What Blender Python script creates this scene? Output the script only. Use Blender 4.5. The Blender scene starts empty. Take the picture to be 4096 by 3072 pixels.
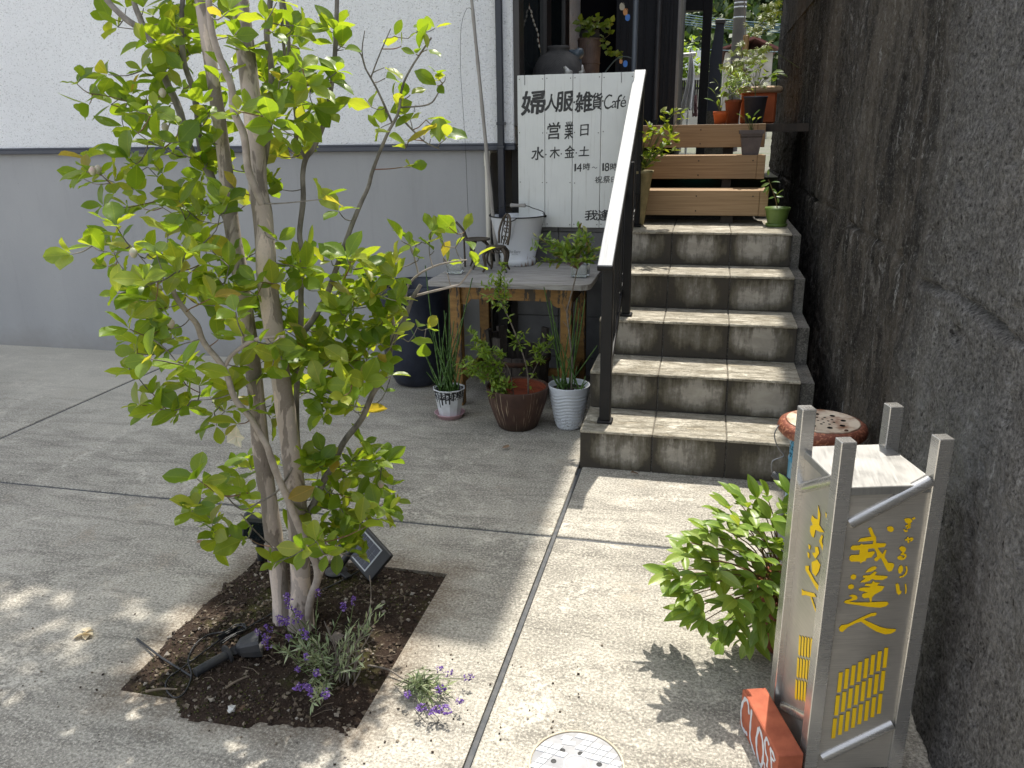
import bpy, bmesh, math, random
from mathutils import Vector, Matrix, Quaternion, noise
random.seed(7)
R = random.random
def U(a, b): return a + (b - a) * R()
SC = bpy.context.scene
COL = SC.collection

# ------------------------------------------------------------------ camera, world, sun, exposure
CAM = Vector((0, 0, 1.36709)); FPX = 3227.627; IW, IH = 4096, 3072
FWD = Vector((-0.220754, 0.927646, -0.30123)).normalized()
RGT = Vector((0.97375, 0.227192, -0.01396)).normalized()
UPV = RGT.cross(FWD).normalized()
cd = bpy.data.cameras.new('camera'); co = bpy.data.objects.new('camera', cd); COL.objects.link(co)
cd.sensor_fit = 'HORIZONTAL'; cd.sensor_width = 36.0; cd.lens = 36.0 * FPX / IW
cd.clip_start = 0.05; cd.clip_end = 2000
m3 = Matrix((RGT, UPV, -FWD)).transposed()
co.matrix_world = Matrix.Translation(CAM) @ m3.to_4x4()
SC.camera = co

SUN_DIR = Vector((-0.06, -0.45, -1.0)).normalized()      # the way the light travels
world = bpy.data.worlds.new('World'); SC.world = world; world.use_nodes = True
wn = world.node_tree; wn.nodes.clear()
sky = wn.nodes.new('ShaderNodeTexSky'); sky.sky_type = 'NISHITA'; sky.sun_disc = False
sky.sun_elevation = math.asin(-SUN_DIR.z); sky.sun_rotation = math.atan2(-SUN_DIR.x, -SUN_DIR.y)
sky.air_density = 1.0; sky.dust_density = 2.0; sky.ozone_density = 1.0
bgd = wn.nodes.new('ShaderNodeBackground'); bgd.inputs['Strength'].default_value = 0.15
wo = wn.nodes.new('ShaderNodeOutputWorld')
hs = wn.nodes.new('ShaderNodeHueSaturation'); hs.inputs['Saturation'].default_value = 0.38
wn.links.new(sky.outputs[0], hs.inputs['Color']); wn.links.new(hs.outputs[0], bgd.inputs[0]); wn.links.new(bgd.outputs[0], wo.inputs[0])
sd = bpy.data.lights.new('sun', 'SUN'); sd.energy = 2.5; sd.angle = math.radians(0.8); sd.color = (1.0, 0.945, 0.85)
so = bpy.data.objects.new('sun', sd); COL.objects.link(so)
so.rotation_euler = SUN_DIR.to_track_quat('-Z', 'Y').to_euler(); so.location = (0, 6, 12)
SC.view_settings.view_transform = 'Standard'; SC.view_settings.look = 'None'
SC.view_settings.gamma = 1.0; SC.view_settings.exposure = 1.35
SC.cycles.max_bounces = 8; SC.cycles.diffuse_bounces = 4; SC.cycles.transparent_max_bounces = 8
SC.cycles.caustics_reflective = False; SC.cycles.caustics_refractive = False

# ------------------------------------------------------------------ helpers
def P(px, py, x=None, y=None, z=None):
    """the point of the place seen at a photograph pixel, on the plane x=, y= or z="""
    d = FWD + RGT * ((px - IW / 2) / FPX) - UPV * ((py - IH / 2) / FPX)
    if y is not None: t = (y - CAM.y) / d.y
    elif z is not None: t = (z - CAM.z) / d.z
    else: t = (x - CAM.x) / d.x
    return CAM + d * t
def ZR(x0, y0, s): return lambda u, v: (x0 + u * s, y0 + v * s)
za = ZR(1900, 0, 800 / 2212); zb = ZR(2500, 0, 800 / 2212); zc = ZR(1900, 250, .452); zd = ZR(2400, 400, 900 / 2212)
ze = ZR(1500, 750, .452); zg = ZR(1500, 1100, .452)
def F(u, v): return (u * 4096 / 2212, v * 4096 / 2212)

def tag(o, label=None, cat=None, group=None, kind=None):
    if label: o['label'] = label
    if cat: o['category'] = cat
    if group: o['group'] = group
    if kind: o['kind'] = kind
    return o
def thing(name, loc, label=None, cat=None, group=None, kind=None, rz=0):
    o = bpy.data.objects.new(name, None); COL.objects.link(o)
    o.location = loc; o.rotation_euler = (0, 0, rz); o.empty_display_size = .05
    return tag(o, label, cat, group, kind)
def link(name, me, parent=None, loc=None, rot=None, scale=None):
    o = bpy.data.objects.new(name, me); COL.objects.link(o)
    if parent: o.parent = parent
    if loc is not None: o.location = loc
    if rot is not None:
        if isinstance(rot, Quaternion): o.rotation_mode = 'QUATERNION'; o.rotation_quaternion = rot
        else: o.rotation_euler = rot
    if scale is not None: o.scale = (scale,) * 3 if isinstance(scale, (int, float)) else scale
    return o
def wloc(o):
    v = Vector((0, 0, 0))
    while o: v = v + o.location; o = o.parent
    return v

class MB:
    """collects geometry in world coordinates; build() links it as one mesh object"""
    def __init__(s): s.v = []; s.f = []; s.m = []; s.cur = 0; s.sm = []; s.smooth = False
    def add(s, verts, faces, smooth=None):
        n = len(s.v); s.v += [tuple(q) for q in verts]
        for f in faces:
            s.f.append([n + i for i in f]); s.m.append(s.cur); s.sm.append(s.smooth if smooth is None else smooth)
        return s
    def box(s, x0, x1, y0, y1, z0, z1, b=0.0, M=None):
        if b <= 0:
            vs = [(x, y, z) for x in (x0, x1) for y in (y0, y1) for z in (z0, z1)]
            fs = [(0, 1, 3, 2), (4, 6, 7, 5), (0, 4, 5, 1), (2, 3, 7, 6), (0, 2, 6, 4), (1, 5, 7, 3)]
        else:
            vs, idx = [], {}
            lo, hi = (x0, y0, z0), (x1, y1, z1)
            for c in range(8):
                sg = [(c >> k) & 1 for k in range(3)]
                for ax in range(3):
                    q = []
                    for k in range(3):
                        base = hi[k] if sg[k] else lo[k]
                        q.append(base if k == ax else base + (-b if sg[k] else b))
                    idx[(c, ax)] = len(vs); vs.append(q)
            fs = []
            for ax in range(3):
                o1, o2 = [k for k in range(3) if k != ax]
                for sgn in (0, 1):
                    cs = []
                    for p1, p2 in ((0, 0), (1, 0), (1, 1), (0, 1)):
                        cs.append((sgn << ax) | (p1 << o1) | (p2 << o2))
                    f = [idx[(c, ax)] for c in cs]
                    flip = (ax == 1) ^ (sgn == 0)
                    fs.append(f[::-1] if flip else f)
            for ax in range(3):              # edges along ax
                o1, o2 = [k for k in range(3) if k != ax]
                for s1 in (0, 1):
                    for s2 in (0, 1):
                        c0 = (s1 << o1) | (s2 << o2); c1 = c0 | (1 << ax)
                        fs.append([idx[(c0, o1)], idx[(c1, o1)], idx[(c1, o2)], idx[(c0, o2)]])
            for c in range(8): fs.append([idx[(c, 0)], idx[(c, 1)], idx[(c, 2)]])
        if M is not None: vs = [M @ Vector(q) for q in vs]
        return s.add(vs, fs)
    def tube(s, pts, rad, n=8, cap=True, smooth=True):
        pts = [Vector(q) for q in pts]
        if isinstance(rad, (int, float)): rad = [rad] * len(pts)
        rings = []; side = None
        for i, q in enumerate(pts):
            t = (pts[min(i + 1, len(pts) - 1)] - pts[max(i - 1, 0)])
            if t.length < 1e-9: t = Vector((0, 0, 1))
            t.normalize()
            if side is None:
                side = t.cross(Vector((0, 0, 1)))
                if side.length < .05: side = t.cross(Vector((0, 1, 0)))
            side = side - t * side.dot(t)
            if side.length < 1e-6: side = t.orthogonal()
            side.normalize(); up = t.cross(side)
            rings.append([q + (side * math.cos(2 * math.pi * k / n) + up * math.sin(2 * math.pi * k / n)) * rad[i] for k in range(n)])
        vs = [w for r in rings for w in r]; fs = []
        for i in range(len(pts) - 1):
            for k in range(n):
                fs.append((i * n + k, i * n + (k + 1) % n, (i + 1) * n + (k + 1) % n, (i + 1) * n + k))
        s.add(vs, fs, smooth)
        if cap:
            s.add(rings[0], [tuple(range(n))[::-1]], False); s.add(rings[-1], [tuple(range(n))], False)
        return s
    def lathe(s, c, prof, n=32, smooth=True, ripple=None, close=True):
        """profile of (r, z) round the vertical axis at c; ripple(angle, z) scales r"""
        c = Vector(c); vs = []; fs = []
        for (r, z) in prof:
            for k in range(n):
                a = 2 * math.pi * k / n; rr = r * (ripple(a, z) if ripple else 1)
                vs.append((c.x + rr * math.cos(a), c.y + rr * math.sin(a), c.z + z))
        for i in range(len(prof) - 1):
            for k in range(n):
                fs.append((i * n + k, i * n + (k + 1) % n, (i + 1) * n + (k + 1) % n, (i + 1) * n + k))
        if close and prof[0][0] > 1e-5: fs.append(tuple(range(n))[::-1])
        if close and prof[-1][0] > 1e-5: fs.append(tuple(range((len(prof) - 1) * n, len(prof) * n)))
        return s.add(vs, fs, smooth)
    def poly(s, pts, d=None):
        """flat polygon; d = extrusion vector"""
        n = len(pts)
        if d is None: return s.add(pts, [tuple(range(n))])
        d = Vector(d); back = [Vector(q) + d for q in pts]
        s.add(list(pts) + back, [tuple(range(n)), tuple(range(n, 2 * n))[::-1]] + [(i, i + n, (i + 1) % n + n, (i + 1) % n)[::-1] for i in range(n)])
        return s
    def build(s, name, mats, parent=None, label=None, cat=None, group=None, kind=None, fix=True):
        me = bpy.data.meshes.new(name)
        off = wloc(parent) if parent else Vector((0, 0, 0))
        me.from_pydata([(q[0] - off.x, q[1] - off.y, q[2] - off.z) for q in s.v], [], s.f)
        if not isinstance(mats, (list, tuple)): mats = [mats]
        for mm in mats: me.materials.append(mm)
        me.polygons.foreach_set('material_index', s.m); me.polygons.foreach_set('use_smooth', s.sm)
        if fix:
            bm = bmesh.new(); bm.from_mesh(me); bmesh.ops.recalc_face_normals(bm, faces=bm.faces); bm.to_mesh(me); bm.free()
        me.update()
        o = link(name, me, parent)
        return tag(o, label, cat, group, kind)

def rz(a): return Matrix.Rotation(a, 4, 'Z')
def spline(pts, sub=4):
    pts = [Vector(q) for q in pts]; out = []
    for i in range(len(pts) - 1):
        p0 = pts[max(i - 1, 0)]; p1 = pts[i]; p2 = pts[i + 1]; p3 = pts[min(i + 2, len(pts) - 1)]
        for k in range(sub):
            t = k / sub
            out.append(0.5 * ((2 * p1) + (p2 - p0) * t + (2 * p0 - 5 * p1 + 4 * p2 - p3) * t * t + (3 * p1 - p0 - 3 * p2 + p3) * t ** 3))
    out.append(pts[-1]); return out

# ------------------------------------------------------------------ materials
class NT:
    def __init__(s, name, rough=.7, metal=0, spec=.5):
        s.m = bpy.data.materials.new(name); s.m.use_nodes = True; s.t = s.m.node_tree
        s.b = s.t.nodes['Principled BSDF']; s.out = s.t.nodes['Material Output']
        s.b.inputs['Roughness'].default_value = rough; s.b.inputs['Metallic'].default_value = metal
        s.b.inputs['Specular IOR Level'].default_value = spec
    def n(s, t, **kw):
        q = s.t.nodes.new(t)
        for k, v in kw.items(): setattr(q, k, v)
        return q
    def L(s, a, b): s.t.links.new(a, b)
    def pos(s): return s.n('ShaderNodeNewGeometry').outputs['Position']
    def obj(s): return s.n('ShaderNodeTexCoord').outputs['Object']
    def gen(s): return s.n('ShaderNodeTexCoord').outputs['Generated']
    def mapv(s, v, scale=(1, 1, 1), rot=(0, 0, 0), loc=(0, 0, 0)):
        q = s.n('ShaderNodeMapping'); s.L(v, q.inputs[0]); q.inputs['Scale'].default_value = scale
        q.inputs['Rotation'].default_value = rot; q.inputs['Location'].default_value = loc; return q.outputs[0]
    def noise(s, v, scale, detail=4, rough=.55, dist=0):
        q = s.n('ShaderNodeTexNoise'); s.L(v, q.inputs['Vector']); q.inputs['Scale'].default_value = scale
        q.inputs['Detail'].default_value = detail; q.inputs['Roughness'].default_value = rough; q.inputs['Distortion'].default_value = dist
        return q.outputs['Fac']
    def vor(s, v, scale, feature='F1', out='Distance', rnd=1):
        q = s.n('ShaderNodeTexVoronoi', feature=feature); s.L(v, q.inputs['Vector']); q.inputs['Scale'].default_value = scale
        q.inputs['Randomness'].default_value = rnd
        return q.outputs[out]
    def ramp(s, f, stops):
        q = s.n('ShaderNodeValToRGB'); s.L(f, q.inputs[0]); cr = q.color_ramp
        while len(cr.elements) < len(stops): cr.elements.new(.5)
        for e, (p_, c_) in zip(cr.elements, stops):
            e.position = p_; e.color = (c_, c_, c_, 1) if isinstance(c_, (int, float)) else (*c_, 1)
        return q.outputs[0]
    def mix(s, f, a, b, mode='MIX'):
        q = s.n('ShaderNodeMix', data_type='RGBA', blend_type=mode)
        for i, val in ((0, f), (6, a), (7, b)):
            if hasattr(val, 'is_linked') or hasattr(val, 'links'): s.L(val, q.inputs[i])
            elif isinstance(val, (int, float)) and i == 0: q.inputs[0].default_value = val
            else: q.inputs[i].default_value = (*val, 1) if not isinstance(val, (int, float)) else (val, val, val, 1)
        return q.outputs[2]
    def math(s, op, a, b=None):
        q = s.n('ShaderNodeMath', operation=op)
        for i, val in ((0, a), (1, b)):
            if val is None: continue
            if isinstance(val, (int, float)): q.inputs[i].default_value = val
            else: s.L(val, q.inputs[i])
        return q.outputs[0]
    def sep(s, v):
        q = s.n('ShaderNodeSeparateXYZ'); s.L(v, q.inputs[0]); return q.outputs
    def col(s, c):
        if isinstance(c, tuple): s.b.inputs['Base Color'].default_value = (*c, 1)
        else: s.L(c, s.b.inputs['Base Color'])
        return s
    def rough(s, f): s.L(f, s.b.inputs['Roughness']); return s
    def bump(s, h, strength=.5, dist=.005, prev=None):
        q = s.n('ShaderNodeBump'); s.L(h, q.inputs['Height']); q.inputs['Strength'].default_value = strength; q.inputs['Distance'].default_value = dist
        if prev is not None: s.L(prev, q.inputs['Normal'])
        s.L(q.outputs[0], s.b.inputs['Normal']); return q.outputs[0]
def simple(name, c, c2=None, scale=20, rough=.6, metal=0, bump=0, bdist=.002, spec=.5, detail=5, stretch=(1, 1, 1), lo=.35, hi=.65):
    t = NT(name, rough, metal, spec); v = t.mapv(t.pos(), stretch)
    f = t.noise(v, scale, detail)
    t.col(t.mix(t.ramp(f, [(lo, 0), (hi, 1)]), c, c2 or tuple(x * .75 for x in c)))
    if bump: t.bump(f, bump, bdist)
    return t.m
MAT = {}
def H(r, g, b):
    """an albedo given as the 0..255 tone the paint itself would show"""
    f = lambda x: (x / 255 / 12.92) if x / 255 <= .04045 else ((x / 255 + .055) / 1.055) ** 2.4
    return (f(r), f(g), f(b))
# ================================================================== MATERIALS OF THE SETTING
def mk_concrete(name, c_lo, c_hi, speck, fine=1.0, stain=(.10, .085, .065), yardstains=False):
    t = NT(name, .9, 0, .25); v = t.pos()
    big = t.noise(v, .9, 6, .62, .5); mid = t.noise(v, 6, 7, .68); fi = t.noise(v, 125 * fine, 4, .8); fi2 = t.vor(v, 330 * fine)
    streak = t.noise(t.mapv(v, (1.6, 7, 1), (0, 0, .22)), 1.7, 7, .72, .8)
    base = t.mix(t.ramp(mid, [(.28, 0), (.72, 1)]), c_lo, c_hi)
    base = t.mix(t.math('MULTIPLY', t.ramp(streak, [(.47, 0), (.60, 1)]), .58), base, tuple(x * .48 for x in c_lo))
    base = t.mix(t.math('MULTIPLY', t.ramp(big, [(.47, 0), (.60, 1)]), .52), base, tuple(x * .55 for x in c_lo))
    patch = t.math('MULTIPLY', t.ramp(t.noise(v, 2.4, 6, .7, 1.0), [(.52, 0), (.64, 1)]), t.ramp(t.noise(v, 45, 4, .7), [(.42, 0), (.6, 1)]))
    base = t.mix(t.math('MULTIPLY', patch, .8), base, tuple(min(.75, x * 1.45) for x in c_hi))
    base = t.mix(t.ramp(fi, [(.51, 0), (.62, .72)]), base, tuple(min(1, x * speck) for x in c_hi))
    base = t.mix(t.ramp(fi, [(.36, .85), (.47, 0)]), base, tuple(x * .42 for x in c_lo))
    rust = t.math('MULTIPLY', t.ramp(t.noise(v, 3.1, 6, .7, .3), [(.58, 0), (.72, 1)]), t.ramp(fi, [(.4, 0), (.6, .5)]))
    base = t.mix(rust, base, (.30, .21, .12))
    pits = t.ramp(t.noise(v, 60, 2, .5), [(.67, 0), (.72, .6)])
    base = t.mix(pits, base, stain)
    if yardstains:
        x, y, z = t.sep(v)
        # paler, cleaner concrete in the rain shadow of the house; damp dark film further out
        cl = t.n('ShaderNodeMapRange'); t.L(t.math('ADD', y, t.math('MULTIPLY', t.math('SUBTRACT', t.noise(v, 1.6, 5), .5), 1.3)), cl.inputs[0]); cl.inputs[1].default_value = 2.9; cl.inputs[2].default_value = 4.0; cl.inputs[4].default_value = .55
        lf = t.n('ShaderNodeMapRange'); t.L(x, lf.inputs[0]); lf.inputs[1].default_value = -1.4; lf.inputs[2].default_value = -2.2
        base = t.mix(t.math('MULTIPLY', cl.outputs[0], lf.outputs[0]), base, tuple(min(.7, q * 1.32) for q in c_hi))
        # soil washed out round the planting bed
        dx = t.math('MAXIMUM', t.math('SUBTRACT', t.math('ABSOLUTE', t.math('SUBTRACT', x, -1.0725)), .3275), 0); dy = t.math('MAXIMUM', t.math('SUBTRACT', t.math('ABSOLUTE', t.math('SUBTRACT', y, 1.829)), .361), 0)
        ds = t.math('SQRT', t.math('ADD', t.math('MULTIPLY', dx, dx), t.math('MULTIPLY', dy, dy)))
        ds = t.math('ADD', ds, t.math('MULTIPLY', t.math('SUBTRACT', t.noise(v, 8, 6, .75), .5), .28))
        mr = t.n('ShaderNodeMapRange'); t.L(ds, mr.inputs[0]); mr.inputs[1].default_value = .0; mr.inputs[2].default_value = .13; mr.inputs[3].default_value = .85; mr.inputs[4].default_value = 0
        base = t.mix(t.math('MULTIPLY', mr.outputs[0], t.ramp(fi, [(.3, 1), (.7, .45)])), base, (.135, .095, .06))
    t.col(base); h = t.math('ADD', t.math('MULTIPLY', fi, 1.0), t.math('MULTIPLY', fi2, -.6))
    t.bump(t.math('ADD', h, t.math('MULTIPLY', mid, .8)), .6, .0025)
    return t.m
MAT['concrete'] = mk_concrete('concrete', (.29, .270, .232), (.47, .44, .375), 1.4, yardstains=True)
MAT['core'] = mk_concrete('step_core_concrete', (.10, .095, .085), (.19, .18, .16), 1.3)
MAT['rubber'] = simple('joint_rubber', (.055, .06, .068), (.10, .10, .10), 40, .75)
MAT['joint_edge'] = simple('joint_edge', (.33, .30, .25), (.2, .18, .15), 60, .9)

def mk_soil():
    t = NT('soil', .95, 0, .15); v = t.pos(); n1 = t.noise(v, 9, 6, .7); n2 = t.noise(v, 120, 4, .7); n3 = t.noise(v, 5, 5, .6)
    c = t.mix(t.ramp(n1, [(.3, 0), (.7, 1)]), (.020, .013, .010), (.050, .034, .025))
    c = t.mix(t.ramp(n2, [(.55, 0), (.7, .7)]), c, (.12, .09, .065))
    c = t.mix(t.math('MULTIPLY', t.ramp(n3, [(.52, 0), (.66, 1)]), t.ramp(n2, [(.3, 0), (.6, .8)])), c, (.055, .06, .012))
    t.col(c); t.bump(t.math('ADD', n1, n2), .9, .006); return t.m
MAT['soil'] = mk_soil()
def island_mat(name, stops, rough=.85, bump=None):
    t = NT(name, rough, 0, .3); g = t.n('ShaderNodeNewGeometry'); o = t.n('ShaderNodeObjectInfo')
    r = t.math('FRACT', t.math('ADD', g.outputs['Random Per Island'], o.outputs['Random']))
    c = t.ramp(r, stops); n = t.noise(t.pos(), 90, 4)
    t.col(t.mix(t.ramp(n, [(.3, .0), (.8, .45)]), c, (.02, .015, .01)))
    return t.m
MAT['clods'] = island_mat('soil_clods', [(0, (.025, .017, .012)), (.5, (.07, .048, .034)), (.75, (.15, .115, .08)), (.92, (.24, .2, .15)), (1, (.36, .33, .29))])
MAT['mossm'] = island_mat('moss', [(0, (.02, .025, .006)), (.6, (.05, .055, .01)), (1, (.10, .10, .025))])

def mk_wall(name):
    t = NT(name, .93, 0, .25); v = t.pos()
    vs = t.mapv(v, (1, 7.5, 1.1)); st = t.noise(vs, 1.5, 7, .65, .3)
    st2 = t.noise(t.mapv(v, (1, 14, 1.3)), 2.0, 6, .7)
    big = t.noise(v, 1.3, 5, .6); fi = t.noise(v, 95, 5, .78); gr = t.vor(v, 150)
    c = t.mix(t.ramp(st, [(.36, 0), (.64, 1)]), (.016, .014, .012), (.105, .092, .077))
    blot = t.noise(v, 3.4, 6, .7, .8); c = t.mix(t.math('MULTIPLY', t.ramp(blot, [(.38, 1), (.5, 0)]), .75), c, (.012, .011, .010)); c = t.mix(t.math('MULTIPLY', t.ramp(blot, [(.58, 0), (.66, 1)]), .5), c, (.20, .185, .165))
    st3 = t.noise(t.mapv(v, (1, 26, 2.0)), 2.0, 6, .75, .4)
    c = t.mix(t.math('MULTIPLY', t.ramp(st3, [(.40, 1), (.52, 0)]), .75), c, (.014, .012, .011))
    c = t.mix(t.math('MULTIPLY', t.ramp(big, [(.48, 0), (.66, 1)]), .5), c, (.155, .130, .102))
    x, y, z = t.sep(v)
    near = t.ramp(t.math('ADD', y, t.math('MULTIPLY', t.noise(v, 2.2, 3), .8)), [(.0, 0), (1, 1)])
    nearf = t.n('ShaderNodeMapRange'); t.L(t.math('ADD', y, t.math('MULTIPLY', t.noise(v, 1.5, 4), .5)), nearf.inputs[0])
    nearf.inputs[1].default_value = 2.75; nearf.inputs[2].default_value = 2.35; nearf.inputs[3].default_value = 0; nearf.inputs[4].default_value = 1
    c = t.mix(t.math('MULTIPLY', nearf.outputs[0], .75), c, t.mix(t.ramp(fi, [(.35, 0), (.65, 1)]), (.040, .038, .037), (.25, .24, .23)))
    lich = t.math('MULTIPLY', t.ramp(st2, [(.585, 0), (.68, 1)]), t.ramp(fi, [(.40, 0), (.58, 1)]))
    c = t.mix(t.math('MULTIPLY', lich, .8), c, (.38, .375, .36))
    c = t.mix(t.ramp(fi, [(.54, 0), (.68, .65)]), c, (.24, .23, .21))
    c = t.mix(t.ramp(fi, [(.30, .8), (.43, 0)]), c, (.010, .009, .008))
    # pale lime bloom under the cold joint, near the front
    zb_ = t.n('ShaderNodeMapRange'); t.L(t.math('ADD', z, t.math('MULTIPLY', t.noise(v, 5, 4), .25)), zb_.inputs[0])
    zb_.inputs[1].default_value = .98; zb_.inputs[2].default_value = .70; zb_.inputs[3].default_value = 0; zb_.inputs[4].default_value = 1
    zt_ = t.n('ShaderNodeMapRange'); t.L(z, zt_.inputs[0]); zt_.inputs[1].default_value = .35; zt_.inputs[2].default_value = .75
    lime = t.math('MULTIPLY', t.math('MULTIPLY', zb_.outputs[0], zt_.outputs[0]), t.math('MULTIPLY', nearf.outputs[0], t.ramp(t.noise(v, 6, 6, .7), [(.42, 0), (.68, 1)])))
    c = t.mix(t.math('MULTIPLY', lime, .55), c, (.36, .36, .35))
    chunk = t.math('MULTIPLY', t.ramp(t.noise(t.mapv(v, (1, 3.2, 1.5)), 2.2, 6, .72, .5), [(.615, 0), (.66, 1)]), t.ramp(fi, [(.36, .2), (.55, 1)]))
    c = t.mix(t.math('MULTIPLY', chunk, .65), c, (.30, .29, .275))
    hole = t.ramp(t.noise(v, 34, 3, .6), [(.66, 0), (.71, .85)])
    c = t.mix(hole, c, (.012, .010, .009))
    t.col(c)
    t.bump(t.math('ADD', t.math('MULTIPLY', st, 1.2), t.math('ADD', fi, t.math('MULTIPLY', gr, -.5))), .8, .012)
    return t.m
MAT['wall'] = mk_wall('weathered_black_concrete')

def mk_stucco():
    t = NT('white_stucco', .85, 0, .3); v = t.pos()
    n1 = t.noise(v, 95, 4, .65); n2 = t.noise(v, 40, 3); sp = t.noise(t.mapv(v, (1, 1, 1.2)), 120, 2, .55)
    c = t.mix(t.ramp(t.noise(v, 1.5, 4), [(.3, 0), (.7, 1)]), (.74, .745, .75), (.80, .805, .81))
    c = t.mix(t.math('MULTIPLY', t.ramp(t.noise(t.mapv(v, (9, 9, .5)), 1.2, 6, .7), [(.52, 0), (.75, 1)]), .22), c, (.52, .52, .50))
    c = t.mix(t.ramp(sp, [(.30, .75), (.41, 0)]), c, (.36, .36, .355))
    t.col(c); t.bump(t.math('ADD', n1, t.math('MULTIPLY', n2, .6)), 1.0, .009); return t.m
MAT['stucco'] = mk_stucco()
def mk_grey():
    t = NT('grey_render', .8, 0, .35); v = t.pos(); x, y, z = t.sep(v)
    c = t.mix(t.ramp(t.noise(t.mapv(v, (1, 1, .5)), 2.0, 6), [(.3, 0), (.75, 1)]), (.29, .292, .296), (.35, .35, .35))
    st = t.noise(t.mapv(v, (7, 7, .45)), 1.5, 6, .7); c = t.mix(t.math('MULTIPLY', t.ramp(st, [(.55, 0), (.75, 1)]), .30), c, (.21, .21, .205))
    mr = t.n('ShaderNodeMapRange'); t.L(t.math('ADD', z, t.math('MULTIPLY', t.math('SUBTRACT', t.noise(v, 5, 6, .7), .5), .35)), mr.inputs[0]); mr.inputs[1].default_value = .16; mr.inputs[2].default_value = .0; mr.inputs[3].default_value = 0; mr.inputs[4].default_value = .45
    c = t.mix(mr.outputs[0], c, (.20, .185, .16)); c = t.mix(t.ramp(t.noise(v, 70, 3, .6), [(.68, 0), (.76, .35)]), c, (.19, .19, .185))
    t.col(c); t.bump(t.noise(v, 110, 4, .65), .5, .003); return t.m
MAT['greywall'] = mk_grey()
MAT['trim'] = simple('navy_flashing', (.030, .036, .055), (.04, .045, .06), 10, .35)
MAT['navy'] = simple('navy_metal', (.010, .013, .022), (.016, .019, .03), 8, .32)
MAT['black'] = simple('black_metal', (.009, .009, .010), (.015, .014, .014), 12, .5, spec=.3)
MAT['siding'] = simple('dark_siding', (.007, .0085, .013), (.011, .013, .018), 40, .75, bump=.2)
MAT['darkbrown'] = simple('dark_frame', (.018, .014, .013), (.025, .02, .018), 10, .35)
MAT['void'] = simple('dark_interior', (.004, .004, .006), (.006, .006, .008), 3, .9, spec=.1)
MAT['brownwall'] = simple('recess_render', (.20, .18, .16), (.25, .23, .2), 4, .85)
tg = NT('window_glass', .03, 0, .8); tg.col((.010, .016, .018)); MAT['glass_dark'] = tg.m

def mk_tile(name, base, hi, lum, stain):
    t = NT(name, .75 if stain else .62, 0, .35); v = t.pos(); g = t.gen(); o = t.n('ShaderNodeObjectInfo')
    cl = t.noise(t.mapv(v, (1, 2.2, 2.2), (0, 0, .35)), 11, 7, .62, .7); fi = t.noise(v, 130, 3)
    c = t.mix(t.ramp(cl, [(.35, 0), (.65, 1)]), base, hi)
    c = t.mix(t.math('MULTIPLY', o.outputs['Random'], .25), c, tuple(x * .8 for x in base))
    if stain:
        x, y, z = t.sep(g)
        ex = t.math('MULTIPLY', t.math('ABSOLUTE', t.math('SUBTRACT', x, .5)), 2.0)
        drip = t.noise(t.mapv(v, (9, 1, 1.6)), 2.4, 6, .7)
        blot = t.noise(v, 5.0, 6, .65); fine = t.noise(v, 60, 4, .7)
        m = t.math('ADD', t.math('MULTIPLY', t.math('POWER', ex, 3.0), .55), t.math('MULTIPLY', t.math('POWER', t.math('SUBTRACT', 1.0, z), 4.0), .55))
        m = t.math('ADD', m, t.math('MULTIPLY', t.math('POWER', z, 4.0), t.math('MULTIPLY', t.math('SUBTRACT', drip, .30), 1.2)))
        m = t.math('ADD', m, t.math('MULTIPLY', t.math('SUBTRACT', drip, .5), .8))
        m = t.math('ADD', m, t.math('MULTIPLY', t.math('SUBTRACT', t.noise(v, 2.6, 4, .6), .5), 1.3))
        m = t.math('ADD', m, t.math('MULTIPLY', t.math('SUBTRACT', fine, .5), .30))
        m = t.math('ADD', m, t.math('MULTIPLY', t.math('SUBTRACT', o.outputs['Random'], .5), .35))
        mm = t.ramp(m, [(-.12, .06), (.12, .5), (.42, .95)])
        c = t.mix(mm, c, (.036, .030, .022))
        c = t.mix(t.math('MULTIPLY', t.ramp(m, [(.1, 0), (.3, 1), (.5, 0)]), .35), c, (.12, .105, .055))
    if not stain:
        fis = t.noise(t.mapv(v, (1, 1.8, 1), (0, 0, .35)), 15, 6, .6, 1.2); c = t.mix(t.ramp(fis, [(.455, 0), (.49, .7), (.52, 0)]), c, (.16, .135, .095)); c = t.mix(t.math('MULTIPLY', t.ramp(t.noise(v, 4, 5, .65), [(.5, 0), (.68, 1)]), .4), c, (.22, .195, .14))
    t.col(c)
    t.bump(t.math('ADD', t.ramp(cl, [(.36, 0), (.42, .9), (.47, .35), (.52, 1), (.57, .5), (.63, 1)]), t.math('MULTIPLY', fi, .15)), .95 if not stain else .3, .006)
    return t.m
MAT['tread'] = mk_tile('beige_slate_tread_tile', (.33, .29, .215), (.66, .615, .51), 1, False)
MAT['riser'] = mk_tile('stained_riser_tile', (.33, .305, .26), (.43, .40, .345), 1, True)
MAT['terrtile'] = simple('grey_slate_tile', (.115, .115, .12), (.17, .17, .172), 9, .6, bump=.3, bdist=.003)
MAT['grout'] = simple('grout', (.17, .15, .115), (.10, .09, .07), 50, .95)
MAT['plank'] = (lambda t, v: (t.col(t.mix(t.ramp(t.noise(t.mapv(v, (.6, 6, 22)), 6, 6, .6), [(.3, 0), (.7, 1)]), H(166, 138, 104), H(136, 110, 80))), t.bump(t.noise(t.mapv(v, (2, 20, 70)), 6, 3), .2, .001), t.m)[-1])(*(lambda t: (t, t.pos()))(NT('composite_plank', .6, 0, .35)))
MAT['darkwood'] = simple('dark_wood', (.035, .028, .022), (.06, .045, .035), 12, .8, stretch=(3, 3, .6))
MAT['terrain'] = simple('terrain', (.10, .09, .07), (.07, .08, .04), 1.2, .95)

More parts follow.
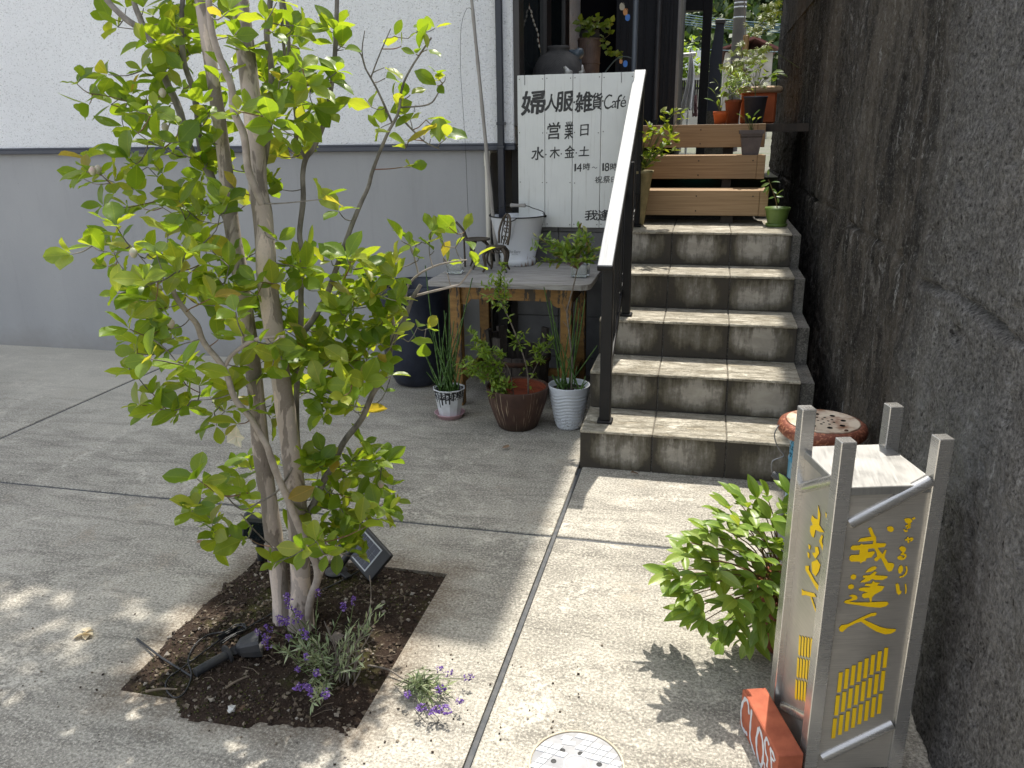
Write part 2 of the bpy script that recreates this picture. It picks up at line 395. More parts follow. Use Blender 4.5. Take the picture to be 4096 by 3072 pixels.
# ================================================================== GROUND
big = MB(); big.add([(-200, -60, -.25), (200, -60, -.25), (200, 300, -.25), (-200, 300, -.25)], [(0, 1, 2, 3)])
big.build('ground', simple('pale_street', (.27, .26, .245), (.33, .32, .30), 2, .9), kind='structure')
yard = MB(); yard.box(-30, 30, 7.3, 60, -.2, .95); yard.build('back_yard', MAT['terrain'], kind='structure')
GX, GX2, GY, JW = -.453, -3.2, 2.505, .009
paving = thing('concrete_paving', (0, 0, 0), kind='structure')
def slab(x0, x1, y0, y1):
    MB().box(x0, x1, y0, y1, -.12, 0, .003).build('slab', MAT['concrete'], paving)
slab(GX + JW, .9, -3, GY - JW); slab(GX + JW, .9, GY + JW, 3.20)
slab(GX2 + JW, GX - JW, GY + JW, 4.60); slab(-9, GX2 - JW, GY + JW, 4.6); slab(-9, GX2 - JW, -3, GY - JW)
BX0, BX1, BY0, BY1 = -1.40, -.745, 1.468, 2.19
x0, x1, y0, y1 = GX2 + JW, GX - JW, -3, GY - JW
m = MB(); xs = [x0, BX0, BX1, x1]; ys = [y0, BY0, BY1, y1]
vv = [(x, y, z) for z in (0, -.12) for y in ys for x in xs]
ff = []
for j in range(3):
    for i in range(3):
        if i == 1 and j == 1: continue
        a = j * 4 + i; ff.append((a, a + 1, a + 5, a + 4))
ff += [(5, 6, 22, 21), (6, 10, 26, 22), (10, 9, 25, 26), (9, 5, 21, 25)]
ff += [(0, 3, 19, 16), (3, 15, 31, 19), (15, 12, 28, 31), (12, 0, 16, 28)]
m.add(vv, ff); m.build('slab', MAT['concrete'], paving)
def joint(x0, x1, y0, y1):
    j = MB().box(x0, x1, y0, y1, -.1, -.0035, .001).build('joint_strip', MAT['rubber'], paving)
joint(GX - .0068, GX + .0068, -3, 3.12); joint(-9, GX - .0078, GY - .0068, GY + .0068); joint(GX + .0078, .9, GY - .0068, GY + .0068)
joint(GX2 - .0068, GX2 + .0068, GY + .0078, 4.55); joint(GX2 - .0068, GX2 + .0068, -3, GY - .0078)

# soil of the tree bed: an uneven sheet that spills over the front edge
def soil_h(x, y):
    e = noise.noise(Vector((x * 9, y * 9, 3))) * .035 + noise.noise(Vector((x * 30, y * 30, 8))) * .012
    fr = BY0 - .055 + .03 * math.sin(x * 7 + 1) + e
    if x < -1.25: fr = BY0 + .004
    elif x < -1.15: fr = BY0 + .004 + (fr - BY0) * (x + 1.25) / .1
    ins = min(x - BX0 + .002, BX1 - x + .002, BY1 - y + .002)
    lf = BX0 - .012 * max(0, math.sin((y - 1.5) * 5)) + e * .5
    ins = min(x - lf if y > 1.6 else x - BX0 + .002, BX1 - x + .002, BY1 - y + .002, y - fr)
    b = .007 + .010 * noise.noise(Vector((x * 6, y * 6, 0))) + .006 * noise.noise(Vector((x * 28, y * 28, 2))) + .003 * noise.noise(Vector((x * 80, y * 80, 5)))
    b = max(b, .0035) + .018 * math.exp(-((x + 1.1) ** 2 + (y - 1.86) ** 2) / .02)
    rec = max(0, 1 - min(BX1 - x, BY1 - y) / .07); b -= .020 * rec * rec * (3 - 2 * rec) if 0 <= rec <= 1 else .02
    if min(BX1 - x, BY1 - y) <= ins + 1e-6 and ins < .03: return max(b, -.10), ins
    if ins < .025: b = b * max(0, ins) / .025 - (.012 if ins <= 0 else 0) + (.0025 if ins > 0 else 0)
    return b, ins
N = 130; m = MB(); m.smooth = True; vv = []
for j in range(N + 1):
    for i in range(N + 1):
        x = -1.47 + (.76) * i / N; y = 1.36 + .86 * j / N
        vv.append((x, y, soil_h(x, y)[0]))
m.add(vv, [(j * (N + 1) + i, j * (N + 1) + i + 1, (j + 1) * (N + 1) + i + 1, (j + 1) * (N + 1) + i) for j in range(N) for i in range(N)])
m.build('soil', MAT['soil'], kind='structure')
def clod(m, x, y, z, r):
    q = Quaternion((R() - .5, R() - .5, R() - .5, R() - .5)).normalized(); s = (U(.7, 1.2), U(.7, 1.2), U(.5, .9))
    ds = [Vector(d) for d in ((1, 0, 0), (-1, 0, 0), (0, 1, 0), (0, -1, 0), (0, 0, 1), (0, 0, -1))]
    vs = []
    for d in ds:
        d = q @ (d * U(.7, 1.15)); vs.append((x + d.x * r * s[0], y + d.y * r * s[1], z + d.z * r * s[2]))
    m.add(vs, [(0, 2, 4), (2, 1, 4), (1, 3, 4), (3, 0, 4), (2, 0, 5), (1, 2, 5), (3, 1, 5), (0, 3, 5)], False)
m = MB(); ms = MB()
k = 0
while k < 5200:
    x, y = U(-1.46, -.72), U(1.38, 2.2); h, ins = soil_h(x, y)
    if ins < -.004: continue
    k += 1; r = .0013 + .0085 * R() ** 3.0; clod(m, x, y, h + r * .3, r)
for k in range(420):                                   # crumbs kicked on to the concrete
    a = R(); 
    if a < .55: x, y = U(-.74, -.2), BY0 + U(-.1, .45) - abs(random.gauss(0, .1))
    else: x, y = U(-2.3, -.7), 1.46 - abs(random.gauss(0, .12)) + (U(0, .5) if R() < .3 else 0)
    if BX0 - .01 < x < BX1 + .01 and BY0 - .06 < y < BY1: continue
    r = .0008 + .0045 * R() ** 3; clod(m, x, y, r * .5, r)
m.build('soil_clods', MAT['clods'], label='brown soil crumbs and small stones strewn over the tree bed', cat='soil crumbs', kind='stuff')
for k in range(900):
    cx, cy = random.choice([(-1.3, 2.0), (-1.25, 1.85), (-1.22, 1.75), (-1.05, 1.5), (-.95, 2.05), (-.82, 2.0), (-1.33, 1.6), (-1.2, 1.45)])
    x, y = random.gauss(cx, .05), random.gauss(cy, .05); h, ins = soil_h(x, y)
    if ins < 0: continue
    clod(ms, x, y, h + .001, U(.0015, .0045))
ms.build('moss', MAT['mossm'], label='dark green moss tufts on the brown soil of the tree bed', cat='moss', kind='stuff')

# ================================================================== STAIRS
SL, J1, J2, SR, Y0, HD, HH = -.455, -.1574, .1368, .4325, 3.1306, .2902, .17
stair = thing('staircase', (SL, Y0, 0), 'five step outdoor staircase of beige stone tiles with dark stained risers', 'staircase')
m = MB()
for n in range(1, 6):
    y1 = 5.25
    m.box(SL + .011, SR + .045 + .004 * (5 - n), Y0 + (n - 1) * HD + .011, y1 - .002 * n, (n - 1) * HH - (.02 if n == 1 else .012), n * HH - .011)
m.build('concrete_core', MAT['core'], stair)
XS = [SL, J1, J2, SR]; GP = .0028
for n in range(1, 6):
    yf = Y0 + (n - 1) * HD; z = n * HH
    for i in range(3):
        xa, xb = XS[i] + (GP if i else 0), XS[i + 1] - (GP if i < 2 else 0)
        nrow = 1 if n < 5 else 2
        for r_ in range(nrow):
            MB().box(xa, xb, yf - .008 + r_ * .300, yf + HD - .001 + (.008 if n == 5 else 0) + r_ * .297, z - .012, z, .0022).build('tread_tile', MAT['tread'], stair)
        MB().box(xa, xb, yf, yf + .0105, z - HH + (.0015 if n > 1 else -.01), z - .0125, .0012).build('riser_tile', MAT['riser'], stair)
    MB().box(SL, SL + .0105, yf + .0112, yf + HD - .004, (0 if n == 1 else 0) - .01, z - .0125, .001).build('side_tile', MAT['riser'], stair)
for n in range(1, 6):
    yf = Y0 + (n - 1) * HD
    for xj in (J1, J2): MB().box(xj - .004, xj + .004, yf - .004, yf + HD, n * HH - .011, n * HH - .0032).build('grout_line', MAT['grout'], stair)

# ================================================================== RETAINING WALL
def wall_x(y, z):
    v = Vector((0, y, z))
    d = .016 * noise.fractal(Vector((3, y * 1.3, z * .8)), 1.0, 2.0, 4) + .010 * noise.fractal(Vector((7, y * 9, z * 1.8)), .8, 2.1, 4)
    d += .006 * noise.fractal(Vector((1, y * 24, z * 20)), .6, 2.1, 4)
    pit = noise.noise(Vector((5, y * 17, z * 15))) - .38
    if pit > 0: d -= .05 * pit
    zj = .975 + .02 * noise.noise(Vector((y * 2.3, 0, 5))) + .012 * noise.noise(Vector((y * 9, 2, 5)))
    dz = z - zj
    d += -.030 * math.exp(-(dz / .009) ** 2) * (1.6 * max(0, noise.noise(Vector((y * 3, 9, 1))) + .25))
    if dz < 0: d += .004
    near = 1 / (1 + math.exp((y - 2.55 + .12 * noise.noise(Vector((z * 2, 4, 4)))) / .035))
    d += .016 * near
    zj2 = .80 + .05 * noise.noise(Vector((y * 4, 1, 2)))
    d += near * .008 * (1 / (1 + math.exp((z - zj2) / .012)))
    return .592 - d
wall = thing('retaining_wall', (.6, 3, 0), 'tall blackened concrete retaining wall with rough weathered face beside the stairs', 'wall')
ny, nz = 420, 170; Ya, Yb, Zt = -.6, 8.45, 4.2
def grid_wall(ya, yb, za_, zb_, ny, nz, name):
    m = MB(); m.smooth = True; vv = []
    for j in range(nz + 1):
        for i in range(ny + 1):
            y = ya + (yb - ya) * i / ny; z = za_ + (zb_ - za_) * j / nz
            vv.append((wall_x(y, z), y, z))
    m.add(vv, [(j * (ny + 1) + i, j * (ny + 1) + i + 1, (j + 1) * (ny + 1) + i + 1, (j + 1) * (ny + 1) + i) for j in range(nz) for i in range(ny)])
    # back, top and ends
    n0 = ny; k = nz * (ny + 1)
    X2 = 2.2
    m.smooth = False
    m.add([vv[k], vv[k + ny], (X2, yb, zb_), (X2, ya, zb_)], [(0, 1, 2, 3)])
    m.add([vv[n0], vv[k + ny], (X2, yb, zb_), (X2, yb, za_)], [(0, 1, 2, 3)])
    m.add([vv[0], vv[k], (X2, ya, zb_), (X2, ya, za_)], [(0, 1, 2, 3)])
    m.add([(X2, ya, za_), (X2, yb, za_), (X2, yb, zb_), (X2, ya, zb_)], [(0, 1, 2, 3)])
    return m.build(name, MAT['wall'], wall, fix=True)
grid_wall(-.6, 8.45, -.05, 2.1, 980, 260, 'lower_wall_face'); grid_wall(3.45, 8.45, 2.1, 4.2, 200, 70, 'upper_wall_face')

# ================================================================== HOUSE
house = thing('house', (-4, 5, 0), 'house with white stucco upper wall over smooth grey base and dark entrance', 'house')
MB().box(-9.5, -1.02, 4.42, 9.2, 1.285, 4.6, .006).build('upper_wall', MAT['stucco'], house)
MB().box(-9.5, -1.19, 4.438, 9.2, -.06, 1.258).build('base_wall', MAT['greywall'], house)
MB().box(-1.1895, -1.021, 4.85, 9.0, -.06, 1.255).build('recess_wall', MAT['brownwall'], house)
m = MB(); m.box(-9.5, -1.012, 4.398, 4.60, 1.259, 1.2842, .003); m.box(-9.5, -1.015, 4.405, 4.43, 1.2845, 1.296, .002)
m.build('drip_flashing', MAT['trim'], house)
MB().box(-10.2, -.235, 3.88, 9.6, 4.4, 4.55, .01).build('roof', MAT['navy'], house)
# window on the side wall, facing the terrace
xw = -1.02
wf = MB()
for (ya, yb) in ((4.424, 4.53), (5.19, 5.33), (5.86, 6.02)): wf.box(xw + .0005, xw + .035, ya, yb, 1.38, 3.0, .003)
wf.box(xw + .0005, xw + .032, 4.531, 6.019, 1.38, 1.46, .003); wf.box(xw + .0005, xw + .032, 4.531, 6.019, 2.92, 2.999, .003)
win = wf.build('window_frame', MAT['darkbrown'], house)
MB().box(xw + .001, xw + .012, 4.531, 5.189, 1.461, 2.919).build('pane', MAT['glass_dark'], win)
MB().box(xw + .001, xw + .02, 5.331, 5.859, 1.461, 2.919).build('pane', MAT['glass_dark'], win)
# dark entrance wall facing the stairs
YE = 6.5
ex0, ex1 = P(*za(1050, 300), y=YE).x, P(*zb(600, 300), y=YE).x
dx1 = P(*za(1560, 300), y=YE).x
MB().box(ex0 - .1, dx1, YE + .25, YE + .35, 1.3, 3.6).build('door_recess', MAT['void'], house)
MB().box(dx1, ex1, YE, YE + 1.2, 1.0, 4.35, .004).build('siding_wall', MAT['siding'], house)
MB().box(-1.019, dx1 - .001, YE + .02, YE + .1, 2.75, 4.35).build('door_lintel', MAT['siding'], house)
for u in (1620, 1690, 1880, 2110, 2160):
    xx = P(*za(u, 300), y=YE).x
    MB().box(xx - .006, xx + .006, YE - .010, YE - .0005, 1.38, 4.3, .002).build('siding_batten', MAT['siding'], house)
for u in (340, 515):
    xx = P(*zb(u, 300), y=YE).x
    MB().box(xx - .01, xx + .01, YE - .014, YE - .0005, 1.38, 4.3, .002).build('siding_batten', MAT['siding'], house)
MB().box(ex1 - .012, ex1 + .006, YE - .006, YE + .05, 1.0, 4.34, .002).build('corner_trim', simple('pale_trim', (.25, .25, .25), None, 5, .5), house)
# terrace with tiled front
ter = thing('terrace', (-.74, 4.5, 0), 'raised terrace with grey slate tiled front under the painted board', 'terrace')
MB().box(-1.018, SL - .001, 4.47, 5.2, -.06, .822).build('terrace_core', MAT['core'], ter)
xs_ = [-1.02, -.782, SL - .001]
zs_ = [-.01, .105, .345, .585, .822]
for i in range(2):
    for j in range(4):
        MB().box(xs_[i] + (.002 if i else 0), xs_[i + 1] - .002, 4.458, 4.4695, zs_[j] + .002, zs_[j + 1] - .002, .0015).build('face_tile', MAT['terrtile'], ter)
    MB().box(xs_[i] + (.002 if i else 0), xs_[i + 1] - .002, 4.445, 4.62, .8235, .85, .003).build('coping_tile', MAT['terrtile'], ter)
# upper deck and open wooden steps
deck = thing('deck_steps', (-.05, 4.66, .85), 'tan plank steps with open gaps climbing from the tiled landing to the deck', 'steps')
for (ya, zlo, zhi, xr) in ((4.66, .896, 1.031, .331), (4.93, 1.077, 1.208, .318), (5.19, 1.245, 1.377, .323)):
    xm = xr - .045
    MB().box(-.42, xm - .0015, ya, ya + .028, zlo, zhi, .002).build('front_plank', MAT['plank'], deck)
    MB().box(xm, xr, ya - .002, ya + .028, zlo - .001, zhi + .001, .002).build('end_cap', MAT['plank'], deck)
    for k in range(2 if ya < 5.1 else 9):
        MB().box(-.42, xr - .003, ya + .030 + k * .118, ya + .030 + k * .118 + .112, zhi - .024, zhi - .0015, .002).build('tread_board', MAT['plank'], deck)
    sc_ = MB()
    for sx in (-.33, -.05, .25):
        for dz in (.03, .11):
            if dz == .11 and (sx != -.05): continue
            sc_.lathe((0, 0, 0), [(.004, 0), (.004, .002)], 8)
            for q in range(-16, 0):
                vx, vy, vz = sc_.v[q]; sc_.v[q] = (sx + vx, ya - .0005 - vz, zhi - .02 - dz + .02 + vy * 1.0)
    sc_.build('screw', MAT['darkwood'], deck, kind='stuff')
for sx in (.087, -.41):
    MB().box(sx, sx + .066, 4.70, 4.76, .851, .998).build('support_post', MAT['darkwood'], deck)
    MB().box(sx, sx + .05, 4.97, 5.03, .851, 1.18).build('support_post', MAT['darkwood'], deck)
    MB().box(sx, sx + .06, 5.25, 5.31, .851, 1.35).build('support_post', MAT['darkwood'], deck)
MB().box(-1.0, -.425, 4.63, 6.45, 1.33, 1.376).build('terrace_deck', MAT['plank'], deck)
MB().box(-.42, .50, 6.26, 7.4, 1.33, 1.374).build('rear_deck', MAT['plank'], deck)
# ================================================================== FONT AND BRUSH LETTERING
def text_polys(txt, bold=0.0):
    """outline triangles of a text set in the built-in font, height about 1"""
    cu = bpy.data.curves.new('lettering', 'FONT'); cu.body = txt; cu.size = 1.0; cu.offset = bold; cu.resolution_u = 3
    o = bpy.data.objects.new('lettering', cu); COL.objects.link(o)
    dg = bpy.context.evaluated_depsgraph_get(); dg.update()
    me = bpy.data.meshes.new_from_object(o.evaluated_get(dg))
    vs = [v.co.copy() for v in me.vertices]; fs = [tuple(p_.vertices) for p_ in me.polygons]
    bpy.data.objects.remove(o); bpy.data.curves.remove(cu); bpy.data.meshes.remove(me)
    return vs, fs
def letter(m, ch, c, u, v, w, h, bold=.02, wob=.02, shear=.05, n=None, lift=0.0):
    """one character fitted into a w x h box centred at c in the plane spanned by u, v"""
    vs, fs = text_polys(ch, 0)
    if not vs: return
    x0 = min(q.x for q in vs); x1 = max(q.x for q in vs); y0 = min(q.y for q in vs); y1 = max(q.y for q in vs)
    sd_ = R() * 50; out = []
    for q in vs:
        a = (q.x - x0) / max(1e-6, x1 - x0) - .5; b = (q.y - y0) / max(1e-6, y1 - y0) - .5
        a += shear * b + wob * noise.noise(Vector((a * 4 + sd_, b * 4, 0))) ; b += .06 * a + wob * noise.noise(Vector((a * 4, b * 4 + sd_, 7)))
        out.append((a * w, b * h))
    # a loaded brush: the outline laid down a few times, each a hair apart and in front of the last
    nv = Vector(u).cross(Vector(v)); k_ = bold * min(w, h)
    offs = [(0, 0)] if bold <= .003 else [(0, 0), (k_, 0), (-k_, 0), (0, k_), (0, -k_), (k_ * .7, k_ * .7), (-k_ * .7, -k_ * .7), (k_ * .7, -k_ * .7), (-k_ * .7, k_ * .7)]
    for i, (dx, dy) in enumerate(offs):
        m.add([c + u * (a + dx) + v * (b + dy) + nv * (.00006 * i) for a, b in out], fs)

# ================================================================== STAIR RAILING
MAT['railtop'] = (lambda t, v: (t.col(t.mix(t.ramp(t.noise(t.mapv(v, (60, 1.5, 1.5)), 3, 5, .6), [(.35, 0), (.65, 1)]), (.24, .25, .26), (.34, .35, .36))), t.m)[-1])(*(lambda t: (t, t.pos()))(NT('worn_silver_rail_top', .55, .1, .4)))
rail = thing('stair_railing', (-.36, 3.23, .17), 'sloping black metal stair railing with wide silver handrail', 'railing')
RX = -.365
pa, pb, pc = Vector((RX, 3.24, .17)), Vector((RX, 3.80, .51)), Vector((RX, 4.50, .85))
A0 = Vector((RX, 3.115, .855)); A1 = Vector((RX, 4.50, 1.648))      # handrail axis
dr = (A1 - A0).normalized(); nn_ = Vector((0, -dr.z, dr.y))
def slant(m, a, b, w, t0, t1, bev=.002):
    d_ = (b - a); L_ = d_.length; M = Matrix.Translation(a) @ Matrix((Vector((1, 0, 0)), d_.normalized(), Vector((0, -d_.normalized().z, d_.normalized().y)))).transposed().to_4x4()
    m.box(-w / 2, w / 2, 0, L_, t0, t1, bev, M)
m = MB(); slant(m, A0, A1, .062, -.026, -.0045, .003); hb = m.build('handrail', MAT['black'], rail)
m = MB(); slant(m, A0 + dr * .002, A1, .058, -.004, .003, .0025); m.build('handrail_cap', MAT['railtop'], hb)
m = MB(); slant(m, A1 + Vector((0, .002, 0)), A1 + Vector((0, .05, 0)), .062, -.02, .004, .003); m.build('handrail_end_cap', MAT['black'], hb)
for q in (pa, pb, pc):
    t_ = (q.y - A0.y) / (A1.y - A0.y); zt = A0.z + (A1.z - A0.z) * t_ - .028
    if q is pb: continue
    MB().box(q.x - .023, q.x + .023, q.y - .023, q.y + .023, q.z + .012, zt, .003).build('post', MAT['black'], rail)
    MB().box(q.x - .032, q.x + .032, q.y - .032, q.y + .032, q.z + .0005, q.z + .0118, .003).build('post_foot', MAT['black'], rail)
q = pb; zt = A0.z + (A1.z - A0.z) * ((q.y - A0.y) / (A1.y - A0.y)) - .028
MB().box(q.x + .006, q.x + .044, q.y - .02, q.y + .02, q.z + .012, zt, .003).build('post', MAT['black'], rail)
MB().box(q.x - .01, q.x + .055, q.y - .03, q.y + .03, q.z + .0005, q.z + .0118, .003).build('post_foot', MAT['black'], rail)
for (dz0, dz1) in ((-.16, -.135), (-.62, -.595)):
    m = MB(); slant(m, Vector((RX, 3.265, A0.z + (A1.z - A0.z) * .10)) + Vector((0, 0, dz0)), Vector((RX, 4.475, A0.z + (A1.z - A0.z) * .97)) + Vector((0, 0, dz0)), .022, 0, .028, .002)
    m.build('lower_rail', MAT['black'], rail)
for k in range(1, 10):
    y = 3.265 + 1.21 * k / 10; z = A0.z + (A1.z - A0.z) * ((y - A0.y) / (A1.y - A0.y))
    if abs(y - 3.80) < .05: continue
    MB().box(RX - .007, RX + .007, y - .009, y + .009, z - .585, z - .165, .001).build('baluster', MAT['black'], rail)

# terrace railing that carries the painted board
tr_ = thing('terrace_railing', (-1.03, 4.5, .85), 'black metal terrace railing behind the painted board', 'railing')
pl = P(*zc(350, 300), y=4.52)
MB().box(pl.x - .018, pl.x + .02, 4.50, 4.54, .851, 1.598, .002).build('post', MAT['black'], tr_)
pr0 = P(*zc(150, 140), y=4.40)
MB().box(-1.105, -.41, 4.505, 4.535, 1.60, 1.625, .002).build('top_rail', MAT['black'], tr_)

# ================================================================== PAINTED BOARD
MAT['boardpaint'] = (lambda t, v: (t.col(t.mix(t.ramp(t.noise(t.mapv(v, (28, 1, 1.2)), 3, 6, .7), [(.56, 0), (.8, .7)]), t.mix(t.ramp(t.noise(v, 6, 5), [(.3, 0), (.7, 1)]), (.60, .61, .585), (.66, .67, .64)), (.36, .34, .30))), t.bump(t.noise(t.mapv(v, (40, 1, 2)), 3, 4), .15, .001), t.m)[-1])(*(lambda t: (t, t.pos()))(NT('grey_white_board_paint', .6, 0, .4)))
MAT['ink'] = simple('black_brush_paint', (.012, .012, .012), (.03, .03, .03), 60, .5)
board = thing('painted_board', (-.7, 4.40, .85), 'large pale wooden board with black brush lettering hung on the railing', 'sign')
YB = 4.40
bx = [-.996, P(*zc(618, 700), y=YB).x, P(*zc(862, 700), y=YB).x, P(*zc(1112, 700), y=YB).x, -.385]
for i in range(4):
    MB().box(bx[i] + .0012, bx[i + 1] - .0012, YB, YB + .018, .852, 1.634 + .001 * (i % 2), .0016).build('plank', MAT['boardpaint'], board)
MB().box(-.98, -.40, YB + .0185, YB + .035, 1.0, 1.05).build('batten', MAT['darkwood'], board)
MB().box(-.98, -.40, YB + .0185, YB + .035, 1.45, 1.5).build('batten', MAT['darkwood'], board)
UX, UZ, NB = Vector((1, 0, 0)), Vector((0, 0, 1)), Vector((0, -1, 0))
def bletter(chs, w, h, bold, shear=.0):
    for (ch, u, v, ww, hh) in chs:
        c = P(*zc(u, v), y=YB - .0008)
        m = MB(); k_ = .452 * 4.55 / FPX
        letter(m, ch, c, UX, UZ, ww * k_, hh * k_, bold, .05, shear)
        m.build('lettering', MAT['ink'], board, fix=False)
bletter([('婦', 517, 357, 195, 180), ('人', 675, 353, 110, 125), ('服', 792, 345, 140, 150), ('雑', 962, 350, 135, 150), ('貨', 1078, 345, 85, 130)], 0, 0, .028, .06)
bletter([('営', 697, 605, 108, 130), ('業', 831, 600, 72, 135), ('日', 968, 598, 68, 88)], 0, 0, .016, .04)
bletter([('水', 556, 805, 106, 105), ('木', 705, 797, 86, 92), ('金', 838, 790, 82, 95), ('土', 966, 785, 86, 75)], 0, 0, .016, .04)
bletter([('1', 887, 930, 14, 60), ('4', 922, 930, 42, 66), ('時', 988, 922, 58, 58), ('〜', 1058, 930, 46, 14), ('1', 1134, 925, 14, 62), ('8', 1168, 925, 38, 66), ('時', 1228, 922, 58, 58)], 0, 0, .012, .03)
bletter([('祝', 1093, 1038, 60, 54), ('祭', 1165, 1035, 56, 58), ('日', 1226, 1035, 36, 44)], 0, 0, .008, .03)
bletter([('我', 1030, 1352, 108, 84), ('逢', 1138, 1350, 100, 90), ('人', 1240, 1350, 90, 80)], 0, 0, .018, .06)
bletter([('・', 878, 352, 16, 16), ('・', 1131, 340, 14, 14), ('・', 627, 815, 12, 12), ('・', 763, 808, 12, 12), ('・', 896, 800, 12, 12)], 0, 0, 0, 0)
bletter([('C', 1175, 348, 64, 112), ('a', 1232, 370, 42, 54), ('f', 1272, 350, 44, 105), ('é', 1313, 348, 46, 84)], 0, 0, .002, .14)
nl = MB()
for i in range(4):
    for xx in (bx[i] + .012, bx[i + 1] - .012):
        for zz in (.868, 1.09, 1.345, 1.615):
            c = Vector((xx + U(-.002, .002), YB - .0012, zz + U(-.003, .003)))
            nl.add([c + Vector((.0028 * math.cos(a), 0, .0028 * math.sin(a))) for a in [k * math.pi / 4 for k in range(8)]], [tuple(range(8))])
nl.build('nail_heads', MAT['darkwood'], board, kind='stuff', fix=False)
for u in (437, 1293):
    a = P(*zc(u, 88), y=YB - .002); b = P(*zc(u + 2, 200 if u < 500 else 178), y=YB - .003)
    MB().tube([a + Vector((0, .03, .004)), a + Vector((0, .0, .006)), (a + b) / 2 + Vector((.001, 0, 0)), b], .0011, 5).build('hanging_wire', MAT['black'], board)

# ================================================================== PIPES AND POLE BY THE HOUSE CORNER
dp = thing('downpipe', P(*zc(236, 1300), y=4.385), 'square navy downpipe on the corner of the white wall', 'pipe')
a = P(*zc(225, 200), y=4.385); b = P(*zc(238, 1300), y=4.385); xm = (a.x + b.x) / 2
MB().box(xm - .018, xm + .018, 4.372, 4.396, .90, 4.39, .004).build('pipe', MAT['navy'], dp)
m = MB(); m.box(xm - .024, xm + .024, 4.366, 4.43, .86, .905, .004); m.box(xm - .03, xm + .03, 4.36, 4.44, .0, .86, .004); m.build('pipe_base', MAT['black'], dp)
for v in (540, 745): 
    zz = P(*zc(225, v), y=4.385).z
    MB().box(xm - .021, xm + .021, 4.369, 4.42, zz - .008, zz + .008, .002).build('pipe_bracket', MAT['navy'], dp)
MAT['pvc'] = simple('beige_pvc', (.60, .57, .50), (.52, .49, .42), 6, .4)
xv = P(*zc(130, 1000), y=4.46).x
pv = thing('pvc_pipe', (xv, 4.40, 0), 'beige plastic pipe with an elbow on the grey wall corner', 'pipe')
zt = P(*zc(130, 800), y=4.45).z
MB().tube([(xv, 4.412, .0), (xv, 4.412, zt - .02)], .0145, 12).build('pipe', MAT['pvc'], pv)
MB().tube(spline([(xv, 4.412, zt - .045), (xv, 4.412, zt - .01), (xv + .005, 4.43, zt + .012), (xv + .008, 4.47, zt + .016), (xv + .01, 4.55, zt + .016)], 4), .0175, 12).build('elbow', MAT['pvc'], pv)
zz = P(*zc(130, 895), y=4.45).z
MB().tube([(xv, 4.412, zz - .01), (xv, 4.412, zz + .012)], .0175, 12).build('coupling', MAT['pvc'], pv)
MAT['bamboo'] = simple('grey_bamboo', (.30, .28, .25), (.22, .20, .18), 12, .6, stretch=(6, 6, .5))
b0 = P(*F(1013, -60), y=4.36); b1 = P(*F(1066, 480), y=4.27); b1 = b1 + (b1 - b0).normalized() * .28
bp = thing('bamboo_pole', b1, 'thin grey bamboo pole leaning on the white wall by the downpipe', 'pole')
pts, rr = [], []
L_ = (b1 - b0).length; nk = 7
for k in range(nk * 4 + 1):
    t_ = k / (nk * 4); pts.append(b0.lerp(b1, t_)); rr.append(.0075 + .003 * t_ + (.0016 if k % 4 == 0 else 0))
MB().tube(pts, rr, 10).build('cane', MAT['bamboo'], bp)
w = [P(*F(u, v), y=4.33) for (u, v) in ((1009, 18), (996, 60), (995, 150), (1000, 230), (1006, 330), (1010, 430), (1013, 500))]
MB().tube(spline([b0.lerp(b1, .12)] + w, 3), .0011, 5).build('tie_wire', MAT['black'], bp)

# ================================================================== TABLE AND WHAT STANDS ON IT
MAT['greywood'] = (lambda t, v: (t.col(t.mix(t.ramp(t.noise(t.mapv(v, (1.2, 26, 8)), 4, 7, .7, .3), [(.3, 0), (.7, 1)]), (.13, .12, .11), (.50, .48, .455))), t.bump(t.noise(t.mapv(v, (1.5, 40, 10)), 4, 5), .5, .003), t.m)[-1])(*(lambda t: (t, t.pos()))(NT('weathered_grey_wood', .85, 0, .25)))
MAT['oakpaint'] = (lambda t, v: (t.col(t.mix(t.ramp(t.noise(t.mapv(v, (6, 6, 1.5)), 7, 7, .7), [(.53, 0), (.57, 1)]), t.mix(t.ramp(t.noise(t.mapv(v, (3, 8, 10)), 5, 5), [(.3, 0), (.7, 1)]), H(158, 120, 66), H(120, 88, 46)), (.055, .042, .03))), t.bump(t.noise(t.mapv(v, (6, 6, 1.5)), 7, 7), .4, .002), t.m)[-1])(*(lambda t: (t, t.pos()))(NT('peeling_ochre_varnish', .55, 0, .4)))
TX0, TX1, TYa, TYb, TZ = -1.315, -.508, 3.74, 4.385, .66
table = thing('wooden_table', (-.91, 4.05, 0), 'small ochre wooden table with weathered grey top by the stairs', 'table')
for k in range(5):
    ya = TYa + (TYb - TYa) * k / 5; yb = TYa + (TYb - TYa) * (k + 1) / 5
    m = MB()
    if k == 0:       # front board with rounded corners
        pts = [(TX0 + .012, ya, 0), (TX0 + .003, ya + .012, 0), (TX0, yb - .001, 0), (TX1, yb - .001, 0), (TX1, ya + .05, 0), (TX1 - .012, ya + .02, 0), (TX1 - .04, ya, 0)]
        m.poly([Vector((x, y, TZ)) for x, y, _ in pts], (0, 0, -.026))
    else: m.box(TX0 + U(0, .002), TX1 - U(0, .002), ya + .0005, yb - .001, TZ - .026, TZ - U(0, .0012), .0015)
    m.build('top_board', MAT['greywood'], table)
lw = .055
LX = [(TX0 + .105, TYa + .07), (TX1 - .105 - lw + .02, TYa + .07), (TX0 + .105, TYb - .1), (TX1 - .14, TYb - .1)]
lx0 = P(*ze(660, 1000), y=TYa + .06).x; lx1 = P(*ze(1640, 1000), y=TYa + .06).x
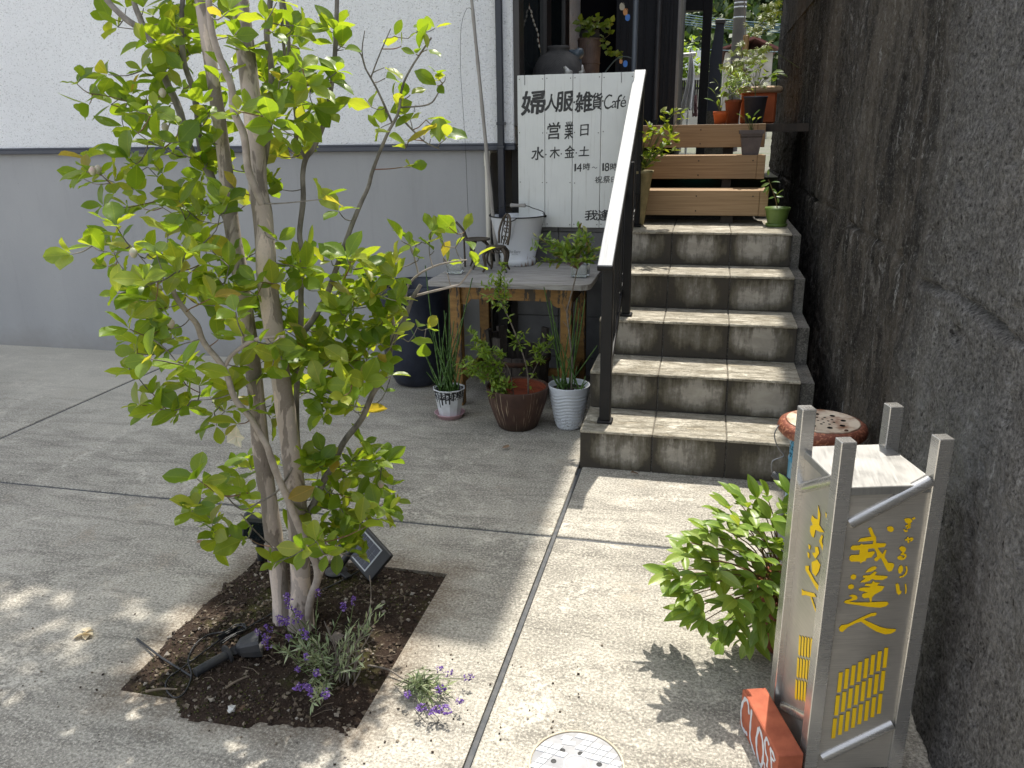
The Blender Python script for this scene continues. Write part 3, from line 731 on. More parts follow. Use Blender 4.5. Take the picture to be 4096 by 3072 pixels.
LX = [(lx0, TYa + .06), (lx1, TYa + .06), (lx0 + .02, TYb - .11), (lx1 + .0, TYb - .11)]
for (x, y) in LX: MB().box(x, x + lw, y, y + lw, 0, TZ - .0265, .003).build('leg', MAT['oakpaint'], table)
def apron(xa, xb, y):
    z1 = TZ - .027; z0 = TZ - .10; pts = []
    prof = [(0, z0 - .028), (.02, z0 - .028), (.035, z0 - .02), (.05, z0), (.5, z0)]
    L_ = xb - xa; pl_ = [(xa, z1)] + [(xa + min(p_[0], L_ / 2), p_[1]) for p_ in prof] + [(xb - min(p_[0], L_ / 2), p_[1]) for p_ in prof[::-1]] + [(xb, z1)]
    m = MB(); m.poly([Vector((x, y, z)) for x, z in pl_], (0, .02, 0)); return m
apron(lx0 + lw + .0005, lx1 - .0005, TYa + .078).build('apron', MAT['oakpaint'], table)
apron(lx0 + lw + .02, lx1 - .0005, TYb - .08).build('apron', MAT['oakpaint'], table)
MB().box(lx0 + .02, lx0 + .04, TYa + .116, TYb - .111, TZ - .10, TZ - .027).build('side_apron', MAT['oakpaint'], table)
MB().box(lx1 + .018, lx1 + .04, TYa + .116, TYb - .111, TZ - .13, TZ - .027).build('side_apron', MAT['oakpaint'], table)
MB().box(lx0 + .018, lx0 + .042, TYa + .116, TYb - .111, .10, .15, .002).build('stretcher', MAT['oakpaint'], table)
MB().box(lx1 + .018, lx1 + .042, TYa + .116, TYb - .111, .10, .15, .002).build('stretcher', MAT['oakpaint'], table)
MB().box(lx0 + .043, lx1 + .017, 4.06, 4.085, .105, .145, .002).build('stretcher', MAT['oakpaint'], table)

# enamel bucket
def mk_enamel():
    t = NT('white_enamel', .22, 0, .5); v = t.pos(); rust = t.noise(t.mapv(v, (18, 18, 3)), 2.2, 6, .7); x, y, z = t.sep(v)
    lowz = t.n('ShaderNodeMapRange'); t.L(z, lowz.inputs[0]); lowz.inputs[1].default_value = TZ + .10; lowz.inputs[2].default_value = TZ; lowz.inputs[3].default_value = 0; lowz.inputs[4].default_value = .22
    f = t.ramp(t.math('ADD', rust, lowz.outputs[0]), [(.70, 0), (.80, .9)])
    c = t.mix(f, (.74, .76, .78), (.22, .11, .045)); chip = t.ramp(t.noise(v, 30, 2), [(.79, 0), (.81, 1)])
    t.col(t.mix(chip, c, (.02, .016, .014))); return t.m
MAT['enamel'] = mk_enamel()
BC = P(*ze(1230, 700), z=TZ + .001) + Vector((0, .10, 0)); BC.z = TZ + .0005
kx = BC.y / FPX / .93 * .452
br, tr2, bh = .096, .148, .262
bk = thing('enamel_bucket', BC, 'white enamel bucket with wire handle and rust spots on the table', 'bucket')
m = MB(); m.smooth = True
pf = [(0, .012), (br - .004, .012), (br, .0), (br + .003, .0), (br + .002, .034), (br - .002, .036), (br + (tr2 - br) * .3, .10), (tr2 - .002, bh - .004), (tr2 + .003, bh), (tr2 - .004, bh - .002), (br - .008, .02), (0, .018)]
m.lathe(BC, pf, 48, close=False); m.build('body', MAT['enamel'], bk)
MB().tube([BC + Vector(((tr2 + .001) * math.cos(a), (tr2 + .001) * math.sin(a), bh)) for a in [2 * math.pi * k / 48 for k in range(49)]], .0035, 6, cap=False).build('rim', MAT['black'], bk)
# pouring lip and the dent below it
fx = BC + Vector((-.012, -tr2 - .002, bh))
lp = MB(); lp.smooth = True
rows = []
for j, (dz, w_, dep) in enumerate(((0, .042, .016), (-.03, .034, .019), (-.07, .022, .017), (-.105, .010, .012), (-.118, .003, .004))):
    for k in range(9):
        t_ = k / 8 * 2 - 1; yy = -dep * math.sqrt(max(0, 1 - t_ * t_))
        rr_ = tr2 - (tr2 - br) * (-dz / .145) * .62 - .003
        xx = -.012 + w_ * t_
        rows.append(BC + Vector((xx, -math.sqrt(max(0, rr_ ** 2 - xx ** 2)) + yy, bh + dz)))
lp.add(rows, [(j * 9 + k, j * 9 + k + 1, (j + 1) * 9 + k + 1, (j + 1) * 9 + k) for j in range(4) for k in range(8)])
lp.build('spout', MAT['enamel'], bk)
MB().tube(spline([BC + Vector((-.055, -tr2 * .93, bh + .001)), BC + Vector((-.04, -tr2 - .010, bh - .010)), BC + Vector((-.012, -tr2 - .017, bh - .018)), BC + Vector((.015, -tr2 - .012, bh - .010)), BC + Vector((.032, -tr2 * .97, bh + .001))], 4), .0026, 6).build('spout_rim', MAT['black'], bk)
hp = [BC + Vector((-tr2 - .004, 0, bh - .002)), BC + Vector((-tr2 + .008, .002, bh + .022)), BC + Vector((-.075, .004, bh + .045)), BC + Vector((-.04, .005, bh + .052)), BC + Vector((.045, .005, bh + .051)), BC + Vector((.085, .004, bh + .038)), BC + Vector((tr2 - .008, .002, bh + .02)), BC + Vector((tr2 + .004, 0, bh - .002))]
MB().tube(spline(hp, 4), .0022, 6).build('handle_wire', MAT['black'], bk)
MB().tube([BC + Vector((x, .005, bh + .052)) for x in (-.04, -.037, -.02, .0, .02, .04, .044)], [.009, .0105, .0095, .0085, .0095, .0105, .009], 12).build('handle_grip', MAT['greywood'], bk)
for s_ in (-1, 1): MB().lathe(BC + Vector((s_ * (tr2 + .003), 0, bh - .010)), [(.003, 0), (.009, .003), (.009, .012), (.003, .015)], 10).build('handle_lug', MAT['black'], bk)
MAT['greyink'] = simple('faded_grey_print', (.12, .13, .15), (.2, .2, .22), 90, .5)
def bucket_text(txt, cx, cz, w, h):
    vs, fs = text_polys(txt, 0); x0 = min(q.x for q in vs); x1 = max(q.x for q in vs); y0 = min(q.y for q in vs); y1 = max(q.y for q in vs); o_ = []
    for q in vs:
        a = ((q.x - x0) / (x1 - x0) - .5) * w; b = ((q.y - y0) / (y1 - y0) - .5) * h; a += b * .3
        zz = cz + b; r_ = br + (tr2 - br) * (zz - .036) / (bh - .036) + .004; xx = cx + a
        o_.append(BC + Vector((xx, -math.sqrt(r_ * r_ - xx * xx), zz)))
    m = MB(); m.add(o_, fs); m.build('print', MAT['greyink'], bk, fix=False)
bucket_text('Rince Beurre', .006, .082, .062, .018); bucket_text('INSTALLATEUR', .008, .066, .034, .005)

# doll-size cast iron chair and table
MAT['iron'] = simple('rusty_cast_iron', (.050, .044, .036), (.10, .075, .05), 45, .6, .4)
def cabriole(m, top, foot, r0=.0055):
    m.tube(spline([top, top.lerp(foot, .3) + Vector(((foot.x - top.x) * .45, (foot.y - top.y) * .45, .004)), top.lerp(foot, .75) - Vector(((foot.x - top.x) * .22, (foot.y - top.y) * .22, 0)), foot], 4), [r0 * (1.5 - .85 * k / 12) for k in range(13)], 7)
mc = P(*ze(1075, 745), z=TZ); mc.z = TZ
ch = thing('miniature_chair', mc, 'rusty miniature cast iron chair in front of the enamel bucket', 'ornament')
sz = mc.z + .096
MB().lathe((mc.x, mc.y, sz), [(0, -.004), (.036, -.004), (.040, 0), (.036, .004), (0, .003)], 20).build('seat', MAT['iron'], ch)
for (dx, dy) in ((-.03, -.025), (.032, -.02), (-.022, .03), (.028, .03)):
    m = MB(); cabriole(m, Vector((mc.x + dx * .85, mc.y + dy * .85, sz - .004)), Vector((mc.x + dx * 1.5, mc.y + dy * 1.5, TZ + .003))); m.build('leg', MAT['iron'], ch)
bd = Vector((.70, .70, 0)).normalized(); sd2 = Vector((-bd.y, bd.x, 0)); b0_ = Vector((mc.x, mc.y, sz)) + bd * .033
fr = []
for k in range(15):
    a = math.pi * k / 14; fr.append(b0_ + sd2 * (.040 * math.cos(a) * (1 if k not in (0, 14) else .8)) + Vector((0, 0, .008 + .112 * math.sin(a) ** .7)) + bd * (.022 * math.sin(a)))
m = MB(); m.tube(fr, .0045, 6)
m.build('back_frame', MAT['iron'], ch)
m = MB()
for s_ in (-1, 1):
    sp = [b0_ + sd2 * (s_ * (.016 + .012 * math.sin(t_ * 3.1))) + Vector((0, 0, .01 + .10 * t_)) + bd * (.02 * math.sin(t_ * 1.6)) for t_ in [k / 8 for k in range(9)]]; m.tube(sp, .0026, 5)
    for zz in (.03, .06, .085): 
        c = b0_ + sd2 * (s_ * .010) + Vector((0, 0, zz)) + bd * (.02 * math.sin(zz * 14)); m.tube([c + (sd2 * math.cos(a) + Vector((0, 0, 1)) * math.sin(a)) * .0085 for a in [2 * math.pi * q / 8 for q in range(9)]], .002, 5, cap=False)
m.tube([b0_ + Vector((0, 0, .006 + .11 * t_)) + bd * (.022 * math.sin(t_ * 1.57)) for t_ in (0, .25, .5, .75, 1)], .003, 5)
m.build('back_scrollwork', MAT['iron'], ch, kind='stuff')
m = MB()
for k in range(16):
    a = 2 * math.pi * k / 16; c = Vector((mc.x + .036 * math.cos(a), mc.y + .036 * math.sin(a), sz - .012)); m.tube([c + (Vector((-math.sin(a), math.cos(a), 0)) * math.cos(b) + Vector((0, 0, 1)) * math.sin(b)) * .007 for b in [2 * math.pi * q / 7 for q in range(8)]], .0018, 4, cap=False)
m.build('seat_fretwork', MAT['iron'], ch, kind='stuff')
tc = mc + Vector((-.095, .095, 0)); tt = thing('miniature_table', tc, 'round miniature cast iron table beside the miniature chair', 'ornament')
MB().lathe((tc.x, tc.y, TZ + .115), [(0, -.003), (.05, -.003), (.052, 0), (.05, .003), (.042, .0035), (.040, .002), (0, .002)], 28).build('top', MAT['iron'], tt)
for k in range(3):
    a = k * 2.094 + .4; d_ = Vector((math.cos(a), math.sin(a), 0))
    m = MB(); cabriole(m, tc + d_ * .02 + Vector((0, 0, .112)), tc + d_ * .052 + Vector((0, 0, .003)), .005); m.build('leg', MAT['iron'], tt)
m = MB(); bb = tc + Vector((-.062, .03, .115))
m.tube(spline([bb + Vector((.03, 0, -.05)), bb + Vector((0, 0, .0)), bb + Vector((-.012, 0, .03)), bb + Vector((-.045, .01, .062))], 4), .005, 6); m.tube([bb + Vector((-.012, 0, .03)), bb + Vector((-.01, .0, -.115))], .004, 6)
c2 = thing('miniature_chair', tc + Vector((-.06, .03, 0)), 'second miniature iron chair half hidden behind the round miniature table', 'ornament')
m.build('frame', MAT['iron'], c2)

for o_ in (ch, tt, c2): o_.scale = (1.34,) * 3
tt.location.x -= .03; c2.location.x -= .035

# glass blocks
tgl = NT('thick_glass', .06, 0, .5); tgl.col((.80, .86, .84)); tgl.b.inputs['Transmission Weight'].default_value = .85; tgl.b.inputs['IOR'].default_value = 1.45
tgl.bump(tgl.noise(tgl.pos(), 40, 3), .3, .003); MAT['glass'] = tgl.m
for (u, v, lab, a_) in ((690, 770, 'clear glass block at the left front corner of the table', .1), (1805, 800, 'clear glass block under the feathery plant at the right front table corner', -.1), (1462, 620, 'dark glass block at the back of the table beside the bucket', .2)):
    c = P(*ze(u, v), z=TZ); s_ = .040
    M = Matrix.Translation(Vector((c.x, c.y + s_, TZ + .0008))) @ rz(a_)
    o = MB().box(-s_, s_, -s_, s_, 0, .062, .005, M).build('glass_block', MAT['glass'], None, lab, 'glass block', 'glass blocks on the table')
# ================================================================== PLANT TOOLS
def leafm(name, L, W, mat, fold=.25, curl=.25, tip=1.0, wide=.45, seg=6, wave=0.0, holes=False):
    """a leaf along +Y from the origin, face up, folded on its midrib and curled along its length"""
    vs, fs = [], []
    for j in range(seg + 1):
        t_ = j / seg
        w = W / 2 * (math.sin(math.pi * t_ ** (math.log(.5) / math.log(wide))) ** .8 if 0 < t_ < 1 else 0)
        y = L * (t_ - .06 * t_ * t_ * curl); z = -curl * L * .35 * t_ * t_
        if j == seg: w = 0
        if j == 0: w = W * .03
        wz = wave * math.sin(t_ * 9)
        for k in (-1, -.5, 0, .5, 1):
            vs.append((k * w, y, z + abs(k) * w * fold + wz * abs(k) * w))
    for j in range(seg):
        for k in range(4): fs.append((j * 5 + k, j * 5 + k + 1, (j + 1) * 5 + k + 1, (j + 1) * 5 + k))
    me = bpy.data.meshes.new(name); me.from_pydata(vs, [], fs); me.materials.append(mat)
    me.polygons.foreach_set('use_smooth', [True] * len(fs)); me.update(); return me
def leaf_quat(d, up=Vector((0, 0, 1)), roll=0.0):
    d = Vector(d).normalized(); x = d.cross(up)
    if x.length < .02: x = d.orthogonal()
    x.normalize(); z = x.cross(d)
    q = Matrix((x, d, z)).transposed().to_quaternion()
    return Quaternion(d, roll) @ q
def stamp(m, me, loc, q, s):
    vs = [Vector(loc) + q @ (v.co * s) for v in me.vertices]
    m.add(vs, [tuple(p_.vertices) for p_ in me.polygons], True)
def mk_leaf(name, stops, trans=.45, rough=.42, veins=True, tcol=None):
    t = NT(name, rough, 0, .45); g = t.n('ShaderNodeNewGeometry'); o = t.n('ShaderNodeObjectInfo')
    r = t.math('FRACT', t.math('ADD', g.outputs['Random Per Island'], o.outputs['Random']))
    c = t.ramp(r, stops); nz = t.noise(t.pos(), 18, 4)
    c = t.mix(t.ramp(nz, [(.35, 0), (.7, .35)]), c, t.mix(1, c, (1.25, 1.1, .6), 'MULTIPLY'))
    t.col(c)
    ox, oy, oz = t.sep(t.obj())
    vein = t.math('SINE', t.math('MULTIPLY', t.math('SUBTRACT', oy, t.math('MULTIPLY', t.math('ABSOLUTE', ox), .8)), 820.0))
    mid_ = t.math('LESS_THAN', t.math('ABSOLUTE', ox), .0009)
    c = t.mix(t.math('MULTIPLY', t.ramp(vein, [(.72, 0), (1, 1)]), .16), c, t.mix(1, c, (1.5, 1.3, 1.3), 'MULTIPLY')); c = t.mix(t.math('MULTIPLY', mid_, .5), c, t.mix(1, c, (1.6, 1.35, 1.4), 'MULTIPLY'))
    t.col(c)
    t.bump(t.noise(t.pos(), 160, 3), .25, .0015)
    tr = t.n('ShaderNodeBsdfTranslucent'); t.L(t.mix(1, c, tcol or (1.75, 1.55, .55), 'MULTIPLY'), tr.inputs[0])
    ms_ = t.n('ShaderNodeMixShader'); ms_.inputs[0].default_value = trans
    t.L(t.b.outputs[0], ms_.inputs[1]); t.L(tr.outputs[0], ms_.inputs[2]); t.L(ms_.outputs[0], t.out.inputs[0])
    return t.m
MAT['fineleaf'] = mk_leaf('fine_leaf', [(0, (.14, .24, .035)), (.6, (.19, .30, .05)), (1, (.25, .34, .07))], .35)
MAT['nandina'] = mk_leaf('nandina_leaf', [(0, (.11, .20, .04)), (.6, (.16, .26, .05)), (.93, (.22, .28, .07)), (1, (.26, .17, .07))], .35)
MAT['stemgrey'] = simple('grey_twig', (.13, .11, .09), (.20, .17, .14), 60, .8)
MAT['stemgreen'] = simple('green_stem', (.06, .10, .025), (.09, .12, .03), 40, .6)
MAT['horsetail'] = (lambda t, v: (t.col(t.mix(t.ramp(t.noise(v, 25, 3), [(.3, 0), (.7, 1)]), (.035, .085, .018), (.085, .160, .030))), t.m)[-1])(*(lambda t: (t, t.pos()))(NT('horsetail_green', .45, 0, .4)))
MAT['nodeblack'] = simple('horsetail_node', (.02, .018, .012), (.12, .12, .07), 80, .7)
MAT['potsoil'] = simple('pot_soil', (.018, .013, .010), (.05, .037, .027), 70, .95, bump=.9, bdist=.006)
MAT['terracotta'] = simple('terracotta', H(176, 96, 58), H(150, 78, 48), 9, .8, bump=.15)

def horsetail(name, parent, base, tip, r=.0042):
    base, tip = Vector(base), Vector(tip); L_ = (tip - base).length; n = max(4, int(L_ / .035)); pts, rr = [], []
    bow = Vector((U(-1, 1), U(-1, 1), 0)) * L_ * .02
    for k in range(n + 1):
        t_ = k / n; c = base.lerp(tip, t_) + bow * math.sin(t_ * math.pi) ; w = r * (1 - .45 * t_)
        pts.append(c); rr.append(w)
        if 0 < k < n:
            e = (tip - base).normalized() * .0018; pts += [c + e, c + 2 * e]; rr += [w * 1.28, w]
    m = MB(); m.tube(pts, rr, 6)
    o = m.build(name, MAT['horsetail'], parent)
    return o

# ================================================================== POTS BY THE TABLE
# white pot with black dripping glaze and pink saucer
def mk_drip():
    t = NT('black_drip_glaze', .3, 0, .5); o = t.obj(); x, y, z = t.sep(o)
    a = t.math('ARCTAN2', y, x); cv = t.n('ShaderNodeCombineXYZ'); t.L(t.math('MULTIPLY', a, 1.0), cv.inputs[0])
    u_ = t.math('MULTIPLY', a, 3.6); col_ = t.math('FRACT', u_); idx = t.math('FLOOR', u_)
    wn_ = t.n('ShaderNodeTexWhiteNoise', noise_dimensions='1D'); t.L(idx, wn_.inputs['W']); rnd = wn_.outputs['Value']
    edge = t.math('SUBTRACT', .118, t.math('MULTIPLY', rnd, .062))
    run = t.math('MULTIPLY', t.math('GREATER_THAN', z, edge), t.math('LESS_THAN', t.math('ABSOLUTE', t.math('SUBTRACT', col_, .5)), .20))
    cv2 = t.n('ShaderNodeCombineXYZ'); t.L(t.math('MULTIPLY', a, 1.6), cv2.inputs[0]); t.L(t.math('MULTIPLY', z, 26), cv2.inputs[1])
    net = t.math('MULTIPLY', t.math('LESS_THAN', t.vor(cv2.outputs[0], 3.2, 'DISTANCE_TO_EDGE'), .11), t.math('GREATER_THAN', z, .104))
    f = t.math('MULTIPLY', t.math('MAXIMUM', run, net), t.math('LESS_THAN', z, .147))
    t.col(t.mix(f, t.mix(t.ramp(t.noise(t.pos(), 30, 4), [(.4, 0), (.8, .5)]), (.62, .64, .66), (.38, .36, .33)), (.015, .015, .018))); return t.m
def flat_soil(parent, c, r, z):
    m = MB(); m.smooth = True; c = Vector(c); vs = [c + Vector((0, 0, z + .004))]; n = 18; fs = []
    for j in (1, 2, 3):
        for k in range(n):
            a = 2 * math.pi * k / n; vs.append(c + Vector((r * j / 3 * math.cos(a), r * j / 3 * math.sin(a), z + U(-.004, .005) * (1 if j < 3 else 0))))
    fs += [(0, 1 + k, 1 + (k + 1) % n) for k in range(n)]
    for j in (0, 1): fs += [(1 + j * n + k, 1 + j * n + (k + 1) % n, 1 + (j + 1) * n + (k + 1) % n, 1 + (j + 1) * n + k)[::-1] for k in range(n)]
    m.add(vs, fs); return m.build('potting_soil', MAT['potsoil'], parent)
pA = Vector((-1.185, 3.63, 0)); A_ = thing('drip_glaze_pot', pA, 'small white pot with black drip glaze and pink saucer holding horsetail reeds', 'potted plant')
MB().lathe(pA, [(0, .001), (.060, .001), (.074, .026), (.077, .026), (.072, .021), (.058, .008), (0, .008)], 32, close=False).build('saucer', simple('pink_plastic', H(214, 178, 186), H(196, 160, 168), 8, .45), A_)
m = MB(); m.lathe(pA, [(0, .010), (.050, .0095), (.054, .013), (.079, .148), (.082, .152), (.078, .154), (.073, .145), (.07, .125), (0, .125)], 10, False, close=False)
m.build('pot', mk_drip(), A_)
flat_soil(A_, pA, .071, .128)
tips = [(445, 690, 3.62), (862, 800, 3.60), (655, 940, 3.66), (612, 1090, 3.6), (632, 1110, 3.7), (770, 1160, 3.62), (480, 1260, 3.6), (520, 1250, 3.66), (592, 1330, 3.58), (605, 1400, 3.6), (640, 1420, 3.7), (275, 1180, 3.75), (440, 1450, 3.55), (745, 1320, 3.66), (700, 1180, 3.7), (560, 1180, 3.72), (540, 1380, 3.6), (670, 1300, 3.55), (715, 1390, 3.68)]
for (u, v, y) in tips:
    horsetail('reed', A_, pA + Vector((U(-.045, .045), U(-.045, .045), .127)), P(*ze(u, v), y=y))
for k in range(12):
    b = pA + Vector((U(-.05, .05), U(-.05, .05), .127)); horsetail('reed', A_, b, b + Vector((U(-.07, .05), U(-.05, .05), U(.10, .22))))

# brown ribbed pot with a willow-leaved shrub
def mk_ribpot():
    t = NT('brown_ribbed_glaze', .75, 0, .3); o = t.obj(); x, y, z = t.sep(o); a = t.math('ARCTAN2', y, x)
    cv = t.n('ShaderNodeCombineXYZ'); t.L(t.math('MULTIPLY', a, 16), cv.inputs[0]); t.L(t.math('MULTIPLY', z, 5), cv.inputs[1])
    st = t.noise(cv.outputs[0], 1.0, 5, .6)
    c = t.mix(t.ramp(t.noise(t.pos(), 12, 4), [(.3, 0), (.7, 1)]), H(84, 62, 52), H(62, 46, 40))
    lowm = t.ramp(z, [(.0, 1), (.05, 0)])
    c = t.mix(t.ramp(st, [(.58, 0), (.66, .8)]), c, H(176, 156, 130)); c = t.mix(t.math('MULTIPLY', lowm, .7), c, (.02, .017, .013))
    t.col(c); t.bump(st, .5, .004); return t.m
pB = Vector((-.822, 3.565, 0)); B_ = thing('brown_shrub_pot', pB, 'wide brown ribbed pot with reddish inside and thin leaved shrub', 'potted plant')
m = MB(); m.lathe(pB, [(0, .001), (.088, .001), (.095, .008), (.118, .07), (.138, .13), (.147, .18), (.150, .194), (.149, .202)], 48, ripple=lambda a, z: 1 + .006 * math.sin(a * 40), close=False)
m.lathe(pB, [(.149, .202), (.140, .204), (.136, .195)], 48, close=False)
ob = m.build('pot', mk_ribpot(), B_)
MB().lathe(pB, [(.1365, .197), (.132, .15), (.122, .10), (0, .095)], 48, close=False).build('pot_lining', simple('red_clay_lining', H(150, 74, 44), H(120, 56, 34), 14, .7, stretch=(1, 1, 8)), B_)
SL_ = leafm('small_leaf', .036, .0125, MAT['fineleaf'], .2, .3, seg=3)
def sprig(m, path, n, s0, s1, spread=.6, me=SL_, t0=.0, tipw=True):
    pts = spline(path, 5); L_ = len(pts)
    for k in range(n):
        t_ = t0 + (1 - t0) * (k + R() * .9) / n; i = min(L_ - 2, int(t_ * (L_ - 1))); p_ = pts[i].lerp(pts[i + 1], R()); d = (pts[i + 1] - pts[i]).normalized()
        sd_ = Vector((U(-1, 1), U(-1, 1), U(-.6, 1))).normalized(); dd = (d * U(.3, .9) + sd_ * spread * 1.5).normalized()
        stamp(m, me, p_, leaf_quat(dd, Vector((U(-.5, .5), U(-.5, .5), 1)), U(-.5, .5)), U(s0, s1))
def T(m, path, r0, r1, n=6, sub=4):
    pts = spline(path, sub); m.tube(pts, [r0 + (r1 - r0) * i / (len(pts) - 1) for i in range(len(pts))], n); return pts
fol = MB()
st = [P(*zg(1355, 1000), y=3.57), P(*ze(1350, 1640), y=3.57), P(*ze(1290, 1420), y=3.56), P(*ze(1205, 1205), y=3.54), P(*ze(1150, 1080), y=3.53), P(*ze(1095, 950), y=3.53), P(*ze(1110, 800), y=3.52), P(*ze(1130, 660), y=3.52)]
st[0].z = .10
m = MB(); T(m, st, .0042, .0012); m.build('stem', MAT['stemgrey'], B_)
sprig(fol, st[5:], 60, .7, 1.05, .8); sprig(fol, st[3:5], 10, .8, 1.1)
for (u, v) in ((930, 870), (960, 960), (1195, 830), (1020, 1010), (1180, 960), (1060, 1050), (1010, 800), (1150, 740), (1110, 1070)):
    q = P(*ze(u, v), y=3.53 + U(-.05, .05)); a = st[4].lerp(st[6], R()); m = MB(); T(m, [a, (a + q) / 2 + Vector((0, 0, .005)), q], .0014, .0007, 4, 2); m.build('stem', MAT['stemgrey'], B_); sprig(fol, [a, (a + q) / 2, q], 16, .7, 1.05, .8)
for (u, v) in ((1180, 1280), (1300, 1340), (1200, 1330), (1290, 1430), (1340, 1290), (1230, 1400)):
    q = P(*ze(u, v), y=3.55 + U(-.03, .03)); a = st[2].lerp(st[3], R()); sprig(fol, [a, (a + q) / 2, q], 9, .7, 1.05, .8)
lb = [P(*zg(1235, 1000), y=3.58), P(*zg(1190, 850), y=3.56), P(*zg(1100, 740), y=3.55), P(*zg(1000, 660), y=3.54), P(*zg(930, 600), y=3.53), P(*zg(830, 500), y=3.52)]
lb[0].z = .10; m = MB(); T(m, lb, .003, .001); m.build('stem', MAT['stemgrey'], B_); sprig(fol, lb[3:], 26, .8, 1.15, .8)
for k in range(34):
    u, v = random.choice([(760, 660), (800, 720), (860, 640), (900, 560), (870, 480), (820, 520), (740, 720), (860, 760), (930, 700), (960, 640), (800, 800), (900, 820), (970, 760), (1000, 860), (940, 900), (860, 880), (780, 860), (1030, 920), (1080, 820), (980, 960), (1060, 1000), (1100, 1060), (1130, 1120), (1090, 1140), (1120, 1080), (1040, 1040), (760, 780), (1150, 720), (1100, 700), (1160, 960)])
    q = P(*zg(u + U(-25, 25), v + U(-25, 25)), y=3.50 + U(-.09, .07)); a = Vector(lb[0]).lerp(lb[2], R()); a = a + Vector((0, 0, U(-.0, .04)))
    md = (a + q) / 2 + Vector((0, 0, .01))
    m = MB(); T(m, [a, md, q], .0014, .0006, 4, 2); m.build('stem', MAT['stemgrey'], B_); sprig(fol, [md, (md + q) / 2, q], 24, .75, 1.15, .8)
rb = [P(*zg(1360, 930), y=3.57), P(*zg(1400, 860), y=3.57), P(*zg(1460, 740), y=3.56), P(*zg(1520, 640), y=3.55), P(*zg(1560, 570), y=3.55)]
m = MB(); T(m, rb, .0022, .0008); m.build('stem', MAT['stemgrey'], B_); sprig(fol, rb[2:], 26, .8, 1.1, .8)
for (u, v) in ((1350, 590), (1400, 640), (1440, 560), (1500, 540), (1590, 550), (1430, 700), (1480, 760), (1370, 1000), (1180, 980)):
    q = P(*zg(u, v), y=3.55 + U(-.04, .04)); a = rb[1].lerp(rb[3], R()); sprig(fol, [a.lerp(q, .4), (a + q) / 2, q], 12, .75, 1.1, .8)
fol.build('foliage', MAT['fineleaf'], B_, kind='stuff', fix=False)

# white wavy pot with horsetail and a slim nandina
pC = Vector((-.579, 3.60, 0)); C_ = thing('white_wavy_pot', pC, 'tall white pot with wavy ridges holding reeds and a slim nandina', 'potted plant')
m = MB(); pf = [(0, .001), (.055, .001), (.058, .004)]
for k in range(1, 64):
    t_ = k / 63; pf.append((.058 + .040 * t_ ** .75, .004 + .207 * t_))
def rip(a, z): 
    env = min(1, max(0, (.195 - z) / .03)) * min(1, max(0, z / .02))
    return 1 + .034 * env * (math.sin(2 * math.pi * (z / .0165 + .45 * math.sin(a * 2 + .5) + .2 * math.sin(a * 5))) ** 3)
pf += [(.098, .214), (.0955, .215), (.092, .208), (.088, .185), (0, .185)]
m.lathe(pC, pf, 72, ripple=rip, close=False)
tw = NT('white_ridged_ceramic', .45, 0, .45); o = tw.sep(tw.obj())[2]
tw.col(tw.mix(tw.math('MULTIPLY', tw.ramp(tw.noise(tw.pos(), 140, 2), [(.56, 0), (.66, 1)]), tw.ramp(o, [(.0, .9), (.13, .1)])), (.60, .63, .67), (.16, .15, .14)))
m.build('pot', tw.m, C_); flat_soil(C_, pC, .089, .187)
for (u, v, y) in ((1495, 880, 3.62), (1555, 1000, 3.6), (1592, 1190, 3.63), (1545, 1280, 3.58), (1790, 980, 3.62), (1858, 990, 3.6), (1738, 1130, 3.65), (1808, 1070, 3.6), (1965, 1400, 3.6), (1770, 1300, 3.55), (1680, 1470, 3.6), (1640, 1380, 3.6)):
    horsetail('reed', C_, pC + Vector((U(-.06, .06), U(-.06, .06), .187)), P(*ze(u, v), y=y))
for k in range(14):
    b = pC + Vector((U(-.07, .07), U(-.07, .07), .187)); horsetail('reed', C_, b, b + Vector((U(-.05, .05), U(-.05, .05), U(.03, .09))))
nd = [pC + Vector((.01, 0, .18)), P(*ze(1745, 1560), y=3.60), P(*ze(1725, 1340), y=3.59), P(*ze(1700, 1120), y=3.58), P(*ze(1720, 1010), y=3.57), P(*ze(1760, 860), y=3.57), P(*ze(1790, 720), y=3.57)]
m = MB(); T(m, nd, .0052, .0028); m.build('nandina_stem', MAT['stemgrey'], C_)
for (u, v, u2, v2) in ((1715, 1150, 1660, 1030), (1730, 1080, 1745, 1010), (1700, 1230, 1660, 1180)):
    m = MB(); T(m, [P(*ze(u, v), y=3.58), P(*ze(u2, v2), y=3.57)], .002, .001, 5, 2); m.build('twig', MAT['stemgrey'], C_)
NL = leafm('nandina_leaf', .040, .016, MAT['nandina'], .2, .35, seg=3); fol = MB()
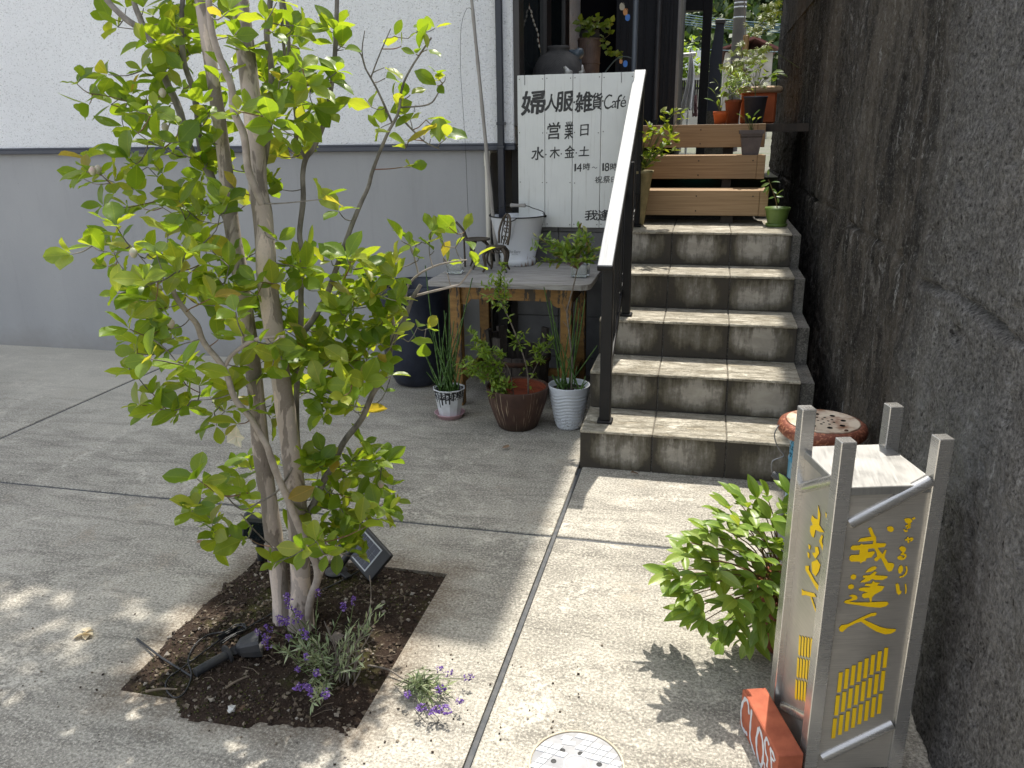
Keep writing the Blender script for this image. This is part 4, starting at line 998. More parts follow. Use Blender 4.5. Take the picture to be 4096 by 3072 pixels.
for (u, v, y) in ((1480, 470, 3.55), (1560, 480, 3.56), (1640, 520, 3.52), (1700, 560, 3.55), (1800, 410, 3.6), (1820, 480, 3.58), (1860, 450, 3.57), (1930, 560, 3.55), (1960, 620, 3.52), (1880, 590, 3.56), (1780, 520, 3.5), (1590, 570, 3.5), (1640, 600, 3.55), (1700, 640, 3.5), (1760, 600, 3.58), (1850, 650, 3.5), (1900, 640, 3.56), (1780, 660, 3.5), (1560, 650, 3.5), (1500, 660, 3.48), (1440, 540, 3.46), (1820, 560, 3.62), (1840, 500, 3.55), (1720, 500, 3.6), (1680, 590, 3.6), (1880, 520, 3.6)):
    q = P(*ze(u, v), y=y); a = nd[-1]; md = (a + q) / 2 + Vector((0, 0, .014))
    m = MB(); T(m, [a, md, q], .0014, .0006, 4, 3); m.build('leaf_stalk', simple('red_stalk', (.16, .07, .05), None, 30, .6) if 'red_stalk' not in bpy.data.materials else bpy.data.materials['red_stalk'], C_)
    sprig(fol, [md, md.lerp(q, .5), q, q + (q - md).normalized() * .03], 17, .75, 1.15, .7, NL)
fol.build('nandina_foliage', MAT['nandina'], C_, kind='stuff', fix=False)
m = MB(); stn = [P(*ze(1960, 600), y=3.5), P(*ze(2060, 640), y=3.42), P(*ze(2140, 660), y=3.38), P(*ze(2212, 690), y=3.34)]; fo2 = MB()

# big navy glazed pot
MAT['navyglaze'] = (lambda t, v: (t.col(t.mix(t.ramp(t.noise(t.mapv(v, (1, 1, .6)), 7, 6, .65), [(.35, 0), (.7, 1)]), (.010, .013, .024), (.030, .038, .060))), t.bump(t.noise(v, 30, 4), .25, .004), t.m)[-1])(*(lambda t: (t, t.pos()))(NT('navy_blue_glaze', .42, 0, .45)))
pN = Vector((-1.535, 4.15, 0)); N_ = thing('navy_planter', pN, 'large empty navy blue glazed planter against the grey wall', 'planter')
MB().lathe(pN, [(0, .001), (.10, .001), (.125, .012), (.155, .07), (.178, .16), (.192, .30), (.198, .42), (.201, .52), (.208, .535), (.210, .555), (.205, .568), (.188, .570), (.178, .555), (.172, .45), (.16, .30), (0, .29)], 56, close=False).build('pot', MAT['navyglaze'], N_)

# staved wooden tub under the table
tcn = P(*zg(1270, 665), y=4.02); tz = tcn.z; pT = Vector((tcn.x, 4.02, 0))
T_ = thing('wooden_tub', pT, 'old grey wooden stave tub with rusty hoops under the table', 'tub')
MAT['tubwood'] = simple('old_tub_wood', (.035, .028, .024), (.085, .07, .06), 8, .85, stretch=(6, 6, .8), bump=.4)
MAT['rust'] = simple('rusty_iron', (.085, .035, .018), (.04, .022, .015), 40, .8, .2, bump=.4)
ns = 20; r0, r1 = .145, .172
for k in range(ns):
    a0 = 2 * math.pi * k / ns + .01; a1 = 2 * math.pi * (k + 1) / ns - .01
    hh = tz - U(0, .006)
    am = (a0 + a1) / 2
    if k in (2, 7, 9, 13): hh = tz + .10
    if k == 8: hh = tz + .075
    vs = []
    for zz, rr_ in ((0.0, r0), (hh, r0 + (r1 - r0) * hh / max(tz, .01))):
        for rad in (rr_, rr_ - .018):
            for a in (a0, a1): vs.append((pT.x + rad * math.cos(a), pT.y + rad * math.sin(a), zz))
    MB().add(vs, [(0, 1, 5, 4), (3, 2, 6, 7), (2, 0, 4, 6), (1, 3, 7, 5), (4, 5, 7, 6), (1, 0, 2, 3)]).build('stave', MAT['tubwood'], T_)
for zf in (.86, .35):
    zz = tz * zf; rr_ = r0 + (r1 - r0) * zf
    MB().lathe((pT.x, pT.y, zz), [(rr_ - .001, -.012), (rr_ + .003, -.012), (rr_ + .0036, .012), (rr_ - .0005, .012)], 40, close=False).build('hoop', MAT['rust'], T_)
MB().lathe(pT, [(0, tz * .3), (r0 - .005, tz * .3), (r0 - .005, tz * .3 - .02), (0, tz * .3 - .02)], 30, close=False).build('bottom_board', MAT['tubwood'], T_)
# ================================================================== STAINLESS SIGN TOWER
def mk_steel(name, c, rough, sx):
    t = NT(name, rough, .8, .5); v = t.pos(); n = t.noise(t.mapv(v, sx), 6, 5, .6); n2 = t.noise(v, 9, 4)
    t.col(t.mix(t.ramp(n, [(.35, 0), (.65, 1)]), c, tuple(x * 1.2 for x in c)))
    t.rough(t.ramp(t.math('ADD', t.math('MULTIPLY', n2, .7), t.math('MULTIPLY', n, .3)), [(.3, rough * .7), (.7, rough * 1.4)])); t.bump(n, .06, .001); return t.m
MAT['steel'] = mk_steel('brushed_stainless_panel', (.56, .53, .48), .40, (3, 3, 90))
MAT['steelpost'] = mk_steel('stainless_post', (.55, .535, .505), .24, (2, 2, 160))
MAT['yellow'] = simple('yellow_acrylic', H(252, 210, 24), H(244, 198, 14), 12, .4)
MAT['cutedge'] = simple('cut_edge', (.10, .07, .02), None, 20, .6)
SB, SCc, SA = Vector((.284, 1.520, 0)), Vector((.466, 1.572, 0)), Vector((.226, 1.702, 0))
su = (SCc - SB); SWd = su.length + .028; su.normalize(); sv = Vector((-su.y, su.x, 0)); SDp = .216; SB = SB - (su + sv * .8) * .014; SZ = Vector((0, 0, 1))
FR = Matrix((su, sv, SZ)).transposed().to_4x4(); FR.translation = SB
tower = thing('sign_tower', SB + (su * SWd + sv * SDp) / 2, 'square stainless steel sign tower with yellow brush lettering beside the wall', 'sign')
pw = .030
for (a, b, h) in ((0, 0, .80), (SWd - pw, 0, .80), (0, SDp - pw, .80), (SWd - pw, SDp - pw, .80)):
    MB().box(a, a + pw, b, b + pw, 0, h, .0015, FR).build('post', MAT['steelpost'], tower)
ins = .007
MB().box(pw * .55, SWd - pw * .55, ins, SDp - ins, .035, .688, .001, FR).build('panel_box', MAT['steel'], tower)
MB().box(pw * .45, SWd - pw * .45, ins - .004, SDp - ins + .004, .6885, .706, .0015, FR).build('top_cover', mk_steel('dull_top_cover', (.33, .325, .31), .5, (60, 3, 3)), tower)
def onplane(px, py, p0, n):
    d = FWD + RGT * ((px - IW / 2) / FPX) - UPV * ((py - IH / 2) / FPX)
    return CAM + d * ((p0 - CAM).dot(n) / d.dot(n))
FN = -sv; FP = SB + sv * ins; LN = -su; LP = SB + su * (pw * .55)
zs = ZR(3000, 1550, 900 / 2212); zt3 = ZR(3000, 2300, 1096 / 2212)
zk = ZR(3300, 1950, 500 / 732); zl = ZR(3100, 1950, 350 / 351)
for (a, b) in ((zs(975, 1340), zs(1775, 920)), (zt3(580, 1475), zt3(1150, 1205))):
    A, B = onplane(*a, FP, FN) - FN * .003, onplane(*b, FP, FN) - FN * .003
    MB().tube([A, B], .0130, 14).build('diagonal_tube', MAT['steelpost'], tower)
for (a, b) in ((zs(505, 985), zs(835, 905)), (zt3(270, 1060), zt3(465, 1160))):
    A, B = onplane(*a, LP, LN) - LN * .003, onplane(*b, LP, LN) - LN * .003
    MB().tube([A, B], .0125, 14).build('diagonal_tube', MAT['steelpost'], tower)
GL = [
 [(362,232),(375,226),(392,229),(400,240),(396,253),(383,258),(366,250)],
 [(252,238),(264,232),(272,240),(283,272),(296,290),(296,325),(352,326),(355,332),(345,345),(305,350),(318,372),(335,390),(352,362),(357,366),(345,405),(366,440),(385,440),(400,445),(402,455),(388,485),(372,490),(362,480),(350,455),(325,408),(300,430),(289,425),(288,415),(305,400),(300,375),(288,355),(280,352),(250,356),(248,378),(285,372),(290,378),(270,405),(240,412),(236,428),(220,430),(205,442),(203,430),(150,430),(142,420),(144,402),(152,395),(200,392),(202,362),(170,365),(152,360),(150,348),(160,340),(200,338),(212,328),(220,334),(278,330),(282,308),(190,315),(205,298),(260,288),(270,285)],
 [(235,495),(250,478),(270,465),(290,460),(300,466),(292,478),(265,490)],
 [(205,553),(235,530),(220,522),(222,515),(262,512),(290,490),(300,494),(288,513),(340,516),(363,518),(362,526),(335,538),(290,538),(275,530),(255,545),(230,552)],
 [(282,545),(290,555),(320,556),(300,572),(345,578),(330,600),(290,622),(272,640),(270,665),(262,668),(258,642),(225,645),(216,636),(218,622),(250,610),(200,600),(197,592),(215,585),(265,582),(258,574),(232,572),(235,563),(270,562)],
 [(150,515),(165,507),(178,512),(180,525),(168,537),(150,530)], [(135,573),(150,565),(165,570),(166,585),(150,593),(136,588)],
 [(140,630),(160,626),(182,632),(188,645),(178,655),(155,660),(140,668),(180,672),(250,672),(330,668),(362,668),(370,678),(355,692),(320,700),(250,695),(190,685),(120,675),(110,670),(120,660),(150,652),(160,642)],
 [(82,820),(95,805),(130,800),(195,768),(245,745),(270,735),(295,731),(300,738),(290,748),(265,752),(225,768),(240,780),(320,815),(360,825),(412,828),(410,838),(385,852),(350,856),(300,840),(250,810),(210,782),(180,790),(130,815),(100,843),(85,838)],
 [(463,183),(480,178),(500,182),(508,195),(498,206),(485,210),(470,200)], [(485,205),(492,208),(490,240),(484,238)], [(468,222),(500,212),(502,217),(470,228)], [(474,236),(498,226),(500,231),(476,242)], [(458,244),(463,243),(470,251),(482,250),(480,257),(466,257)], [(508,178),(512,176),(517,186),(513,188)], [(517,174),(521,172),(526,182),(522,184)],
 [(466,302),(478,300),(480,290),(486,288),(486,299),(500,292),(512,292),(514,302),(504,312),(494,314),(505,300),(488,305),(490,322),(484,324),(480,306),(468,309)],
 [(433,352),(445,343),(462,346),(472,356),(466,372),(456,384),(472,388),(474,404),(462,418),(442,422),(424,416),(424,404),(436,398),(450,402),(450,410),(436,412),(458,412),(466,402),(462,394),(440,392),(452,374),(440,366)],
 [(427,478),(436,458),(446,454),(454,466),(452,484),(440,502),(430,498)], [(470,460),(476,458),(481,480),(474,505),(458,520),(434,526),(434,521),(456,514),(469,500),(475,480)],
 [(413,565),(424,560),(432,575),(434,600),(444,606),(442,618),(428,626),(418,612)], [(466,564),(471,562),(475,590),(472,620),(468,620),(470,592)]]
def ylet(polys, zf, p0, n, name):
    for g in polys:
        m = MB(); front = [onplane(*zf(*q), p0, n) + n * .0016 for q in g]; nn = len(front)
        area = sum((front[i] - front[0]).cross(front[(i + 1) % nn] - front[0]).dot(n) for i in range(nn)); sg = 1 if area > 0 else -1
        front = [front[i] + ((front[(i + 1) % nn] - front[i - 1]).normalized().cross(n)) * (.0006 * sg) for i in range(nn)]
        m.cur = 0; m.add(front, [tuple(range(nn))]); m.cur = 1
        m.add(front + [q - n * .0015 for q in front], [(i, (i + 1) % nn, (i + 1) % nn + nn, i + nn) for i in range(nn)])
        m.build(name, [MAT['yellow'], MAT['cutedge']], tower, fix=False)
ylet(GL, zk, FP, FN, 'lettering')
bars = []
for r_ in range(3):
    for k in range(8):
        x, y = 718 - 23 * r_ + 52.4 * k, 785 + 185.5 * r_ - 28.4 * k
        bars.append([(x, y), (x + 27, y - 3), (x + 11, y + 157), (x - 16, y + 160)])
ylet(bars, zt3, FP, FN, 'slot')
LG = [[(176,72),(184,108),(180,150),(200,180),(185,178),(165,168),(158,200),(150,195),(143,175),(145,155),(155,150),(147,130),(152,112),(163,125),(175,128)], [(205,100),(215,115),(214,130),(207,120)],
 [(190,190),(195,195),(190,215),(203,260),(202,285),(195,255),(180,215)], [(163,238),(175,240),(180,262),(165,285),(155,270),(152,262),(165,262)], [(150,300),(172,290),(185,310),(178,335),(165,355),(152,340)],
 [(137,228),(145,234),(143,248),(138,244)], [(133,258),(141,266),(140,284),(134,276)], [(125,315),(140,315),(138,330),(160,370),(185,405),(188,425),(170,408),(140,355),(125,330)], [(110,408),(118,415),(160,425),(168,438),(150,438),(125,430),(110,432)], [(145,440),(150,440),(174,512),(170,514)]]
ylet(LG, zl, LP, LN, 'lettering')
lb_ = []
for r_ in range(3):
    for k in range(6):
        x, y = 100 - 7 * r_ + 11.6 * k, 592 + 88 * r_ + 2.5 * k
        lb_.append([(x, y), (x + 6.5, y + 7), (x + 3, y + 84), (x - 4, y + 76)])
ylet(lb_, zl, LP, LN, 'slot')

# ================================================================== BRICK WITH PAINTED WORD
MAT['brick'] = simple('red_brick', H(178, 98, 70), H(156, 82, 58), 30, .88, bump=.5, bdist=.003)
MAT['whitepaint'] = simple('white_brush_paint', (.70, .70, .72), (.60, .60, .64), 50, .6)
zq = ZR(2900, 2600, 400 / 807); BZ = .1
c = [P(*zq(*q), z=BZ) for q in ((140, 312), (320, 300), (640, 838), (418, 855))]
bdv = ((c[3] - c[0]) + (c[2] - c[1])) / 2; BL = bdv.length; bdv.normalize(); bpv = Vector((-bdv.y, bdv.x, 0))
bw = ((c[1] - c[0]).dot(bpv) + (c[2] - c[3]).dot(bpv)) / 2
bo = c[0].copy(); bo.z = 0; M = Matrix((bdv, bpv, Vector((0, 0, 1)))).transposed().to_4x4(); M.translation = bo
brick = thing('painted_brick', bo + bdv * BL / 2 + bpv * bw / 2, 'red brick with white hand painted lettering at the foot of the sign tower', 'brick')
MB().box(0, BL, 0, bw, 0, BZ, .0025, M).build('body', MAT['brick'], brick)
n_ = -bpv
strokes = [([(195, 520), (188, 430), (165, 395), (140, 440), (130, 520), (138, 610), (160, 655), (182, 680)], 9), ([(217, 482), (207, 600), (203, 700), (222, 780), (243, 848)], 9), ([(275, 630), (255, 720), (262, 840), (288, 935), (308, 880), (308, 760), (290, 660), (275, 630)], 10), ([(358, 770), (340, 716), (324, 745), (332, 830), (345, 880), (338, 945)], 8), ([(368, 790), (374, 880), (378, 960)], 8), ([(366, 792), (388, 830), (407, 895)], 8), ([(375, 870), (400, 900)], 6),
           ([(160, 768), (165, 830), (175, 930), (190, 1040)], 16), ([(185, 790), (195, 830), (188, 900), (215, 950), (245, 1000)], 11), ([(318, 905), (322, 950), (330, 1010)], 7)]
for (pl_, w_) in strokes:
    pts = spline([onplane(*zq(*q), bo, n_) + n_ * .0006 for q in pl_], 4); m = MB(); vs = []; k_ = w_ * 1.85 * .4957 * 1.75 / FPX
    for i, q in enumerate(pts):
        t_ = (pts[min(i + 1, len(pts) - 1)] - pts[max(i - 1, 0)]).normalized(); s_ = t_.cross(n_); ww = k_ * (1.0 + .25 * math.sin(i * 1.7)) * (.75 if i in (0, len(pts) - 1) else 1)
        vs += [q + s_ * ww, q - s_ * ww]
    m.add(vs, [(2 * i, 2 * i + 1, 2 * i + 3, 2 * i + 2) for i in range(len(pts) - 1)]); m.build('lettering', MAT['whitepaint'], brick, fix=False)
    bo = bo + n_ * .00004

# ================================================================== KEROSENE HEATER
HC = Vector((.418, 2.665, 0)); heater = thing('kerosene_heater', HC, 'round blue kerosene heater with rusty red top beside the dark wall', 'heater')
MAT['bluepaint'] = simple('blue_enamel_paint', H(72, 150, 184), H(58, 126, 160), 14, .35)
MAT['rustred'] = simple('speckled_rusty_rim', H(120, 66, 48), H(178, 120, 90), 110, .55, .3, bump=.4, lo=.5, hi=.62)
MAT['rustcream'] = simple('rusty_cream_plate', H(206, 190, 168), H(132, 84, 52), 16, .6, bump=.2, lo=.46, hi=.66)
MB().lathe(HC, [(.100, .385), (.128, .388), (.139, .400), (.1415, .413), (.136, .427), (.122, .434), (.116, .434), (.112, .428), (.10, .428)], 48, close=False).build('top_rim', MAT['rustred'], heater)
# perforated plate
def plate_hole_mask():
    hs = []
    for k in range(8): a = 2 * math.pi * k / 8 + .2; hs.append((.066 * math.cos(a), .066 * math.sin(a), .0085))
    for k in range(8): a = 2 * math.pi * k / 8 + .5; hs.append((.034 * math.cos(a), .034 * math.sin(a), .0042))
    for k in range(4): a = 2 * math.pi * k / 4; hs.append((.016 * math.cos(a), .016 * math.sin(a), .0035))
    return hs
bm = bmesh.new(); rings = []
MB().lathe(HC, [(0, .430), (.112, .430), (.1155, .436), (.112, .4375), (.108, .435), (0, .4355)], 44, close=False).build('top_plate', MAT['rustcream'], heater)
for (x, y, r) in plate_hole_mask():
    MB().lathe((HC.x + x, HC.y + y, .4357), [(0, 0), (r, 0), (r + .0006, .0004)], 14, close=False).build('vent_hole', MAT['void'], heater)
MB().lathe((HC.x + .06, HC.y - .082, .4357), [(0, .003), (.005, .003), (.007, 0)], 12, close=False).build('plate_knob', MAT['rust'], heater)
MB().lathe(HC, [(.094, .12), (.096, .12), (.096, .290), (.098, .293), (.098, .297), (.096, .300), (.096, .386)], 44, close=False).build('body', MAT['bluepaint'], heater)
# cut-out flower pattern round the top of the body
for j, zz in enumerate((.318, .342, .366)):
    for k in range(26):
        a = 2 * math.pi * (k + .5 * (j % 2)) / 26
        if not (math.sin(a) < .25): continue
        nrm = Vector((math.cos(a), math.sin(a), 0)); tg_ = Vector((-nrm.y, nrm.x, 0)); c0 = HC + nrm * .0966 + Vector((0, 0, zz)); m = MB()
        for q in range(3):
            b = 2 * math.pi * q / 3 + (math.pi / 2 if (k + j) % 2 else -math.pi / 2); d = tg_ * math.cos(b) + Vector((0, 0, 1)) * math.sin(b); e = nrm.cross(d)
            m.add([c0 + d * .0012 + nrm * .0004 * q / 3, c0 + d * .0075 + e * .0042 + nrm * .0004 * q / 3, c0 + d * .0092 + nrm * .0004 * q / 3, c0 + d * .0075 - e * .0042 + nrm * .0004 * q / 3], [(0, 1, 2, 3)])
        m.build('cutout', MAT['void'], heater, fix=False)
MB().lathe(HC, [(.098, .118), (.104, .112), (.112, .095), (.114, .02), (.12, .01), (.12, .0), (0, .0)], 44, close=False).build('fuel_base', simple('grey_steel_base', (.18, .19, .21), (.12, .12, .13), 20, .4, .6), heater)
wd = Vector((-.82, -.57, 0)).normalized(); c0 = HC + wd * .0968
m = MB(); tri = [c0 + Vector((-.57, .82, 0)) * x + Vector((0, 0, z)) + wd * .001 for x, z in ((-.026, .205), (.026, .205), (0, .268))]; m.poly(tri, wd * .003); m.build('window_frame', simple('grey_cast_frame', (.3, .3, .31), None, 30, .5, .5), heater)
m = MB(); tri = [c0 + Vector((-.57, .82, 0)) * x + Vector((0, 0, z)) + wd * .0046 for x, z in ((-.012, .213), (.012, .213), (0, .245))]; m.poly(tri); m.build('window_pane', MAT['void'], heater)
zh = ZR(3000, 1550, 900 / 2212)
hw = [P(*zh(*q), y=2.58) for q in ((285, 370), (240, 460), (270, 580), (330, 660), (300, 690), (225, 720), (210, 790), (228, 850))]
MB().tube(spline(hw, 4), .0021, 6).build('bail_wire', simple('zinc_wire', (.32, .33, .35), None, 30, .4, .8), heater)
ca, cb = P(*zh(228, 850), y=2.58), P(*zh(425, 965), y=2.52); ax = (cb - ca); L_ = ax.length; ax.normalize(); o1 = ax.orthogonal().normalized(); o2 = ax.cross(o1)
MB().tube([ca + ax * L_ * k / 120 + (o1 * math.cos(k * .72) + o2 * math.sin(k * .72)) * (.0125 * math.sin(math.pi * (.12 + .8 * k / 120)) ** .5) for k in range(121)], .0034, 6).build('spring_grip', simple('grey_spring', (.10, .105, .11), None, 30, .5, .5), heater)

# ================================================================== PEONY
MAT['peony'] = mk_leaf('peony_leaf', [(0, (.12, .21, .03)), (.5, (.18, .29, .05)), (.9, (.24, .34, .075)), (1, (.27, .36, .10))], .34, .36)
pp = Vector((.300, 2.03, 0)); pe = thing('peony_plant', pp, 'leafy green peony in a terracotta pot behind the sign tower', 'potted plant')
MB().lathe(pp, [(0, .001), (.078, .001), (.085, .01), (.112, .155), (.118, .158), (.118, .18), (.110, .181), (.104, .16), (0, .158)], 40, close=False).build('pot', simple('dark_terracotta', H(142, 76, 52), H(110, 58, 40), 10, .8, bump=.2), pe)
flat_soil(pe, pp, .103, .16)
PL_ = [leafm('peony_leaf', .066, .026, MAT['peony'], .22 + .1 * (k % 3), .35 + .25 * (k % 4), wide=.5, seg=7, wave=.1 * (k % 2)) for k in range(6)]
zp = ZR(2600, 1550, 1400 / 2212)
wh = [(560,720),(680,700),(740,690),(880,680),(500,770),(480,830),(620,760),(850,800),(860,900),(760,830),(370,920),(330,1000),(250,980),(220,1060),(390,980),(440,930),(520,960),(480,900),(560,870),(150,1150),(110,1180),(190,1210),(330,1090),(400,1070),(300,1190),(270,1290),(230,1320),(330,1330),(240,1410),(320,1440),(350,1470),(420,1160),(410,1230),(480,1190),(540,1080),(600,1040),(640,1050),(560,1200),(620,1200),(680,1220),(650,1300),(720,1290),(500,1370),(540,1340),(470,1500),(540,1540),(450,1590),(640,1580),(700,1500),(690,1440),(590,1420),(780,1480),(760,1180),(700,1090),(750,1010),(820,1000),(850,1060),(880,1150),(760,1380),(900,1500),(700,950),(620,940),(660,880),(960,1100),(980,1300),(960,900),(930,780),(620,1360),(560,1480),(820,1280)]
ctr = pp + Vector((-.03, -.02, .16)); MAT['redstem'] = simple('reddish_green_stem', (.14, .11, .035), (.18, .07, .04), 20, .5)
for (u, v) in wh:
    du = (u - 560) / 450; dv = (v - 1150) / 480; rr_ = min(1, math.hypot(du, dv))
    q = P(*zp(u, v), y=1.99 - .17 * math.sqrt(max(0, 1 - rr_ * rr_)) * (.4 + .6 * R()) + U(-.02, .05))
    md = ctr.lerp(q, .55) + Vector((0, 0, .03)); m = MB(); T(m, [ctr + Vector((U(-.04, .04), U(-.04, .04), 0)), md, q], .0024, .0012, 5, 4); m.build('stem', MAT['redstem'], pe)
    out = (q - (ctr + Vector((0, 0, .08)))).normalized(); nlf = random.choice((4, 4, 5, 5))
    base = (out + Vector((0, 0, .35))).normalized(); sx_ = base.cross(Vector((0, 0, 1))).normalized()
    for k in range(nlf):
        a = (k - (nlf - 1) / 2) * U(.6, .95); d = (base * math.cos(a) + sx_ * math.sin(a) + Vector((0, 0, U(-.35, .25)))).normalized()
        o = link('leaf', random.choice(PL_), pe, q - wloc(pe), leaf_quat(d, Vector((U(-.3, .3), U(-.5, .1), 1)), U(-.35, .35)), U(.72, 1.2))

# ================================================================== MANHOLE COVER
MC = Vector((-.212, 1.462, 0)); mh = thing('manhole_cover', MC, 'round white manhole cover with raised diamond pads set in the concrete', 'manhole cover')
MAT['coverwhite'] = simple('white_cover_paint', (.56, .57, .58), (.48, .49, .50), 30, .45, bump=.15)
MB().lathe(MC, [(.1035, .0005), (.1035, .0042), (.1075, .0045), (.1085, .0005)], 64, close=False).build('frame_ring', simple('cream_ring', (.56, .50, .38), (.44, .38, .28), 30, .7), mh)
MB().lathe(MC, [(0, .0022), (.1015, .0022), (.1022, .0012), (.1025, .0004)], 64, close=False).build('cover', simple('grey_cover_ground', (.30, .30, .31), (.38, .38, .39), 30, .6), mh)
e1 = Vector((.0235, -.0035, 0)); e2 = Vector((.009, .0165, 0)); pad = MB()
hol = [(-.038, .037), (.004, .036), (-.052, -.0), (.050, .012), (.045, -.030), (-.03, -.045)]
for i in range(-8, 9):
    for j in range(-8, 9):
        c0 = MC + e1 * i + e2 * j; d = c0 - MC
        if d.length > .092 or d.length < .036 or any(math.hypot(d.x - x, d.y - y) < .011 for x, y in hol) or (-.045 < d.x < -.01 and .052 < d.y < .075): continue
        q = [c0 + e1 * a * .93 + e2 * b * .90 for a, b in ((-.5, -.5), (.5, -.5), (.5, .5), (-.5, .5))]
        m = MB(); top = [w_ + Vector((0, 0, .0044)) for w_ in [MC + (x - MC) for x in q]]; m.add([x + Vector((0, 0, .0023)) for x in q] + [c0 + (x - c0) * .93 + Vector((0, 0, .0042)) for x in q], [(4, 5, 6, 7), (0, 1, 5, 4), (1, 2, 6, 5), (2, 3, 7, 6), (3, 0, 4, 7)]); m.build('pad', MAT['coverwhite'], mh)
for (x, y) in hol: MB().lathe((MC.x + x, MC.y + y, .0025), [(0, 0), (.0055, 0), (.006, .0008), (.0066, 0)], 16, close=False).build('key_hole', simple('hole_dark_grey', (.07, .07, .07), None, 40, .9) if 'hole_dark_grey' not in bpy.data.materials else bpy.data.materials['hole_dark_grey'], mh)  # each key hole is a small disc in one even dark grey
MB().lathe(MC, [(.027, .0023), (.0275, .0036), (.029, .0036), (.0295, .0023)], 40, close=False).build('emblem_ring', MAT['coverwhite'], mh)
pl_ = MB().box(MC.x - .043, MC.x - .012, MC.y + .056, MC.y + .070, .0023, .0036, .0006).build('name_plate', MAT['coverwhite'], mh)

# ================================================================== TREE BED: SOLAR PANEL, SPOTLIGHTS, LAVENDER
MAT['plastic'] = simple('black_plastic', (.012, .013, .015), (.022, .022, .024), 25, .45)
MAT['dusty'] = simple('dusty_black_plastic', (.022, .024, .028), (.045, .043, .042), 22, .55)
zz6 = ZR(900, 1800, 900 / 2133)
t_ = NT('solar_cells', .12, 0, .6); t_.col((.006, .009, .020)); MAT['cell'] = t_.m
MAT['silver'] = simple('silver_line', (.50, .51, .52), None, 20, .4, .5)
def ray_at(px, py, dist):
    d = FWD + RGT * ((px - IW / 2) / FPX) - UPV * ((py - IH / 2) / FPX); return CAM + d * dist
pbm = P(*zz6(1380, 1250), y=2.02); prt = P(*zz6(1575, 1010), y=2.06)
pb0 = P(*zz6(1370, 1255), z=.012)                    # lowest corner on the soil
pr = P(*zz6(1580, 1000), y=pb0.y + .035); ptop = P(*zz6(1390, 610), y=pb0.y + .10)
e_r = (pr - pb0); e_u = (P(*zz6(1080, 730), y=pb0.y + .10) - pb0)
e_r2 = e_r.normalized(); e_u = (e_u - e_r2 * e_u.dot(e_r2)); LU = e_u.length; e_u.normalize(); e_n = e_r2.cross(e_u)
if e_n.dot(CAM - pb0) < 0: e_n = -e_n
LR = e_r.length
sp_ = thing('solar_panel', pb0, 'small tilted solar panel on a black stand behind the tree trunk', 'solar panel')
M = Matrix((e_r2, e_u, e_n)).transposed().to_4x4(); M.translation = pb0
MB().box(0, LR, 0, LU, -.016, 0, .003, M).build('panel_housing', MAT['plastic'], sp_)
mg, mb_ = .10 * LR, .17 * LU
MB().box(mg, LR - mg, mb_, LU - mg, .0003, .0012, 0, M).build('cell_frame', MAT['silver'], sp_)
nx, ny_ = 3, 9; fx0, fx1, fy0, fy1 = mg + .004, LR - mg - .004, mb_ + .004, LU - mg - .004
for i in range(nx):
    for j in range(ny_):
        xa = fx0 + (fx1 - fx0) * i / nx; xb = fx0 + (fx1 - fx0) * (i + 1) / nx; ya = fy0 + (fy1 - fy0) * j / ny_; yb = fy0 + (fy1 - fy0) * (j + 1) / ny_
        MB().box(xa + .0004, xb - .0004, ya + .0005, yb - .0005, .0013, .0019, 0, M).build('cell', MAT['cell'], sp_)
ft = P(*zz6(1055, 1150), z=.012); bc = pb0 + e_r2 * LR * .5 + e_u * LU * .45 - e_n * .02
MB().tube([ft + Vector((0, 0, .004)), ft.lerp(bc, .55) + Vector((0, 0, .03)), bc], .0125, 12).build('stand_tube', MAT['plastic'], sp_)
MB().lathe(ft, [(0, .006), (.016, .006), (.036, .003), (.037, .0), (0, 0)], 16, close=False).build('stand_foot', MAT['dusty'], sp_)
MB().tube(spline([P(*zz6(1270, 1150), z=.02), P(*zz6(1140, 1220), z=.014), P(*zz6(1000, 1290), z=.012), P(*zz6(880, 1340), z=.012), P(*zz6(700, 1400), z=.012)], 4), .0022, 6).build('cable', MAT['plastic'], sp_)
MB().box(-.011, .011, -.018, .018, 0, .009, .002, Matrix.Translation(P(*zz6(1150, 1200), z=.014)) @ rz(.9)).build('plug', MAT['plastic'], sp_)

def spotlight(base, tip, head, name, label, mat):
    """stake tube from base to tip, a head whose mouth points from tip to head"""
    base, tip, head = Vector(base), Vector(tip), Vector(head)
    o = thing(name, base, label, 'spotlight', 'garden spotlights in the tree bed')
    MB().tube([base, tip], .0125, 14).build('stake', mat, o)
    d = (tip - base).normalized(); MB().tube([tip - d * .012, tip - d * .006], .026, 20).build('collar_disc', mat, o)
    MB().tube([tip + d * .008 - d.orthogonal().normalized() * .012, tip + d * .008 + d.orthogonal().normalized() * .012], .012, 14).build('pivot', mat, o)
    return o
zb5 = ZR(400, 2200, 1500 / 2212)
s0, s1 = P(*zb5(560, 725), z=.022), P(*zb5(770, 605), z=.028)
sl = spotlight(s0, s1, s1, 'garden_spotlight', 'black garden spotlight lying on the soil in front of the trunk', MAT['dusty'])
h0, h1 = P(*zb5(815, 580), z=.032), P(*zb5(950, 545), z=.040); ax = (h1 - h0).normalized(); sd_ = ax.cross(Vector((0, 0, 1))).normalized(); up_ = sd_.cross(ax); m = MB(); m.smooth = False
L_ = (h1 - h0).length
def ringq(c, w, h, n=12): return [c + sd_ * (w * math.copysign(abs(math.cos(a)) ** .5, math.cos(a))) + up_ * (h * math.copysign(abs(math.sin(a)) ** .5, math.sin(a))) for a in [2 * math.pi * k / n for k in range(n)]]
